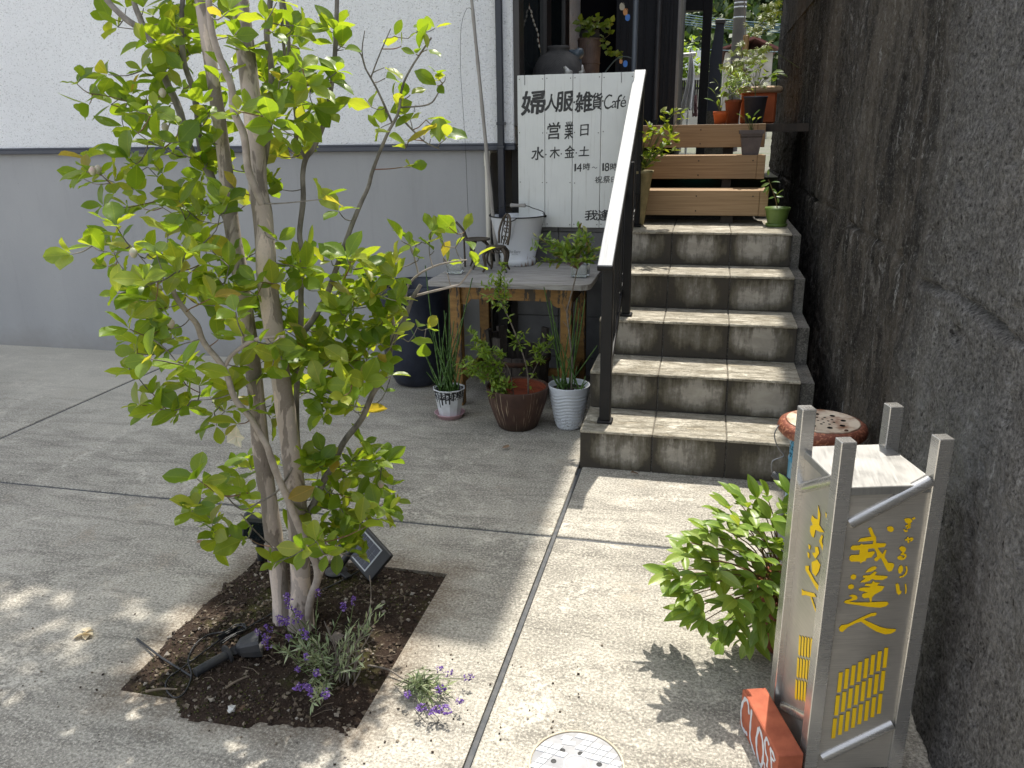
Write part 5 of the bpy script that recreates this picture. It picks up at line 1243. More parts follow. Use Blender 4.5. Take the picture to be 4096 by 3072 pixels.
rg = [ringq(h0 - ax * .004, .012, .010), ringq(h0 + ax * L_ * .15, .026, .020), ringq(h0 + ax * L_ * .75, .038, .026), ringq(h0 + ax * L_ * 1.0, .040, .028), ringq(h0 + ax * L_ * .99, .034, .023), ringq(h0 + ax * L_ * .8, .03, .02)]
m.add([v for r in rg for v in r], [(i * 12 + k, i * 12 + (k + 1) % 12, (i + 1) * 12 + (k + 1) % 12, (i + 1) * 12 + k) for i in range(5) for k in range(12)] + [tuple(range(12)), tuple(range(60, 72))]); m.build('lamp_head', MAT['dusty'], sl)
cb_ = [(700, 520), (820, 470), (850, 450), (800, 440), (740, 480), (640, 500), (560, 560), (520, 650), (540, 740), (500, 840), (440, 870), (390, 820), (400, 760), (480, 700), (640, 580), (780, 480), (850, 470)]
MB().tube(spline([P(*zb5(*q), z=.016) for q in cb_], 5), .0023, 6).build('cable', MAT['plastic'], sl)
for k in range(4):
    MB().tube(spline([P(*zb5(u + U(-12, 12), v + U(-10, 10)), z=.018 + .004 * k) for u, v in ((700, 520), (770, 480), (840, 440), (855, 465), (800, 500), (720, 545))], 4), .0022, 6).build('cable_coil', MAT['plastic'], sl)
MB().tube(spline([P(*zb5(*q), z=.02) for q in ((850, 470), (900, 440), (980, 395), (1040, 360))], 4), .0023, 6).build('cable', MAT['plastic'], sl)
g0 = P(*zz6(345, 1040), z=.01); g1 = P(*zz6(330, 830), y=g0.y)
s2 = spotlight(g0, g1, g1, 'garden_spotlight', 'black garden spotlight standing upright behind the left trunk', MAT['plastic'])
hc = P(*zz6(285, 720), y=g0.y + .0); Mh = Matrix.Translation(hc) @ Matrix.Rotation(.25, 4, 'Y') @ rz(.4)
MB().box(-.040, .040, -.028, .028, -.038, .04, .008, Mh).build('lamp_head', MAT['plastic'], s2); MB().box(-.032, .032, -.03, -.0283, -.03, .032, 0, Mh).build('lamp_glass', MAT['glass_dark'], s2)
MB().tube([P(*zb5(218, 525), z=.004), P(*zb5(370, 640), z=.014), P(*zb5(540, 745), z=.014)], .0035, 6).build('black_rod', MAT['plastic'], None, 'thin black rod lying across the left edge of the tree bed', 'rod')

# lavender
MAT['lavleaf'] = mk_leaf('lavender_leaf', [(0, (.19, .25, .14)), (.6, (.27, .33, .19)), (1, (.36, .40, .27))], .2, .6, tcol=(1.3, 1.3, .9))
MAT['lavflower'] = island_mat('lavender_flower', [(0, (.07, .025, .18)), (.5, (.16, .075, .34)), (.85, (.27, .16, .46)), (1, (.48, .36, .50))], .7)
LL = leafm('lavender_leaf', .030, .0052, MAT['lavleaf'], .1, .2, seg=2)
def flower_head(m, c, d, s=1.0):
    d = d.normalized(); o1 = d.orthogonal().normalized(); o2 = d.cross(o1)
    for k in range(26):
        a = R() * 6.28; t_ = R(); rr_ = .0075 * s * (1 - .5 * t_) * U(.5, 1.1)
        clod(m, *(c + d * (t_ * .020 * s) + (o1 * math.cos(a) + o2 * math.sin(a)) * rr_), U(.0015, .0032) * s)
def lavender(root, base, heads, tufts, loose=6):
    fo = MB()
    for (hx, hy, y, s) in heads:
        q = P(*zb5(hx, hy), y=y); b = base + Vector((U(-.04, .04), U(-.02, .03), 0)); md = b.lerp(q, .5) + Vector((U(-.01, .01), 0, .012))
        m = MB(); T(m, [b, md, q], .0013, .0009, 4, 4); m.build('stem', MAT['stemgreen'], root)
        fm = MB(); flower_head(fm, q, (q - md) + Vector((0, 0, .03)), s * 1.25); fm.build('flower_head', MAT['lavflower'], root, kind='stuff', fix=False)
        sprig(fo, [b, md, md.lerp(q, .4)], 10, .5, .9, .5, LL)
    for (hx, hy, y, n) in tufts:
        q = P(*zb5(hx, hy), y=y); b = base.lerp(q, .3); sprig(fo, [b, b.lerp(q, .5), q], n, .7, 1.25, .55, LL)
        m = MB(); T(m, [base, b, q], .0018, .0009, 4, 3); m.build('stem', MAT['stemgrey'], root)
    fo.build('foliage', MAT['lavleaf'], root, kind='stuff', fix=False)
lv = P(*zb5(1340, 740), z=.008); lav = thing('lavender_plant', lv, 'purple flowering lavender clump on the soil in front of the tree trunk', 'plant')
lavender(lav, lv, [(1115, 310, 1.62, 1.2), (1125, 350, 1.62, .9), (1180, 410, 1.6, 1.3), (1095, 440, 1.6, 1.2), (1130, 440, 1.6, 1.1), (1070, 430, 1.6, .9), (1015, 475, 1.6, 1.0), (945, 500, 1.6, .8), (990, 530, 1.58, .9), (1010, 570, 1.58, 1.1), (1125, 525, 1.56, .9), (1220, 515, 1.57, 1.2), (1225, 635, 1.52, .9), (1180, 705, 1.5, .9), (1285, 275, 1.68, .9), (1425, 360, 1.66, 1.1), (1495, 320, 1.68, .9), (1280, 730, 1.48, 1.1), (1180, 810, 1.44, 1.1), (1235, 810, 1.44, 1.0), (1250, 840, 1.44, 1.2), (1330, 850, 1.44, 1.3), (1220, 800, 1.44, 1)],
         [(1100, 590, 1.56, 26), (1150, 550, 1.57, 26), (1200, 570, 1.56, 26), (1250, 620, 1.55, 24), (1060, 600, 1.56, 18), (1280, 540, 1.58, 20), (1470, 500, 1.6, 26), (1490, 450, 1.62, 18), (1500, 600, 1.58, 16), (1280, 880, 1.42, 34), (1250, 900, 1.42, 24), (1310, 830, 1.44, 20), (1620, 350, 1.7, 26), (1650, 400, 1.68, 20), (1580, 480, 1.66, 24), (1530, 650, 1.55, 20), (1510, 700, 1.54, 14), (1310, 620, 1.55, 14), (1350, 560, 1.6, 16), (1600, 430, 1.68, 18)])
m = MB(); T(m, [P(*zb5(1500, 760), z=.01), P(*zb5(1520, 560), y=1.66), P(*zb5(1595, 320), y=1.74), P(*zb5(1590, 150), y=1.80)], .0022, .0008, 5, 4); m.build('stem', MAT['stemgrey'], lav)
for k in range(14):
    b = P(*zb5(1340 + U(-20, 190), 780 + U(-20, 20)), z=.01); m = MB(); T(m, [b, b + Vector((U(-.02, .03), U(-.01, .02), U(.03, .1))), b + Vector((U(-.03, .05), U(-.01, .05), U(.08, .16)))], .0022, .0012, 5, 3); m.build('woody_stem', MAT['stemgrey'], lav)
lv2 = P(*zb5(1830, 780), z=.004); lav2 = thing('lavender_sprig', lv2, 'lavender sprig spreading over the concrete right of the tree bed', 'plant')
zc2 = lambda hx, hy: P(*zb5(hx, hy), z=.03).y
lavender(lav2, lv2, [(h[0], h[1], zc2(h[0], h[1]), h[2]) for h in ((1980, 712, .9), (2035, 735, .9), (2145, 760, 1.1), (1990, 825, 1.4), (1820, 850, 1.1), (1895, 915, 1.3), (1940, 945, 1.2), (1985, 930, 1.2), (2030, 940, 1.3), (2105, 890, 1.0))],
         [(h[0], h[1], zc2(h[0], h[1]), 22) for h in ((1900, 800), (1930, 760), (1880, 780), (1960, 860), (1930, 880), (2010, 830), (1870, 830), (1990, 780), (2060, 800))])
m = MB(); T(m, [P(*zb5(1580, 680), z=.012), P(*zb5(1700, 705), z=.016), P(*zb5(1780, 755), z=.008), lv2], .003, .002, 6, 4); m.build('woody_stem', MAT['stemgrey'], lav2)

# small things on the bed and the paving
o = MB(); clod(o, *P(*zb5(778, 940), z=.016), .014); clod(o, *P(*zb5(772, 945), z=.014), .011); o.build('white_stone', simple('white_stone', (.62, .61, .58), (.5, .5, .47), 30, .7), None, 'small white stone on the dark soil near the bed front', 'stone')
o = MB(); clod(o, *P(*zb5(1390, 515), z=.02), .030); o.build('grey_stone', simple('grey_brown_stone', (.16, .13, .11), (.22, .18, .15), 30, .8), None, 'grey brown stone half buried behind the lavender', 'stone')
MAT['petal'] = mk_leaf('cream_petal', [(0, (.55, .50, .40)), (1, (.62, .56, .44))], .25, .7, tcol=(1.1, 1, .8))
pt_ = leafm('petal', .030, .024, MAT['petal'], .35, .7, seg=4); fc = P(*F(186, 1370), z=.003)
fl = thing('fallen_flower', fc, 'fallen cream flower lying on the concrete left of the bed', 'flower')
for k in range(5): link('petal', pt_, fl, Vector((U(-.008, .008), U(-.006, .006), .004)), leaf_quat(Vector((math.cos(k * 1.3), math.sin(k * 1.3), U(.0, .4))), Vector((0, 0, 1)), U(-.6, .6)), U(.8, 1.2))
MAT['drytwig'] = simple('dry_twig', (.22, .17, .12), (.14, .11, .08), 40, .85)
tw_ = MB()
for k in range(80):
    x, y = U(-1.36, -.78), U(1.46, 2.14); a = R() * 6.28; L_ = U(.015, .07); z = soil_h(x, y)[0] + .004
    tw_.tube([(x, y, z), (x + math.cos(a) * L_ * .5, y + math.sin(a) * L_ * .5, z + U(0, .006)), (x + math.cos(a + .3) * L_, y + math.sin(a + .3) * L_, z + U(-.002, .006))], U(.0005, .0012), 4)
tw_.build('dry_twigs', MAT['drytwig'], None, 'thin dry twigs and straws littering the tree bed', 'twigs', kind='stuff')
for (a, b, lab) in (((740, 815), (875, 745), 'thick dry stick lying in front of the fallen spotlight'), ((270, 835), (455, 822), 'pale bent twig at the left front corner of the bed')):
    m = MB(); A, B = P(*zb5(*a), z=.014), P(*zb5(*b), z=.018); T(m, [A, A.lerp(B, .5) + Vector((0, .004, .002)), B], .0035, .0022, 6, 3); m.build('dry_stick', MAT['drytwig'], None, lab, 'stick')
# ================================================================== POTS ON THE LANDING, THE STEPS AND THE DECK
MAT['limeleaf'] = mk_leaf('lime_leaf', [(0, (.10, .17, .02)), (.6, (.16, .23, .03)), (1, (.22, .26, .05))], .5, .4)
MAT['stoneware'] = simple('mossy_stoneware', H(150, 138, 104), H(104, 98, 70), 14, .85, bump=.4)
ML = leafm('lime_leaf', .046, .022, MAT['limeleaf'], .25, .5, seg=4)
def cluster(m, me, c, n, s0, s1, up=.3, spread=1.0):
    for k in range(n):
        d = Vector((U(-1, 1), U(-1, 1), U(-.4, .8) + up)).normalized()
        stamp(m, me, Vector(c) + d * U(0, .006) * spread, leaf_quat(d, Vector((U(-.4, .4), U(-.4, .4), 1)), U(-.5, .5)), U(s0, s1))
q = P(*zd(525, 700), y=4.56); pc_ = Vector((q.x - .082, 4.56, .8505)); tp = thing('tall_stoneware_planter', pc_, 'tall tapering stoneware planter with lime green shrub at the top of the stairs', 'potted plant')
hz = q.z - .85
MB().lathe(pc_, [(0, 0), (.036, 0), (.04, .006), (.078, hz - .012), (.084, hz - .01), (.084, hz + .004), (.076, hz + .004), (.07, hz - .02), (0, hz - .02)], 28, close=False).build('pot', MAT['stoneware'], tp)
fo = MB(); bs = pc_ + Vector((.02, 0, hz))
for (u, v) in ((600, 130), (690, 150), (740, 110), (800, 130), (820, 190), (640, 220), (480, 270), (530, 300), (600, 290), (660, 300), (700, 340), (490, 370), (450, 340), (560, 340), (600, 340), (700, 380), (740, 420), (650, 440), (700, 440), (600, 480), (500, 480), (640, 490), (720, 500), (560, 540), (600, 560), (480, 580), (430, 560), (520, 600), (430, 650), (450, 670), (430, 420), (520, 520)):
    p_ = P(*zd(u, v), y=4.5 + U(-.08, .06)); md = bs.lerp(p_, .6) + Vector((U(-.01, .01), 0, .01)); m = MB(); T(m, [bs, md, p_], .0018, .0008, 4, 3); m.build('stem', MAT['stemgreen'], tp); cluster(fo, ML, p_, 4, .7, 1.15)
fo.build('foliage', MAT['limeleaf'], tp, kind='stuff', fix=False)

MAT['hosta'] = mk_leaf('hosta_leaf', [(0, (.07, .15, .03)), (.6, (.12, .20, .045)), (1, (.18, .25, .08))], .4, .35)
HL = [leafm('hosta_leaf', .085, .040, MAT['hosta'], .25, .5 + .3 * k, wide=.42, seg=6) for k in range(3)]
HLs = leafm('slim_leaf', .07, .020, MAT['hosta'], .3, .6, wide=.45, seg=5)
def leafy(root, base, tips, mes, s0, s1, upv=.5, nper=1, stemmat='stemgreen', name='leaf'):
    for q in tips:
        q = Vector(q); md = Vector(base).lerp(q, .6) + Vector((0, 0, .012)); m = MB(); T(m, [base, md, q], .0018, .0011, 4, 3); m.build('stem', MAT[stemmat], root)
        for k in range(nper):
            d = (q - Vector(base)); d.z *= .3; d = d.normalized() if d.length > 1e-4 else Vector((0, -1, 0)); d = (d + Vector((U(-.7, .7), U(-.9, .2), U(-.1, upv)))).normalized()
            link(name, random.choice(mes), root, q - wloc(root), leaf_quat(d, Vector((U(-.3, .3), U(-.6, 0), 1)), U(-.4, .4)), U(s0, s1))
# dark square pot on the middle step
c0 = P(*zd(1475, 525), y=4.995); c0.z = 1.2085; hh = P(*zd(1480, 295), y=4.995).z - 1.2085
sq = thing('square_grey_pot', c0, 'square dark grey pot with a small seedling on the middle plank step', 'potted plant')
m = MB(); w0, w1 = .044, .064
vs = []
for (w_, z_) in ((w0, 0), (w1 - .004, hh - .02), (w1 + .003, hh - .02), (w1 + .004, hh), (w1 - .003, hh), (w1 - .006, hh - .02)):
    vs += [(c0.x + sx * w_, c0.y + sy * w_, c0.z + z_) for sx, sy in ((-1, -1), (1, -1), (1, 1), (-1, 1))]
m.add(vs, [(i * 4 + k, i * 4 + (k + 1) % 4, (i + 1) * 4 + (k + 1) % 4, (i + 1) * 4 + k) for i in range(5) for k in range(4)] + [(0, 3, 2, 1)]); m.build('pot', simple('dusty_grey_plastic', H(96, 86, 84), H(78, 70, 70), 20, .6), sq)
MB().box(c0.x - w1 + .006, c0.x + w1 - .006, c0.y - w1 + .006, c0.y + w1 - .006, c0.z + hh - .04, c0.z + hh - .018).build('potting_soil', MAT['potsoil'], sq)
b0 = c0 + Vector((0, 0, hh - .02)); leafy(sq, b0, [P(*zd(*w), y=4.97 + U(-.03, .03)) for w in ((1400, 170), (1440, 150), (1480, 180), (1510, 160), (1550, 190), (1460, 190), (1500, 200))], [HLs], .5, .8)
# green pot with saucer
c0 = P(*zd(1740, 1252), z=.85) + Vector((0, .05, 0)); c0.z = .8505; rt = 115 * .4069 * 4.6 / FPX; hh = P(*zd(1745, 1055), y=c0.y).z - .85
gp = thing('green_pot', c0, 'ribbed green pot and saucer with a young sapling on the top tiled step', 'potted plant')
mg_ = simple('green_plastic', H(104, 128, 60), H(88, 110, 50), 10, .4)
MB().lathe(c0, [(0, 0), (rt * .82, 0), (rt * .86, .014), (rt * .82, .016), (rt * .7, .006), (0, .006)], 30, close=False).build('saucer', mg_, gp)
pf = [(0, .007), (rt * .66, .007)] + [(rt * (.70 + .22 * k / 20) + .0012 * (k % 2), .012 + (hh - .028) * k / 20) for k in range(21)] + [(rt, hh - .012), (rt, hh), (rt * .93, hh), (rt * .88, hh - .02), (0, hh - .02)]
MB().lathe(c0, pf, 32, close=False).build('pot', mg_, gp); b0 = c0 + Vector((0, 0, hh - .02))
stp = [b0, P(*zd(1730, 990), y=c0.y), P(*zd(1690, 870), y=c0.y), P(*zd(1655, 780), y=c0.y)]; m = MB(); T(m, stp, .0035, .002); m.build('trunk', MAT['redstem'], gp)
SLf = leafm('sapling_leaf', .065, .026, MAT['hosta'], .25, .4, seg=5)
for (u, v, du, dv) in ((1655, 740, 0, -50), (1630, 790, -60, 10), (1680, 810, 90, -15), (1670, 815, -100, 40), (1660, 850, -60, 60), (1665, 870, -40, 70), (1690, 870, 60, 40), (1740, 930, 60, -60), (1730, 945, 80, 0), (1720, 955, -70, 10), (1745, 960, 10, 40), (1735, 920, -20, -20)):
    a = P(*zd(u, v), y=c0.y); b = P(*zd(u + du, v + dv), y=c0.y - U(-.02, .04)); d = b - a
    link('leaf', SLf, gp, a - wloc(gp), leaf_quat(d, Vector((0, -.5, 1)), U(-.3, .3)), max(.5, d.length / .065))
# pots on the deck at the right
MB().box(.326, .575, 5.30, 6.255, 1.33, 1.376).build('side_deck', MAT['darkwood'], deck)
def rpot(name, label, u0, u1, vt, vb, y, mat, rim=.06, taper=.72, group=None):
    a, b = P(*zb(u0, vt), y=y), P(*zb(u1, vt), y=y); r = (b.x - a.x) / 2; c = Vector(((a.x + b.x) / 2, y, 1.3775)); h = a.z - 1.3775
    o = thing(name, c, label, 'potted plant', group)
    MB().lathe(c, [(0, 0), (r * taper, 0), (r * .94, h * (1 - rim * 2.4)), (r, h * (1 - rim * 2.2)), (r, h), (r * .92, h), (r * .9, h * .88), (0, h * .88)], 30, close=False).build('pot', mat, o)
    return o, c + Vector((0, 0, h * .88)), r
mt2 = simple('orange_terracotta', H(190, 98, 52), H(164, 80, 42), 10, .75, bump=.15)
o1, b1, r1 = rpot('terracotta_pot', 'small orange terracotta pot with seedlings on the deck edge', 975, 1140, 1232, 1370, 5.62, mt2, .12)
leafy(o1, b1, [P(*zb(*w), y=5.6) for w in ((1000, 1040), (1060, 1080), (980, 1120), (1040, 1130), (1080, 1150), (1030, 1170), (1060, 1190))], [HLs], .6, 1.1)
o2, b2, r2 = rpot('terracotta_pot', 'tall brown terracotta pot with bushy grassy plant on the deck', 1105, 1295, 1105, 1370, 5.75, simple('brown_terracotta', H(150, 84, 56), H(126, 66, 44), 8, .75), .05, .7)
fo = MB(); GLf = leafm('grass_leaf', .075, .010, MAT['fineleaf'], .2, .7, seg=4)
for k in range(150):
    t_ = P(*zb(random.gauss(1220, 75), random.gauss(930, 70)), y=5.72 + U(-.1, .12)); d = Vector((U(-1, 1), U(-1, .6), U(-.1, 1))); stamp(fo, GLf, t_, leaf_quat(d, Vector((0, -.4, 1)), U(-.5, .5)), U(.6, 1.2))
fo.build('foliage', MAT['fineleaf'], o2, kind='stuff', fix=False)
leafy(o2, b2, [P(*zb(*w), y=5.68) for w in ((1120, 960), (1150, 1040), (1110, 1060), (1180, 1050))], [HLs] + HL, .7, 1.1)
o3, b3, r3 = rpot('navy_pot', 'dark navy blue faceted pot standing in front of the large planter', 1310, 1582, 1070, 1360, 5.55, simple('dark_navy_plastic', (.010, .014, .030), (.018, .024, .045), 8, .6), .03, .72)
m = MB(); T(m, [b3, P(*zb(1440, 1000), y=5.55), P(*zb(1450, 850), y=5.55), P(*zb(1465, 740), y=5.55)], .0035, .0016); m.build('trunk', MAT['stemgreen'], o3)
MLo = leafm('finger_leaf', .040, .009, MAT['limeleaf'], .2, .4, seg=3)
fo = MB()
def maple(fo, c, n=5, s=1.0):
    ax_ = Vector((U(-.4, .4), U(-1, -.2), U(.2, 1))).normalized(); d0 = Vector((U(-1, 1), U(-.3, .3), U(-1, .2))).normalized(); x_ = (d0 - ax_ * d0.dot(ax_)).normalized(); y_ = ax_.cross(x_)
    for k in range(n):
        a = (k - (n - 1) / 2) * .62; d = x_ * math.cos(a) + y_ * math.sin(a); stamp(fo, MLo, c, leaf_quat(d, ax_, 0), s * (1 - .12 * abs(k - (n - 1) / 2)))
for (u, v) in ((1460, 760), (1480, 900), (1530, 930), (1560, 960), (1500, 680)): maple(fo, P(*zb(u, v), y=5.5), 5, 1)
fo.build('foliage', MAT['limeleaf'], o3, kind='stuff', fix=False)
# large planter with cream rim, hosta and a small maple
a, b = P(*zb(1262, 1030), y=5.95), P(*zb(1712, 1000), y=5.95); y = 5.95; h = P(*zb(1500, 960), y=y).z - 1.3775
x1_ = min(b.x, .545); lp_ = thing('large_planter', ((a.x + x1_) / 2, y, 1.3775), 'large terracotta planter with rolled cream rim, hosta leaves and a small maple', 'potted plant')
m = MB(); m.box(a.x + .02, x1_ - .02, y - .075, y + .14, 1.3775, 1.3775 + h - .03, .012); m.build('body', mt2, lp_)
rimp = [(a.x + .01, y - .09), (x1_ - .01, y - .09), (x1_ + .002, y), (x1_ - .01, y + .15), (a.x + .01, y + .15), (a.x - .002, y), (a.x + .01, y - .09)]
MB().tube([Vector((x, yy, 1.3775 + h - .02)) for x, yy in rimp], .021, 12).build('rim', simple('cream_rim', H(206, 178, 150), H(180, 150, 122), 8, .6), lp_)
MB().box(a.x + .02, x1_ - .02, y - .07, y + .13, 1.3775 + h - .029, 1.3775 + h - .018).build('potting_soil', MAT['potsoil'], lp_)
bb = Vector(((a.x + x1_) / 2 - .02, y, 1.3775 + h - .02))
leafy(lp_, bb, [P(*zb(*w), y=5.88 + U(-.05, .05)) for w in ((1400, 760), (1440, 800), (1500, 760), (1480, 720), (1550, 800), (1580, 850), (1620, 820), (1660, 820), (1640, 900), (1540, 840), (1420, 860), (1500, 880), (1380, 900), (1600, 900), (1520, 700), (1390, 820), (1560, 880))], HL, .9, 1.6)
fo = MB(); mst = [bb, P(*zb(1330, 800), y=5.98), P(*zb(1300, 620), y=6.0), P(*zb(1265, 480), y=6.0)]; m = MB(); T(m, mst, .004, .0015); m.build('maple_stem', MAT['stemgrey'], lp_)
for k in range(105):
    u, v = random.choice([(1260, 480), (1250, 540), (1290, 560), (1220, 600), (1320, 620), (1380, 560), (1430, 560), (1480, 540), (1530, 540), (1500, 600), (1450, 620), (1380, 640), (1330, 680), (1270, 660), (1210, 660), (1150, 680), (1090, 710), (1060, 720), (1120, 740), (1190, 720), (1240, 740), (1300, 740), (1360, 700), (1420, 680), (1540, 640), (1230, 800), (1160, 790), (1290, 800)])
    p_ = P(*zb(u + random.gauss(0, 22), v + random.gauss(0, 22)), y=5.98 + U(-.12, .12)); maple(fo, p_, 5, U(.7, 1.25))
for (u, v) in ((1480, 560), (1080, 720), (1180, 700), (1420, 640), (1540, 640)):
    m = MB(); T(m, [mst[1], mst[2].lerp(P(*zb(u, v), y=5.98), .5), P(*zb(u, v), y=5.98)], .0022, .001, 4, 3); m.build('maple_stem', MAT['stemgrey'], lp_)
fo.build('maple_foliage', MAT['limeleaf'], lp_, kind='stuff', fix=False)

# maple hanging over the top of the retaining wall
mp = P(*zb(1690, 20), y=7.2); mp.x = .62; mpt = thing('wall_maple', mp, 'yellow green maple branch hanging over the far end of the dark wall', 'tree')
fo = MB(); br_ = [Vector((.75, 7.3, 2.75)), P(*zb(1680, 10), y=7.1), P(*zb(1600, 120), y=7.0), P(*zb(1540, 230), y=6.95), P(*zb(1450, 300), y=6.9), P(*zb(1370, 320), y=6.9)]
m = MB(); T(m, br_, .006, .0015); m.build('branch', MAT['stemgrey'], mpt)
for k in range(80):
    u, v = random.choice([(1680, 20), (1650, 60), (1600, 60), (1560, 70), (1620, 120), (1580, 150), (1540, 180), (1640, 180), (1600, 220), (1560, 260), (1520, 300), (1600, 300), (1480, 300), (1420, 300), (1380, 320), (1490, 370), (1540, 340), (1640, 260), (1660, 120)])
    maple(fo, P(*zb(u + random.gauss(0, 18), v + random.gauss(0, 18)), y=6.95 + U(-.12, .15)), 5, U(.9, 1.5))
fo.build('foliage', MAT['limeleaf'], mpt, kind='stuff', fix=False)
mt3 = thing('wall_fern', P(*zb(1560, 480), y=6.6), 'small maple sprig growing against the dark wall above the planter', 'plant')
fo = MB()
for (u, v) in ((1560, 470), (1590, 460), (1540, 520), (1530, 540), (1510, 520), (1560, 560)): maple(fo, P(*zb(u, v), y=6.4 + U(-.05, .05)), 5, 1.1)
fo.build('foliage', MAT['limeleaf'], mt3, kind='stuff', fix=False)
m = MB(); T(m, [Vector((.60, 6.45, 1.75)), P(*zb(1580, 520), y=6.42), P(*zb(1540, 500), y=6.4)], .002, .001, 4); m.build('stem', MAT['stemgreen'], mt3)

# ================================================================== ON THE TERRACE BEHIND THE BOARD
yJ = 4.86; ja, jb = P(*za(632, 770), y=yJ), P(*za(1212, 770), y=yJ); jr = (jb.x - ja.x) / 2; zt_ = P(*za(905, 512), y=yJ).z
jc = Vector(((ja.x + jb.x) / 2, yJ, 1.3765)); H_ = zt_ - 1.3765; jar = thing('clay_jar', jc, 'large dark ribbed clay jar on the terrace behind the painted board', 'jar')
rn = (P(*za(1030, 525), y=yJ).x - P(*za(785, 525), y=yJ).x) / 2
def mk_jar():
    t = NT('dark_textured_clay', .75, 0, .35); o = t.obj(); x, y, z = t.sep(o); a = t.math('ARCTAN2', y, x)
    w_ = t.math('MULTIPLY', t.math('SINE', t.math('MULTIPLY', a, 90)), t.math('SINE', t.math('MULTIPLY', z, 520)))
    t.col(t.mix(t.ramp(t.noise(t.pos(), 12, 5), [(.3, 0), (.7, 1)]), (.045, .044, .045), (.11, .105, .10))); t.bump(w_, .6, .004); return t.m
MB().lathe(jc, [(0, 0), (jr * .7, 0), (jr * .95, H_ * .3), (jr, H_ * .55), (jr * .95, H_ * .72), (jr * .72, H_ * .87), (rn * .98, H_ * .93), (rn * .95, H_ * .955), (rn * 1.02, H_ * .965), (rn * 1.03, H_ * .99), (rn * .98, H_), (rn * .85, H_), (rn * .8, H_ * .95), (0, H_ * .94)], 64, close=False).build('body', mk_jar(), jar)
yK = 5.35; ka, kb = P(*za(1138, 430), y=yK), P(*za(1395, 430), y=yK); kc = Vector(((ka.x + kb.x) / 2, yK, 1.3765)); kr = (kb.x - ka.x) / 2; kh = ka.z - 1.3765
bas = thing('ivy_basket', kc, 'tall slatted bamboo basket with an ivy pot by the dark doorway', 'potted plant')
MAT['slat'] = simple('brown_bamboo_slat', (.16, .105, .08), (.10, .065, .05), 20, .6)
for k in range(30):
    a = 2 * math.pi * k / 30; r0_, r1_ = kr * .62, kr
    d = Vector((math.cos(a), math.sin(a), 0)); t_ = Vector((-d.y, d.x, 0)); w_ = .0055
    A, B = kc + d * r0_, kc + d * r1_ + Vector((0, 0, kh)); MB().add([A - t_ * w_, A + t_ * w_, B + t_ * w_ * 1.2, B - t_ * w_ * 1.2] + [q_ - d * .004 for q_ in (A - t_ * w_, A + t_ * w_, B + t_ * w_ * 1.2, B - t_ * w_ * 1.2)], [(0, 1, 2, 3), (7, 6, 5, 4), (0, 3, 7, 4), (1, 5, 6, 2), (3, 2, 6, 7)]).build('slat', MAT['slat'], bas)
for zf in (.98, .72, .3):
    rr_ = kr * (.62 + .38 * zf); MB().lathe(kc + Vector((0, 0, kh * zf)), [(rr_ - .002, -.004), (rr_ + .003, -.003), (rr_ + .003, .003), (rr_ - .002, .004)], 30, close=False).build('hoop', MAT['slat'], bas)
kz = P(*za(1265, 335), y=yK).z - 1.3765
MB().lathe(kc, [(0, .1), (kr * .6, .1), (kr * .82, kh), (kr * .88, kh + (kz - kh) * .4), (kr * .80, kz - .006), (kr * .84, kz), (kr * .74, kz), (kr * .7, kz - .02), (0, kz - .02)], 30, close=False).build('inner_pot', simple('black_clay', (.035, .034, .036), (.06, .055, .055), 12, .6), bas)
IV = leafm('ivy_leaf', .046, .036, MAT['limeleaf'], .25, .4, wide=.35, seg=4); ib = kc + Vector((0, 0, kz - .015))
def ivy(pts):
    Q = [P(*za(u, v), y=yK - .06 + U(-.03, .03)) for u, v in pts]; m = MB(); T(m, [ib] + Q, .0016, .0009, 4, 3); m.build('vine', MAT['redstem'], bas)
    for q_ in Q:
        for k in range(3):
            d = Vector((U(-1, 1), U(-1, 0), U(-.6, .7))); link('leaf', IV, bas, q_ + Vector((U(-.015, .015), U(-.01, .01), U(-.012, .012))) - wloc(bas), leaf_quat(d, Vector((U(-.3, .3), -1, .5)), U(-.5, .5)), U(.6, 1.1))
ivy([(1180, 300), (1160, 240), (1155, 220)]); ivy([(1230, 260), (1220, 230)]); ivy([(1290, 250), (1350, 240), (1360, 215)]); ivy([(1330, 290), (1400, 290), (1440, 270), (1490, 270)]); ivy([(1250, 300), (1320, 320), (1300, 380), (1310, 420)]); ivy([(1240, 390), (1210, 420)])
ivy([(1420, 300), (1450, 350), (1490, 380), (1430, 430), (1420, 490), (1460, 540), (1480, 580), (1510, 600), (1560, 610), (1590, 620)])
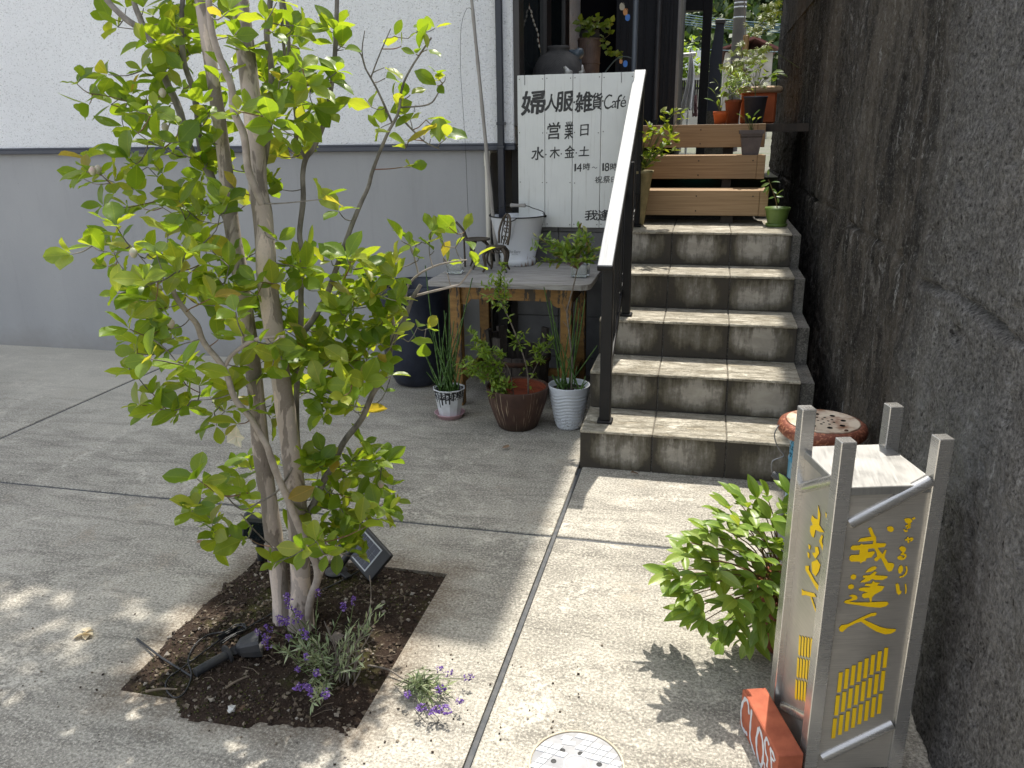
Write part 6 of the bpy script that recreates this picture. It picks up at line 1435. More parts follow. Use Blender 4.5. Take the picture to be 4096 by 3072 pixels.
# ornament, shell, keys
oc = P(*za(1120, 600), y=5.05); orn = thing('blue_grey_ornament', oc, 'smooth blue grey ceramic ornament peeking out beside the clay jar', 'ornament')
ot = [P(*za(u, v), y=5.05) for u, v in ((1025, 560), (1060, 545), (1110, 548), (1150, 525), (1190, 535), (1208, 580), (1200, 620), (1175, 650), (1160, 680), (1120, 690), (1080, 640), (1040, 600))]
mo = simple('blue_grey_glaze', (.06, .085, .105), (.08, .105, .125), 8, .35)
m = MB(); cc = sum(ot, Vector()) / len(ot); fr_ = [q_ + Vector((0, -.0, 0)) for q_ in ot]; n_ = len(ot); m.smooth = True
m.add([cc + Vector((0, -.05, 0))] + [cc + (q_ - cc) * .75 + Vector((0, -.038, 0)) for q_ in ot] + ot + [cc + (q_ - cc) * .75 + Vector((0, .038, 0)) for q_ in ot] + [cc + Vector((0, .05, 0))], [(0, 1 + k, 1 + (k + 1) % n_) for k in range(n_)] + [(1 + j * n_ + k, 1 + j * n_ + (k + 1) % n_, 1 + (j + 1) * n_ + (k + 1) % n_, 1 + (j + 1) * n_ + k) for j in range(2) for k in range(n_)] + [(1 + 3 * n_, 1 + 2 * n_ + (k + 1) % n_, 1 + 2 * n_ + k) for k in range(n_)])
m.build('body', mo, orn); st_ = P(*za(1120, 690), y=5.05)
MB().lathe((cc.x, 5.05, 1.3765), [(.05, 0), (.055, .01), (.03, .03), (.028, cc.z - 1.3765 - .03)], 18, close=True).build('pedestal', mo, orn)
sh = [P(*za(1030, 800), y=4.66), P(*za(1180, 790), y=4.7)]
mw = simple('weathered_white_shell', (.62, .62, .60), (.25, .23, .2), 40, .8, bump=.5)
for i, (cu, cv, pts, lab) in enumerate(((1028, 775, [(975, 740), (1000, 728), (1022, 745), (1050, 770), (1080, 785), (1078, 830), (990, 830), (985, 770)], 'white weathered shell on the terrace in front of the clay jar'), (1185, 770, [(1180, 712), (1195, 720), (1205, 760), (1222, 800), (1200, 830), (1140, 830), (1140, 795), (1185, 790)], 'jagged white shell at the right side of the clay jar'))):
    yy = 4.645 if i == 0 else 4.66; oo = [P(*za(*w), y=yy) for w in pts]; cc = sum(oo, Vector()) / len(oo); n_ = len(oo); m = MB(); m.smooth = True
    m.add([cc + Vector((0, -.02, 0))] + oo + [cc + Vector((0, .02, 0))], [(0, 1 + k, 1 + (k + 1) % n_) for k in range(n_)] + [(1 + n_, 1 + (k + 1) % n_, 1 + k) for k in range(n_)])
    low = min(q_.z for q_ in oo); m.lathe((cc.x, yy, 1.3765), [(.03, 0), (.02, low - 1.3765 + .005)], 10)
    m.build('white_shell', mw, None, lab, 'shell')
ktag = {'blue': simple('blue_tag', H(52, 130, 220), H(40, 110, 200), 8, .4), 'orange': simple('orange_tag', H(222, 150, 70), H(200, 130, 60), 8, .4), 'cream': simple('cream_tag', H(214, 204, 180), None, 8, .5)}
def keytags(name, label, yy, tags, top):
    o = thing(name, P(*za(*tags[0][:2]), y=yy), label, 'key tags', 'hanging key tags')
    prev = P(*za(*top), y=yy)
    for (u, v, hh_, col_) in tags:
        c = P(*za(u, v), y=yy); k_ = hh_ * .3617 * yy / FPX; w_ = k_ * .36; m = MB(); ptsq = []
        for s_, zc_ in ((1, 1), (-1, -1)):
            for j in range(7):
                a = math.pi * j / 6 if s_ == 1 else math.pi + math.pi * j / 6; ptsq.append(c + Vector((w_ * math.cos(a), 0, (k_ / 2 - w_) * zc_ + w_ * math.sin(a))))
        m.poly(ptsq, (0, .003, 0)); m.build('tag', ktag[col_], o)
        MB().tube(spline([prev, prev.lerp(c + Vector((0, 0, k_ / 2)), .5) + Vector((.006, 0, 0)), c + Vector((0, 0, k_ / 2))], 3), .0016, 5).build('chain', MAT['black'], o); prev = c + Vector((0, 0, k_ / 2))
keytags('key_tags', 'cream, orange and blue key tags hanging high on the dark wall', 5.6, [(1627, 72, 72, 'cream'), (1665, 130, 68, 'orange'), (1688, 193, 66, 'blue')], (1600, -40))
keytags('key_tags', 'blue and yellow key tags on the curved wire beside the ivy', 5.2, [(1662, 705, 64, 'blue'), (1614, 680, 44, 'orange')], (1600, 560))
m = MB(); T(m, [P(*za(1440, 800), y=5.2), P(*za(1500, 720), y=5.2), P(*za(1570, 650), y=5.2), P(*za(1650, 625), y=5.2), P(*za(1740, 645), y=5.2)], .0045, .003, 6); m.build('curved_wire', simple('grey_green_wire', (.07, .10, .095), None, 10, .5), None, 'curved grey green wire arching behind the board beside the ivy', 'wire')
pol = P(*za(1770, 400), y=5.0); pg = thing('grey_pole', (pol.x, 5.0, 1.3765), 'upright grey pipe standing behind the top of the handrail', 'pole'); MB().tube([(pol.x, 5.0, 1.3765), (pol.x, 5.0, 4.38)], .0155, 14).build('pipe', simple('blue_grey_pipe', (.10, .115, .14), (.085, .10, .12), 6, .4), pg)
MB().lathe((pol.x, 5.0, 1.3765), [(.03, 0), (.03, .006), (.018, .01)], 14).build('foot', MAT['black'], pg)
xx = P(*zb(360, 600), y=6.44).x; pg = thing('rain_pipe', (xx, 6.44, 1.3765), 'thin dark grey rain pipe on the dark siding', 'pipe'); MB().tube([(xx, 6.44, 1.40), (xx, 6.44, 4.3)], .019, 14).build('pipe', simple('slate_pipe', (.065, .07, .08), None, 6, .5), pg)
MB().box(xx - .024, xx + .024, 6.42, 6.47, 1.3765, 1.42, .003).build('shoe', MAT['black'], pg)
wl = thing('willow_branch', P(*za(660, 250), y=4.75), 'hanging pussy willow branch with pale catkins before the window', 'branch')
cat = simple('pale_catkin', (.42, .39, .33), (.30, .27, .22), 60, .9)
for pts in ([(590, -60), (600, 60), (625, 150), (655, 250), (690, 350), (710, 470), (725, 580)], [(480, -60), (495, 100), (500, 250), (495, 400)]):
    Q = [P(*za(*w), y=4.78) for w in pts]; m = MB(); S_ = T(m, Q, .0022, .0012, 5, 4); m.build('twig', MAT['redstem'], wl)
    for i in range(2, len(S_) - 1, 2):
        d = (S_[i] - S_[i - 1]).normalized(); c = S_[i] + Vector((U(-.006, .006), -.002, 0)); MB().tube([c, c - d * .006, c - d * .016, c - d * .022], [.001, .0055, .005, .001], 8).build('catkin', cat, wl)

# ================================================================== BEYOND THE DECK
yP = 8.2; a, b = P(*zb(870, 10), y=yP), P(*zb(972, 10), y=yP); pf_ = thing('porch_frame', ((a.x + b.x) / 2, yP, .95), 'black porch post with crossbeam at the back of the deck', 'post')
MB().box(a.x, b.x, yP, yP + .15, .951, 4.3, .004).build('post', MAT['siding'], pf_)
zl_ = P(*zb(700, 115), y=yP).z; MB().box(-1.2, a.x - .001, yP + .01, yP + .14, zl_, 4.3, .004).build('crossbeam', MAT['siding'], pf_)
yF = 8.8; ppts = [P(*zb(u, v), y=yF) for u, v in ((1008, 265), (1100, 262), (1085, 480), (1052, 1000), (1044, 1230), (905, 1230), (940, 640))]
m = MB(); m.poly(ppts, (0, .06, 0)); fn = thing('slanted_fin', P(*zb(980, 1230), y=yF), 'slanted navy blue panel beside the black porch post', 'panel'); m.build('panel', simple('blue_navy_panel', (.035, .045, .075), (.03, .038, .06), 5, .5), fn)
q0, q1 = ppts[0], ppts[1]; MB().box(q0.x - .01, q1.x + .01, yF - .02, yF + .08, q0.z, q0.z + .04, .004).build('cap', MAT['darkbrown'], fn)
MB().box(ppts[5].x - .05, ppts[4].x + .1, yF - .05, yF + .15, .951, ppts[5].z + .002).build('footing', MAT['core'], fn)
yU = 15.0; a, b = P(*zb(1193, 300), y=yU), P(*zb(1328, 300), y=yU); up = thing('utility_pole', ((a.x + b.x) / 2, yU, .95), 'thick dark concrete utility pole with steel bands behind the deck', 'utility pole')
cx, rr_ = (a.x + b.x) / 2, (b.x - a.x) / 2; pm_ = simple('dark_pole_concrete', (.055, .05, .045), (.08, .07, .06), 8, .85)
MB().tube([(cx, yU, .94), (cx, yU, 7)], [rr_ * 1.08, rr_ * .92], 28).build('shaft', pm_, up)
for v in (35, 82, 195):
    zz = P(*zb(1260, v), y=yU).z; MB().lathe((cx, yU, zz), [(rr_ * 1.02, -.012), (rr_ * 1.035, -.012), (rr_ * 1.035, .012), (rr_ * 1.02, .012)], 28, close=False).build('steel_band', MAT['silver'], up)
wm = simple('blue_grey_cable', (.06, .12, .16), None, 5, .6)
for i, (va, vb_) in enumerate(((90, 175), (150, 215), (180, 240), (120, 200), (205, 265), (470, 480))):
    A = P(*zb(560, va - 10), y=24); B = P(*zb(1720, vb_ + 40), y=20); A = A + (A - B) * 1.0; B = B + (B - A) * .3
    MB().tube([A.lerp(B, k / 8) - Vector((0, 0, .15 * math.sin(math.pi * k / 8))) for k in range(9)], .012, 5).build('overhead_cable', wm, None, ('topmost', 'third from top', 'fourth from top', 'second from top', 'fifth from top', 'lowest')[i] + ' overhead cable crossing in front of the wooded hill', 'cable', 'overhead cables before the hill')
tgx = [P(*zb(u, v), y=7.6) for u, v in ((1318, -30), (1325, 200), (1338, 425))]; rp = thing('rope_tag', tgx[0], 'pale wooden tag hanging on a thin rope before the utility pole', 'rope')
MB().tube(tgx, .005, 6).build('rope', simple('pale_rope', (.5, .48, .42), None, 30, .8), rp)
c = P(*zb(1336, 485), y=7.6); MB().box(c.x - .024, c.x + .024, 7.59, 7.61, c.z - .075, c.z + .075, .012).build('tag', simple('pale_wood', H(214, 186, 136), None, 20, .6), rp)
# laundry on a white rail
yL = 9.2; la, lb2 = P(*zb(590, 620), y=yL), P(*zb(782, 600), y=yL)
ld = thing('laundry_rail', (lb2.x, yL, .95), 'white rail hung with white laundry at the back of the yard', 'laundry')
MB().tube([la + Vector((-.3, 0, -.01)), lb2], .022, 10).build('rail', simple('white_plastic', (.7, .7, .68), None, 10, .4), ld)
pz = P(*zb(725, 540), y=yL); MB().tube([(pz.x, yL + .02, .95), (pz.x, yL + .02, pz.z)], .014, 10).build('upright', MAT['silver'], ld)
cl = MB(); cl.smooth = True; cm = simple('white_cloth', (.70, .70, .71), (.62, .62, .64), 6, .85)
nu, nv_ = 16, 20; vs = []
for j in range(nv_ + 1):
    t_ = j / nv_; lu = 715 - 40 * t_ - 75 * t_ * t_ * (1 if t_ < .95 else .9); ru = 748 + 30 * t_ + 15 * math.sin(t_ * 5)
    for i in range(nu + 1):
        s_ = i / nu; p_ = P(*zb(lu + (ru - lu) * s_, 615 + 620 * t_ + 30 * math.sin(s_ * 7)), y=yL - .05); vs.append(p_ + Vector((0, -.05 * math.sin(s_ * 17 + t_ * 2) * t_, 0)))
cl.add(vs, [(j * (nu + 1) + i, j * (nu + 1) + i + 1, (j + 1) * (nu + 1) + i + 1, (j + 1) * (nu + 1) + i) for j in range(nv_) for i in range(nu)]); cl.build('cloth', cm, ld, fix=False)
cl = MB(); cl.smooth = True; vs = []
for j in range(9):
    for i in range(7):
        vs.append(P(*zb(735 + 60 * i / 6 + j, 1050 + 30 * j + 8 * math.sin(i * 2)), y=yL) + Vector((0, .02 * math.sin(i * 2.2), 0)))
cl.add(vs, [(j * 7 + i, j * 7 + i + 1, (j + 1) * 7 + i + 1, (j + 1) * 7 + i) for j in range(8) for i in range(6)]); cl.build('dark_towel', simple('maroon_towel', (.10, .03, .04), (.3, .2, .2), 60, .9), ld, fix=False)
# fence, neighbour roofs, shrub
fe = thing('iron_fence', P(*zb(690, 1200), y=13), 'black iron railing fence behind the laundry', 'fence')
for k in range(16):
    u = 500 + 24 * k; A = P(*zb(u, 1220), y=13); B = P(*zb(u, 880), y=13); MB().box(A.x - .012, A.x + .012, 12.99, 13.01, A.z, B.z).build('picket', MAT['black'], fe)
for v in (880, 985, 1200):
    A, B = P(*zb(480, v), y=12.97), P(*zb(880, v), y=12.97); MB().box(A.x, B.x, 12.96, 12.985, A.z - .015, A.z + .015).build('fence_rail', MAT['black'] if v > 900 else MAT['silver'], fe)
def roofhouse(name, label, y, wall_px, roof_px, wm_, rm_):
    o = thing(name, P(*zb(*wall_px[0]), y=y), label, 'house')
    a, b = P(*zb(*wall_px[0]), y=y), P(*zb(*wall_px[1]), y=y); MB().box(a.x, b.x, y, y + 6, .95, b.z).build('wall', wm_, o)
    r_ = [P(*zb(*w), y=y - .6) for w in roof_px]; m = MB(); m.poly(r_, (0, 7.2, 0)); m.build('roof', rm_, o); return o
roofhouse('far_house', 'white roofed neighbour house beyond the iron fence', 26, [(300, 1180), (842, 700)], [(200, 840), (200, 640), (480, 560), (845, 556), (845, 700), (640, 840)], simple('beige_house_wall', (.45, .42, .36), None, 3, .8), simple('pale_metal_roof', (.68, .70, .72), (.6, .62, .65), 4, .5))
roofhouse('far_house', 'cream neighbour house with red brown gable roof behind the utility pole', 30, [(1075, 1180), (1640, 560)], [(1060, 545), (1080, 520), (1440, 395), (1700, 520), (1700, 548), (1440, 425)], simple('cream_house_wall', (.48, .44, .38), None, 3, .8), simple('red_brown_roof', (.16, .05, .04), (.12, .04, .035), 6, .7))
sb = thing('garden_shrub', P(*zb(640, 900), y=14.5), 'dark green shrub beside the laundry rail', 'shrub'); fo = MB(); BLf = leafm('shrub_leaf', .11, .07, MAT['fineleaf'], .2, .3, seg=3)
for k in range(500):
    d = Vector((random.gauss(0, 1), random.gauss(0, .6), random.gauss(0, 1.25))); c = P(*zb(640, 760), y=14.5) + d * .17; stamp(fo, BLf, c, leaf_quat(Vector((U(-1, 1), U(-1, 1), U(-.4, 1)))), U(.6, 1.2))
fo.build('foliage', MAT['fineleaf'], sb, kind='stuff', fix=False); c = P(*zb(640, 800), y=14.5); MB().tube([(c.x, 14.5, .95), (c.x, 14.5, c.z)], .03, 6).build('stem', MAT['stemgrey'], sb)
# a turquoise tarp seen through the gap between the plank steps
m = MB(); tq = [P(*zd(u, v), y=6.9) for u, v in ((690, 790), (1110, 780), (1110, 850), (690, 850))]
tz0 = tq[2].z; MB().box(tq[0].x, tq[1].x, 6.9, 7.25, .96, max(tq[0].z, 1.05), .01).build('turquoise_crate', simple('turquoise_plastic', H(40, 190, 205), H(30, 165, 185), 8, .5), None, 'turquoise plastic crate glimpsed between the plank steps', 'crate')

# ================================================================== WOODED HILL
hm = MB(); hm.smooth = True; nx_, ny2 = 30, 24; vs = []
def hill_z(x, y): return .9 + max(0, y - 62) * .42 + 2.5 * noise.noise(Vector((x * .03, y * .03, 2)))
for j in range(ny2 + 1):
    for i in range(nx_ + 1):
        x = -110 + 220 * i / nx_; y = 60 + 180 * j / ny2; vs.append((x, y, hill_z(x, y)))
hm.add(vs, [(j * (nx_ + 1) + i, j * (nx_ + 1) + i + 1, (j + 1) * (nx_ + 1) + i + 1, (j + 1) * (nx_ + 1) + i) for j in range(ny2) for i in range(nx_)])
hm.build('hill', simple('forest_floor', (.025, .04, .012), (.04, .05, .02), .5, .95), kind='structure')
MAT['forest'] = mk_leaf('forest_leaf', [(0, (.020, .045, .016)), (.5, (.040, .080, .022)), (.8, (.075, .115, .03)), (1, (.11, .14, .04))], .25, .6, tcol=(1.3, 1.3, .7))
fm_ = MB(); n_tree = 0
for k in range(620):
    y = U(66, 170); x = U(-.16, .10) * y * 1.25; g0_ = hill_z(x, y); rad = U(1.3, 2.6); hgt = rad * U(1.1, 1.7); con = R() < .3
    nq = 90 if y < 120 else 60
    for q in range(nq):
        d = Vector((random.gauss(0, 1), random.gauss(0, 1), random.gauss(0, 1))).normalized()
        if d.z < -.35: d.z = -d.z
        rr2 = rad * U(.75, 1.08); t_ = (d.z + 1) / 2
        if con: c = Vector((x + d.x * rr2 * (1 - t_ * .8) * .8, y + d.y * rr2 * (1 - t_ * .8) * .8, g0_ + 1 + t_ * hgt * 2.6))
        else: c = Vector((x + d.x * rr2, y + d.y * rr2, g0_ + 2.2 + d.z * hgt))
        u_ = d.orthogonal().normalized(); u_ = (u_ + Vector((U(-.6, .6), U(-.6, .6), U(-.6, .6)))).normalized(); v_ = d.cross(u_); s_ = U(.22, .5)
        fm_.add([c - u_ * s_, c + v_ * s_ * .8, c + u_ * s_, c - v_ * s_ * .8 + d * .1], [(0, 1, 2, 3)], True)
fm_.build('hillside_forest', MAT['forest'], None, 'dense green forest covering the far hillside', 'forest', kind='stuff', fix=False)
# ================================================================== THE TREE
def mk_bark():
    t = NT('mottled_pinkish_bark', .8, 0, .3); v = t.pos(); a = t.mapv(v, (1, 1, .38))
    p1 = t.noise(a, 16, 4, .55, .6); p2 = t.noise(a, 34, 4, .6); f = t.noise(v, 150, 4, .7)
    c = t.mix(t.ramp(p1, [(.46, 0), (.49, 1)]), (.21, .175, .152), (.42, .355, .315))
    c = t.mix(t.ramp(p1, [(.595, 0), (.61, 1)]), c, (.58, .48, .41))
    c = t.mix(t.ramp(p2, [(.62, 0), (.66, .7)]), c, (.10, .085, .07))
    c = t.mix(t.ramp(f, [(.5, 0), (.75, .5)]), c, (.30, .28, .25))
    t.col(c); t.bump(t.math('ADD', t.ramp(p1, [(.44, 0), (.5, 1)]), t.math('MULTIPLY', f, .4)), .5, .002); return t.m
MAT['bark'] = mk_bark()
MAT['darkbark'] = simple('grey_branch_bark', (.10, .088, .075), (.24, .215, .19), 40, .85, bump=.4, stretch=(1, 1, .5))
MAT['paletwig'] = simple('pale_branch_bark', (.26, .22, .195), (.38, .33, .29), 40, .8, bump=.3)
MAT['treeleaf'] = mk_leaf('tree_leaf', [(0, (.115, .205, .026)), (.35, (.155, .250, .034)), (.70, (.205, .295, .044)), (.965, (.265, .32, .062)), (.99, (.29, .29, .07)), (1, (.28, .22, .07))], .58, .36, tcol=(1.8, 1.6, .5))
TB = P(*F(632, 1345), z=.012)
tree = thing('flowering_tree', TB, 'multi stemmed tree with mottled bark and broad light green leaves in the soil bed', 'tree')
YT = TB.y
def px(uv, y): return P(*F(*uv), y=y)
SK = []      # sampled skeleton points
def limb(name, uv, ys, r0, r1, mat, sub=5, flare=0, n=10):
    k = len(uv) - 1
    if not isinstance(ys, (list, tuple)): ys = (ys, ys)
    Q = []
    for i, q in enumerate(uv): Q.append(px(q, YT + ys[0] + (ys[1] - ys[0]) * i / k))
    pts = spline(Q, sub); rr = []
    for i in range(len(pts)):
        t_ = i / (len(pts) - 1); r = r0 + (r1 - r0) * t_
        if flare: r += flare * max(0, 1 - t_ * 14)
        r *= 1 + .06 * noise.noise(pts[i] * 18)
        rr.append(r)
    m = MB(); m.tube(pts, rr, n); o = m.build(name, mat, tree)
    for i, p_ in enumerate(pts): SK.append((p_, rr[i]))
    return pts
B = MAT['bark']; D = MAT['darkbark']; W_ = MAT['paletwig']
limb('trunk', [(618, 1352), (608, 1290), (598, 1210), (582, 1092), (564, 975), (556, 880), (540, 740), (518, 590), (500, 483), (489, 381), (474, 264), (452, 117), (434, 0), (420, -120), (405, -300)], (0, .10), .0275, .0125, B, flare=.012, n=14)
limb('trunk', [(650, 1352), (650, 1290), (648, 1210), (641, 1092), (629, 975), (617, 889), (603, 790), (577, 608), (574, 549), (567, 461), (558, 410), (550, 293), (542, 205), (526, 73), (517, 0), (508, -120), (500, -320)], (-.02, .02), .0285, .0195, B, flare=.012, n=14)
limb('branch', [(664, 1335), (672, 1290), (686, 1250), (682, 1215), (664, 1180), (643, 1131), (620, 1074), (597, 1022), (584, 985), (575, 960), (543, 905), (508, 862), (484, 796), (441, 741), (426, 702), (408, 680), (379, 640), (369, 604)], (-.03, -.22), .0115, .0058, W_, n=10)
limb('branch', [(686, 1252), (700, 1222), (716, 1196)], (-.04, -.08), .010, .004, W_, 3)
limb('branch', [(486, 791), (500, 768), (533, 742), (565, 730), (615, 727)], (-.16, -.14), .0055, .0035, W_, 4)
limb('branch', [(566, 440), (552, 408), (536, 366), (527, 293), (505, 240), (500, 187), (481, 141), (459, 73), (451, 0), (446, -150)], (-.05, -.18), .0095, .0068, W_)
limb('branch', [(505, 500), (470, 425), (448, 365), (418, 337), (401, 293), (386, 234), (357, 170), (339, 111), (313, 70), (272, 41), (231, 0), (190, -60)], (.08, .12), .0125, .0065, D)
limb('branch', [(313, 70), (303, 40), (290, 6), (280, -60)], (.11, .14), .008, .006, D, 4)
limb('branch', [(490, 450), (460, 395), (433, 316), (427, 249), (416, 190), (398, 135), (392, 60), (396, -20)], (.14, .22), .010, .006, D)
limb('branch', [(652, 1090), (645, 1010), (642, 952), (640, 878), (643, 800), (650, 700), (650, 637), (653, 549), (647, 505), (655, 432), (654, 378), (661, 342), (679, 317), (703, 256), (718, 171), (724, 110), (728, 0), (730, -160)], (.05, .16), .0085, .0052, D)
limb('branch', [(556, 425), (574, 329), (584, 244), (586, 146), (576, 73), (584, 0), (590, -120)], (.03, .06), .008, .006, D)
limb('branch', [(636, 330), (641, 270), (632, 195), (626, 150), (622, 60), (612, 0)], (.10, .10), .0055, .004, D)
limb('branch', [(661, 345), (640, 300), (648, 250), (640, 200), (618, 130), (610, 60), (604, -60)], (.12, .05), .0045, .004, D)
limb('branch', [(642, 770), (650, 726), (677, 689), (706, 637), (725, 584), (747, 523), (760, 486), (779, 440), (796, 403), (806, 366), (835, 293), (860, 244), (869, 188), (891, 142), (932, 81)], (.05, .30), .0090, .0022, D)
limb('branch', [(847, 265), (816, 196), (801, 168), (789, 146), (781, 120), (770, 105)], (.26, .24), .0032, .0016, D, 4, n=6)
limb('branch', [(801, 168), (815, 130), (830, 94), (844, 62)], (.25, .24), .002, .0012, D, 3, n=6)
limb('branch', [(789, 146), (782, 110), (788, 66)], (.25, .24), .002, .0012, D, 3, n=6)
limb('branch', [(866, 232), (925, 226), (946, 202), (956, 180)], (.28, .26), .0026, .0014, D, 4, n=6)
limb('branch', [(862, 250), (900, 290), (920, 308), (950, 322)], (.28, .24), .0028, .0014, D, 4, n=6)
limb('branch', [(655, 1131), (668, 1105), (682, 1079), (702, 1033), (719, 1008), (742, 956), (781, 905), (805, 850), (830, 815), (842, 762), (857, 720), (877, 681), (888, 650), (909, 615)], (0, .20), .0105, .0055, D)
limb('branch', [(842, 762), (850, 710), (846, 668), (858, 655), (905, 637), (977, 619), (995, 612), (1019, 580)], (.18, .22), .0055, .0022, W_, 4, n=7)
limb('branch', [(877, 655), (879, 622), (904, 593), (950, 571), (1009, 561)], (.20, .26), .0042, .0020, W_, 4, n=7)
limb('branch', [(904, 593), (894, 552), (889, 535)], (.22, .22), .0024, .0015, W_, 3, n=6)
limb('branch', [(935, 577), (928, 552)], (.23, .23), .002, .0012, W_, 3, n=6)
limb('branch', [(974, 620), (966, 590)], (.22, .2), .002, .0012, W_, 3, n=6)
limb('branch', [(632, 1010), (600, 1060), (560, 1085), (520, 1100), (480, 1060), (455, 1030)], (-.04, -.20), .0030, .0014, D, 4, n=6)
limb('branch', [(612, 1200), (575, 1170), (545, 1140), (520, 1110)], (-.03, -.16), .0024, .0014, D, 3, n=6)
# leaf clusters
def A1(*q): return [(108 + .293 * x, .293 * y) for x, y in q]
def A2(*q): return [(108 + .293 * x, 432 + .293 * y) for x, y in q]
def A4(*q): return [(540 + .244 * x, 486 + .244 * y) for x, y in q]
def A6(*q): return [(486 + .2278 * x, 972 + .2278 * y) for x, y in q]
def A7(*q): return [(.3906 * x, 702 + .3906 * y) for x, y in q]
CL = A1((200,620),(430,550),(290,770),(380,700),(450,770),(600,700),(640,820),(740,850),(540,930),(620,960),(700,900),(680,520),(790,560),(840,290),(720,320),(830,370),(900,420),(1030,400),(880,500),(960,450),(830,690),(720,740),(980,650),(1110,620),(1170,670),(1240,610),(1130,770),(1220,820),(1260,850),(950,930),(1080,950),(840,1090),(950,1050),(1000,1150),(1200,1050),(1230,940),(1280,1100),(590,1170),(640,1210),(720,1230),(250,1320),(380,1290),(520,1380),(620,1400),(830,1280),(830,1370),(960,1400),(1120,1200),(1130,1270),(1080,1370),(1300,1260),(580,1530),(690,1540),(850,1470),(950,1480),(830,1530),(1050,1530),(1060,1600),(1150,1550),(1250,1590),(1310,1500),(1430,1520),(1370,1400),(900,60),(830,170),(950,130),(1060,180),(1150,280),(1320,80),(560,60),(500,200),(690,60),(1350,270),(1470,370),(1340,540),(1480,530),(1200,30),(1000,40),(1450,810),(1390,820),(760,120),(860,250),(1000,250),(1080,300),(920,310),(1010,330),(1040,80),
 (1600,150),(1640,240),(1760,260),(1800,220),(1780,330),(1840,360),(1580,440),(1700,480),(1780,540),(1570,570),(1860,500),(1560,700),(1680,700),(1740,720),(1690,600),(1900,630),(1960,640),(1860,770),(1940,780),(1990,830),(1850,910),(1950,920),(1640,920),(1720,960),(1600,970),(1800,1010),(1880,1090),(1730,1080),(1780,1160),(1640,1350),(1720,1400),(2060,230),(2150,340),(2000,1470),(2130,1560))
CL += A2((310,340),(400,380),(460,340),(640,390),(720,400),(430,490),(560,530),(690,590),(770,570),(590,680),(640,660),(690,800),(780,740),(880,790),(740,880),(800,960),(880,950),(700,1010),(820,1070),(640,1130),(740,1140),(860,1110),(930,1190),(1060,1240),(980,1220),(760,1430),(660,1510),(700,1580),(800,1540),(960,1540),(1040,1480),(1100,1370),(1010,1370),(930,1590),(1180,1450),(1210,1570),(1290,1560),(1330,1390),(1440,1360),(1380,1480),(1480,1550),(1390,1230),(1560,1500),(1600,1570),(900,470),(960,520),(1000,390),(1100,480),(1200,500),(1240,580),(1320,490),(1340,420),(1460,420),(1180,340),(1130,320),(870,250),(1030,180),(1100,150),(840,430),(1000,700),(1080,680),(1120,770),(1200,720),(1250,770),(1180,600),(1290,650),(1390,740),(1470,670),(1530,700),(1640,620),(1690,600),(1750,600),(1570,780),(1620,760),(1730,740),(1800,750),(1390,860),(1450,900),(1530,860),(1670,830),(1800,860),(1860,930),(1680,950),(1730,960),(1430,1010),(1540,1130),(1640,1060),(1700,1150),(1570,1190),(1640,1220),(1760,1260),(1760,1340),(1790,1250),(1840,1140),(1920,1100),(1980,970),(1240,1030),(1830,530),(1780,490),(1890,500),(1860,580))
CL += A4((380,360),(470,380),(790,330),(860,300),(900,270),(1000,380),(830,480),(900,440),(1150,380),(1240,430),(1290,380),(1160,460),(750,610),(830,620),(900,550),(980,520),(1070,540),(1010,610),(1120,620),(1100,690),(1180,720),(1290,670),(920,740),(800,760),(840,800),(830,880),(880,910),(850,960),(930,960),(980,1000),(1200,800),(1220,880),(1310,770),(1120,900),(1010,920),(1290,950),(1150,1050),(1480,910),(1570,920),(1410,1030),(1540,1030),(1350,1000),(620,980),(660,1020),(560,1040),(700,1120),(760,1200),(650,1190),(600,1280),(820,1170),(880,1200),(960,1200),(1030,1200),(1150,1200),(1200,1280),(1130,1320),(1250,1330),(900,1340),(1010,1390),(900,1420),(740,1410),(440,1150),(500,1080),(480,1200),(560,1400),(700,1530),(780,1510),(620,1540),(860,1590),(640,1620),(440,1500),(500,1470),(920,1640),(1340,140),(1420,180),(1470,180),(1440,260),(1500,280),(1520,150),(1600,60),(1590,150),(1680,120),(1720,190),(1630,230),(1710,290),(1750,340),(1820,200),(1840,80),(1760,20),(1830,30),(1980,230),(2010,280),(2000,370),(1900,60))
CL += A6((220,80),(340,100),(130,170),(250,180),(740,60),(770,100),(750,190),(930,30),(970,100),(900,130),(970,190),(1090,170),(1130,260),(1170,300),(1240,240),(1200,100),(1290,80),(1360,130),(1430,160),(1530,110),(1480,210),(860,340),(810,480),(800,590),(1000,300),(1000,380),(1080,420),(1010,560),(1100,560),(1150,480),(1240,440),(1310,560),(1390,320),(1480,330),(1590,340),(1620,480),(1490,560),(1560,570),(1450,660),(1150,650),(1050,720),(1200,700),(870,870),(950,870),(1060,880),(1120,820),(1200,870),(960,990),(1060,960),(1170,970),(400,540),(590,760),(470,1070),(230,840))
CL += A7((1090,850),(1180,880),(1110,960),(1060,1030),(1140,1050),(1290,960),(1330,930),(1170,1100),(1260,1180),(1300,1140),(1340,1190))
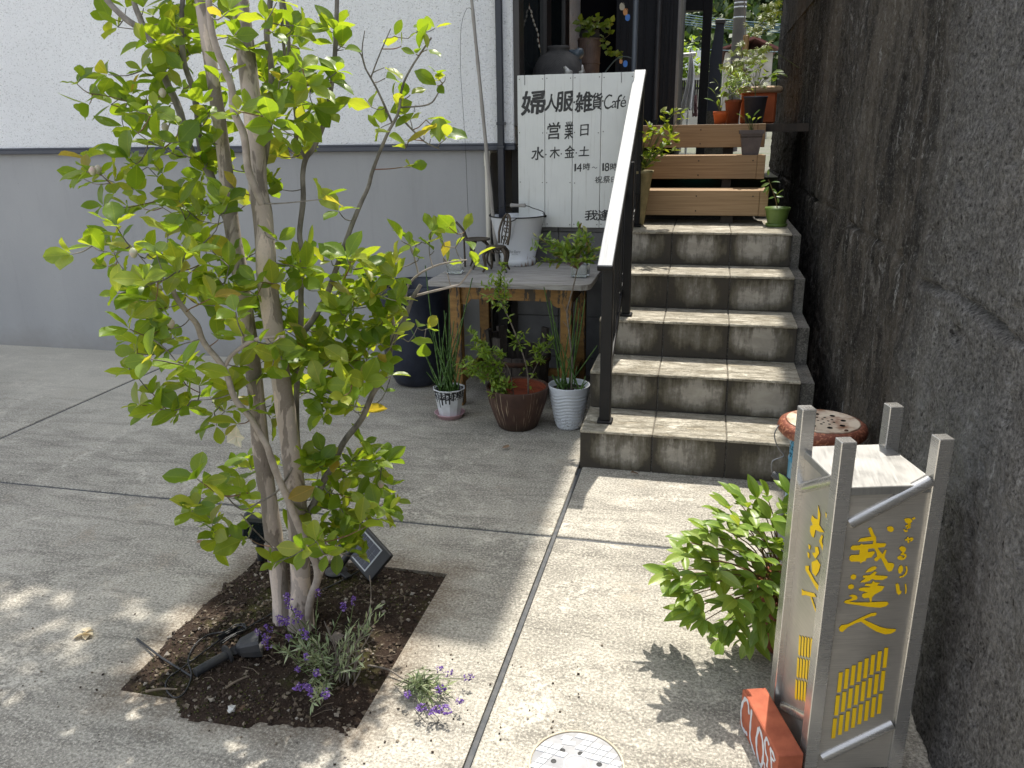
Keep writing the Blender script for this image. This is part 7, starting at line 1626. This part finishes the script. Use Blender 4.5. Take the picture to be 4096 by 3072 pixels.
# sunny tips of the long right hand branches
CL += [(900 / 2.212 + 0, 0)] * 0
CL += [(900 + .2043 * (x - 0), .2043 * y * 1.195) for x, y in ()]
def A3(*q): return [((900 + .452 * x) / 1.852, .452 * y / 1.852) for x, y in q]
CL += A3((1500,320),(1620,340),(1560,410),(1700,280),(1760,260),(1860,250),(1720,440),(1790,440),(1690,480),(1410,600),(1420,690),(1240,870),(1300,950),(1500,880),(1560,880),(1640,840),(1450,1000),(1530,960),(1680,990),(1640,1060),(1780,1060),(1850,1120),(1760,1200),(1820,1230),(1920,1150),(1960,1220),(1900,1270),(1640,1230),(1600,1270),(1600,1320),(1380,1130),(1460,1170),(1570,1480),(1640,1480),(1890,660),(1950,680),(1880,760),(1900,720),(980,280),(1040,420),(960,390),(760,780),(840,770),(1050,440))
MST = [(q, r) for q, r in SK]
LV = [leafm('tree_leaf', .061, .033 + .004 * (k % 3), MAT['treeleaf'], .16 + .09 * (k % 4), .10 + .16 * (k % 5), wide=.52 + .03 * (k % 2), seg=6, wave=.10 * (k % 3)) for k in range(10)]
pend = []
kd_pts = [q for q, r in SK]
for (u, v) in CL:
    # depth follows the nearest limb in the picture, then wanders smoothly so that the crown has body
    best = min(SK, key=lambda s: (lambda d: (d.dot(RGT) / d.dot(FWD) - (u * 1.8517 - IW / 2) / FPX) ** 2 + (-d.dot(UPV) / d.dot(FWD) - (v * 1.8517 - IH / 2) / FPX) ** 2)(s[0] - CAM))
    off = .26 * noise.noise(Vector((u * .011, v * .011, 4.2))) + U(-.10, .10)
    if u > 740 and v < 380: off *= .35
    if u > 880 and v > 440: off = off * .4 - .02
    q = px((u, v), best[0].y + off); pend.append(((q - best[0]).length, q))
def airy(q):
    d = q - CAM; u = (d.dot(RGT) / d.dot(FWD) * FPX + IW / 2) / 1.8517; v = (-d.dot(UPV) / d.dot(FWD) * FPX + IH / 2) / 1.8517
    return (u > 735 and v < 430) or (u > 862 and v >= 430)
for (d_, q) in list(pend):
    if R() < .5 and not airy(q): pend.append((d_ + .03, q + Vector((random.gauss(0, .028), random.gauss(0, .05), random.gauss(.004, .024)))))
pend.sort(key=lambda a: a[0])
nodes = [(q, 0) for q in kd_pts[::2]]
leaves = []; twigs = 0
rnd_out = Vector((-1.08, 1.85, 0))
for (_, q) in pend:
    def cost(n_):
        d = (n_[0] - q).length
        return d * (1.35 if n_[0].z > q.z + .02 else 1) + (.01 if n_[1] else 0)
    par = min(nodes, key=cost)[0]
    L_ = (q - par).length
    if L_ > .012:
        md = par.lerp(q, .5) + Vector((U(-.12, .12), U(-.12, .12), U(-.14, .02))) * L_
        m = MB(); pts = spline([par, md, q], 3); r0 = min(.0034, .0013 + .006 * L_)
        m.tube(pts, [r0 + (.0011 - r0) * i / (len(pts) - 1) for i in range(len(pts))], 5); m.build('twig', D if R() < .75 else MAT['redstem'], tree)
        for p_ in pts[2:-1]: nodes.append((p_, 1))
        dirv = (q - md).normalized()
    else: dirv = Vector((U(-.5, .5), U(-.5, .5), 1)).normalized()
    nodes.append((q, 1))
    ax_ = (dirv + Vector((0, 0, .55)) + Vector((U(-.2, .2), U(-.3, .1), 0))).normalized(); s1 = ax_.orthogonal().normalized(); s2_ = ax_.cross(s1); ph = R() * 6.28; nl = random.choice((1, 1, 2)) if airy(q) else random.choice((3, 3, 4, 4))
    for k in range(nl):
        a = ph + 2 * math.pi * k / nl + U(-.35, .35); sp_a = U(.55, 1.25); d = ax_ * math.cos(sp_a) + (s1 * math.cos(a) + s2_ * math.sin(a)) * math.sin(sp_a); d.z *= .8
        leaves.append((q + d * .004, leaf_quat(d, ax_ if R() < .7 else Vector((0, 0, 1)), U(-.45, .45)), U(.55, 1.25), random.randrange(10)))
    if L_ > .07 and R() < .5 and not airy(q):
        p_ = md.lerp(q, .3)
        for s_ in (-1, 1):
            d = (dirv * .5 + s1 * s_ + Vector((0, 0, .25))).normalized(); leaves.append((p_, leaf_quat(d, Vector((0, 0, 1)), U(-.3, .3)), U(.5, .9), random.randrange(10)))
# the part of the crown above the frame, which shades the leaves and the paving at the left
for k in range(330):
    if k < 22: z = U(1.78, 2.6); x = U(-2.2, -1.25); y = U(1.75, 2.5)
    else: z = U(2.75, 3.7); x = U(-2.75, -1.25) + .06 * (z - 3); y = 1.25 + .45 * z + U(-.12, .62)
    q = Vector((x, y, z))
    if px_ok := True:
        d0 = q - CAM; vv = -d0.dot(UPV) / d0.dot(FWD) * FPX + IH / 2
        if vv > -20: continue
    ph = R() * 6.28
    for j in range(4):
        a = ph + j * 1.57; d = Vector((math.cos(a), math.sin(a), U(.0, .6))).normalized(); leaves.append((q, leaf_quat(d, Vector((0, 0, 1)), U(-.4, .4)), U(.9, 1.25), random.randrange(10)))
tops = [s for s in SK if s[0].z > 1.65]
for k in range(26):
    a = random.choice(tops)[0]; b = Vector((U(-2.3, -1.2), U(1.9, 2.9), U(2.0, 3.4))); m = MB(); T(m, [a, a.lerp(b, .5) + Vector((0, 0, .08)), b], .005, .002, 5, 3); m.build('upper_branch', D, tree)
def shown(lf):
    q = lf[0]; d = q - CAM; f = d.dot(FWD); u = d.dot(RGT) / f * FPX + IW / 2; v = -d.dot(UPV) / f * FPX + IH / 2
    if not (-60 < u < IW + 60 and -40 < v < IH + 40): return 0
    nrm = lf[1] @ Vector((0, 0, 1)); return (lf[2] / f) ** 2 * (abs(nrm.dot(d.normalized())) + .15) * (1.25 if d.y < 1.9 else 1)
leaves.sort(key=shown, reverse=True)
off = wloc(tree)
for (q, r, s, k) in leaves[:300]: link('leaf', LV[k], tree, q - off, r, s)
m = MB()
for (q, r, s, k) in leaves[300:]: stamp(m, LV[k], q, r, s)
m.build('leaves', MAT['treeleaf'], tree, kind='stuff', fix=False)
MAT['bud'] = simple('cream_green_bud', (.42, .44, .30), (.50, .36, .32), 50, .6)
for (u, v) in A1((840, 290), (790, 465), (830, 690), (1045, 920), (315, 1265), (355, 1255), (850, 945), (1955, 610)) + A2((615, 395), (745, 525), (890, 915), (800, 660)) + A6((1478, 330)):
    nd_ = min(pend, key=lambda a: ((lambda d: (d.dot(RGT) / d.dot(FWD) - (u * 1.8517 - IW / 2) / FPX) ** 2 + (-d.dot(UPV) / d.dot(FWD) - (v * 1.8517 - IH / 2) / FPX) ** 2)(a[1] - CAM)))[1]
    q = px((u, v), nd_.y - .03); MB().lathe(q, [(0, -.010), (.005, -.008), (.009, 0), (.0085, .006), (.004, .012), (0, .0135)], 14, close=False).build('flower_bud', MAT['bud'], tree)
    m = MB(); T(m, [nd_, (nd_ + q) / 2 - Vector((0, 0, .006)), q - Vector((0, 0, .009))], .0016, .0018, 5, 2); m.build('bud_stalk', MAT['redstem'], tree)
fq = px((510, 942), YT - .12)
MAT['whitepetal'] = mk_leaf('white_petal', [(0, (.66, .64, .56)), (1, (.70, .68, .62))], .3, .6, tcol=(1.1, 1.05, .9)); wp = leafm('white_petal', .036, .030, MAT['whitepetal'], .3, .6, seg=4)
for k in range(5):
    a = k * 1.256; link('flower_petal', wp, tree, fq - off, leaf_quat(Vector((math.cos(a), U(-.6, -.2), math.sin(a))), Vector((0, -1, .2)), U(-.4, .4)), U(.8, 1.1))

# dead leaves on the paving
MAT['deadleaf'] = mk_leaf('dead_leaf', [(0, (.10, .06, .035)), (.5, (.20, .13, .08)), (1, (.28, .20, .14))], .15, .8, tcol=(1.2, 1.1, .9))
dl = leafm('dead_leaf', .050, .026, MAT['deadleaf'], .5, .9, seg=5, wave=.3)
for (pxl, lab) in (((2300 + 490 * .452, 1400 + 1103 * .452), 'pale curled dead leaf at the foot of the bottom step'), ((1500 + 1195 * .452, 1100 + 1535 * .452), 'dark brown dead leaf on the concrete in front of the brown pot'), ((785, 2180), 'small brown dead leaf on the concrete left of the tree')):
    c = P(*pxl, z=.003); o = link('dead_leaf', dl, None, c + Vector((0, 0, .009)), leaf_quat(Vector((U(-1, 1), U(-.4, .4), .05)), Vector((0, 0, 1)), U(-.4, .4)), .75); tag(o, lab, 'leaf')
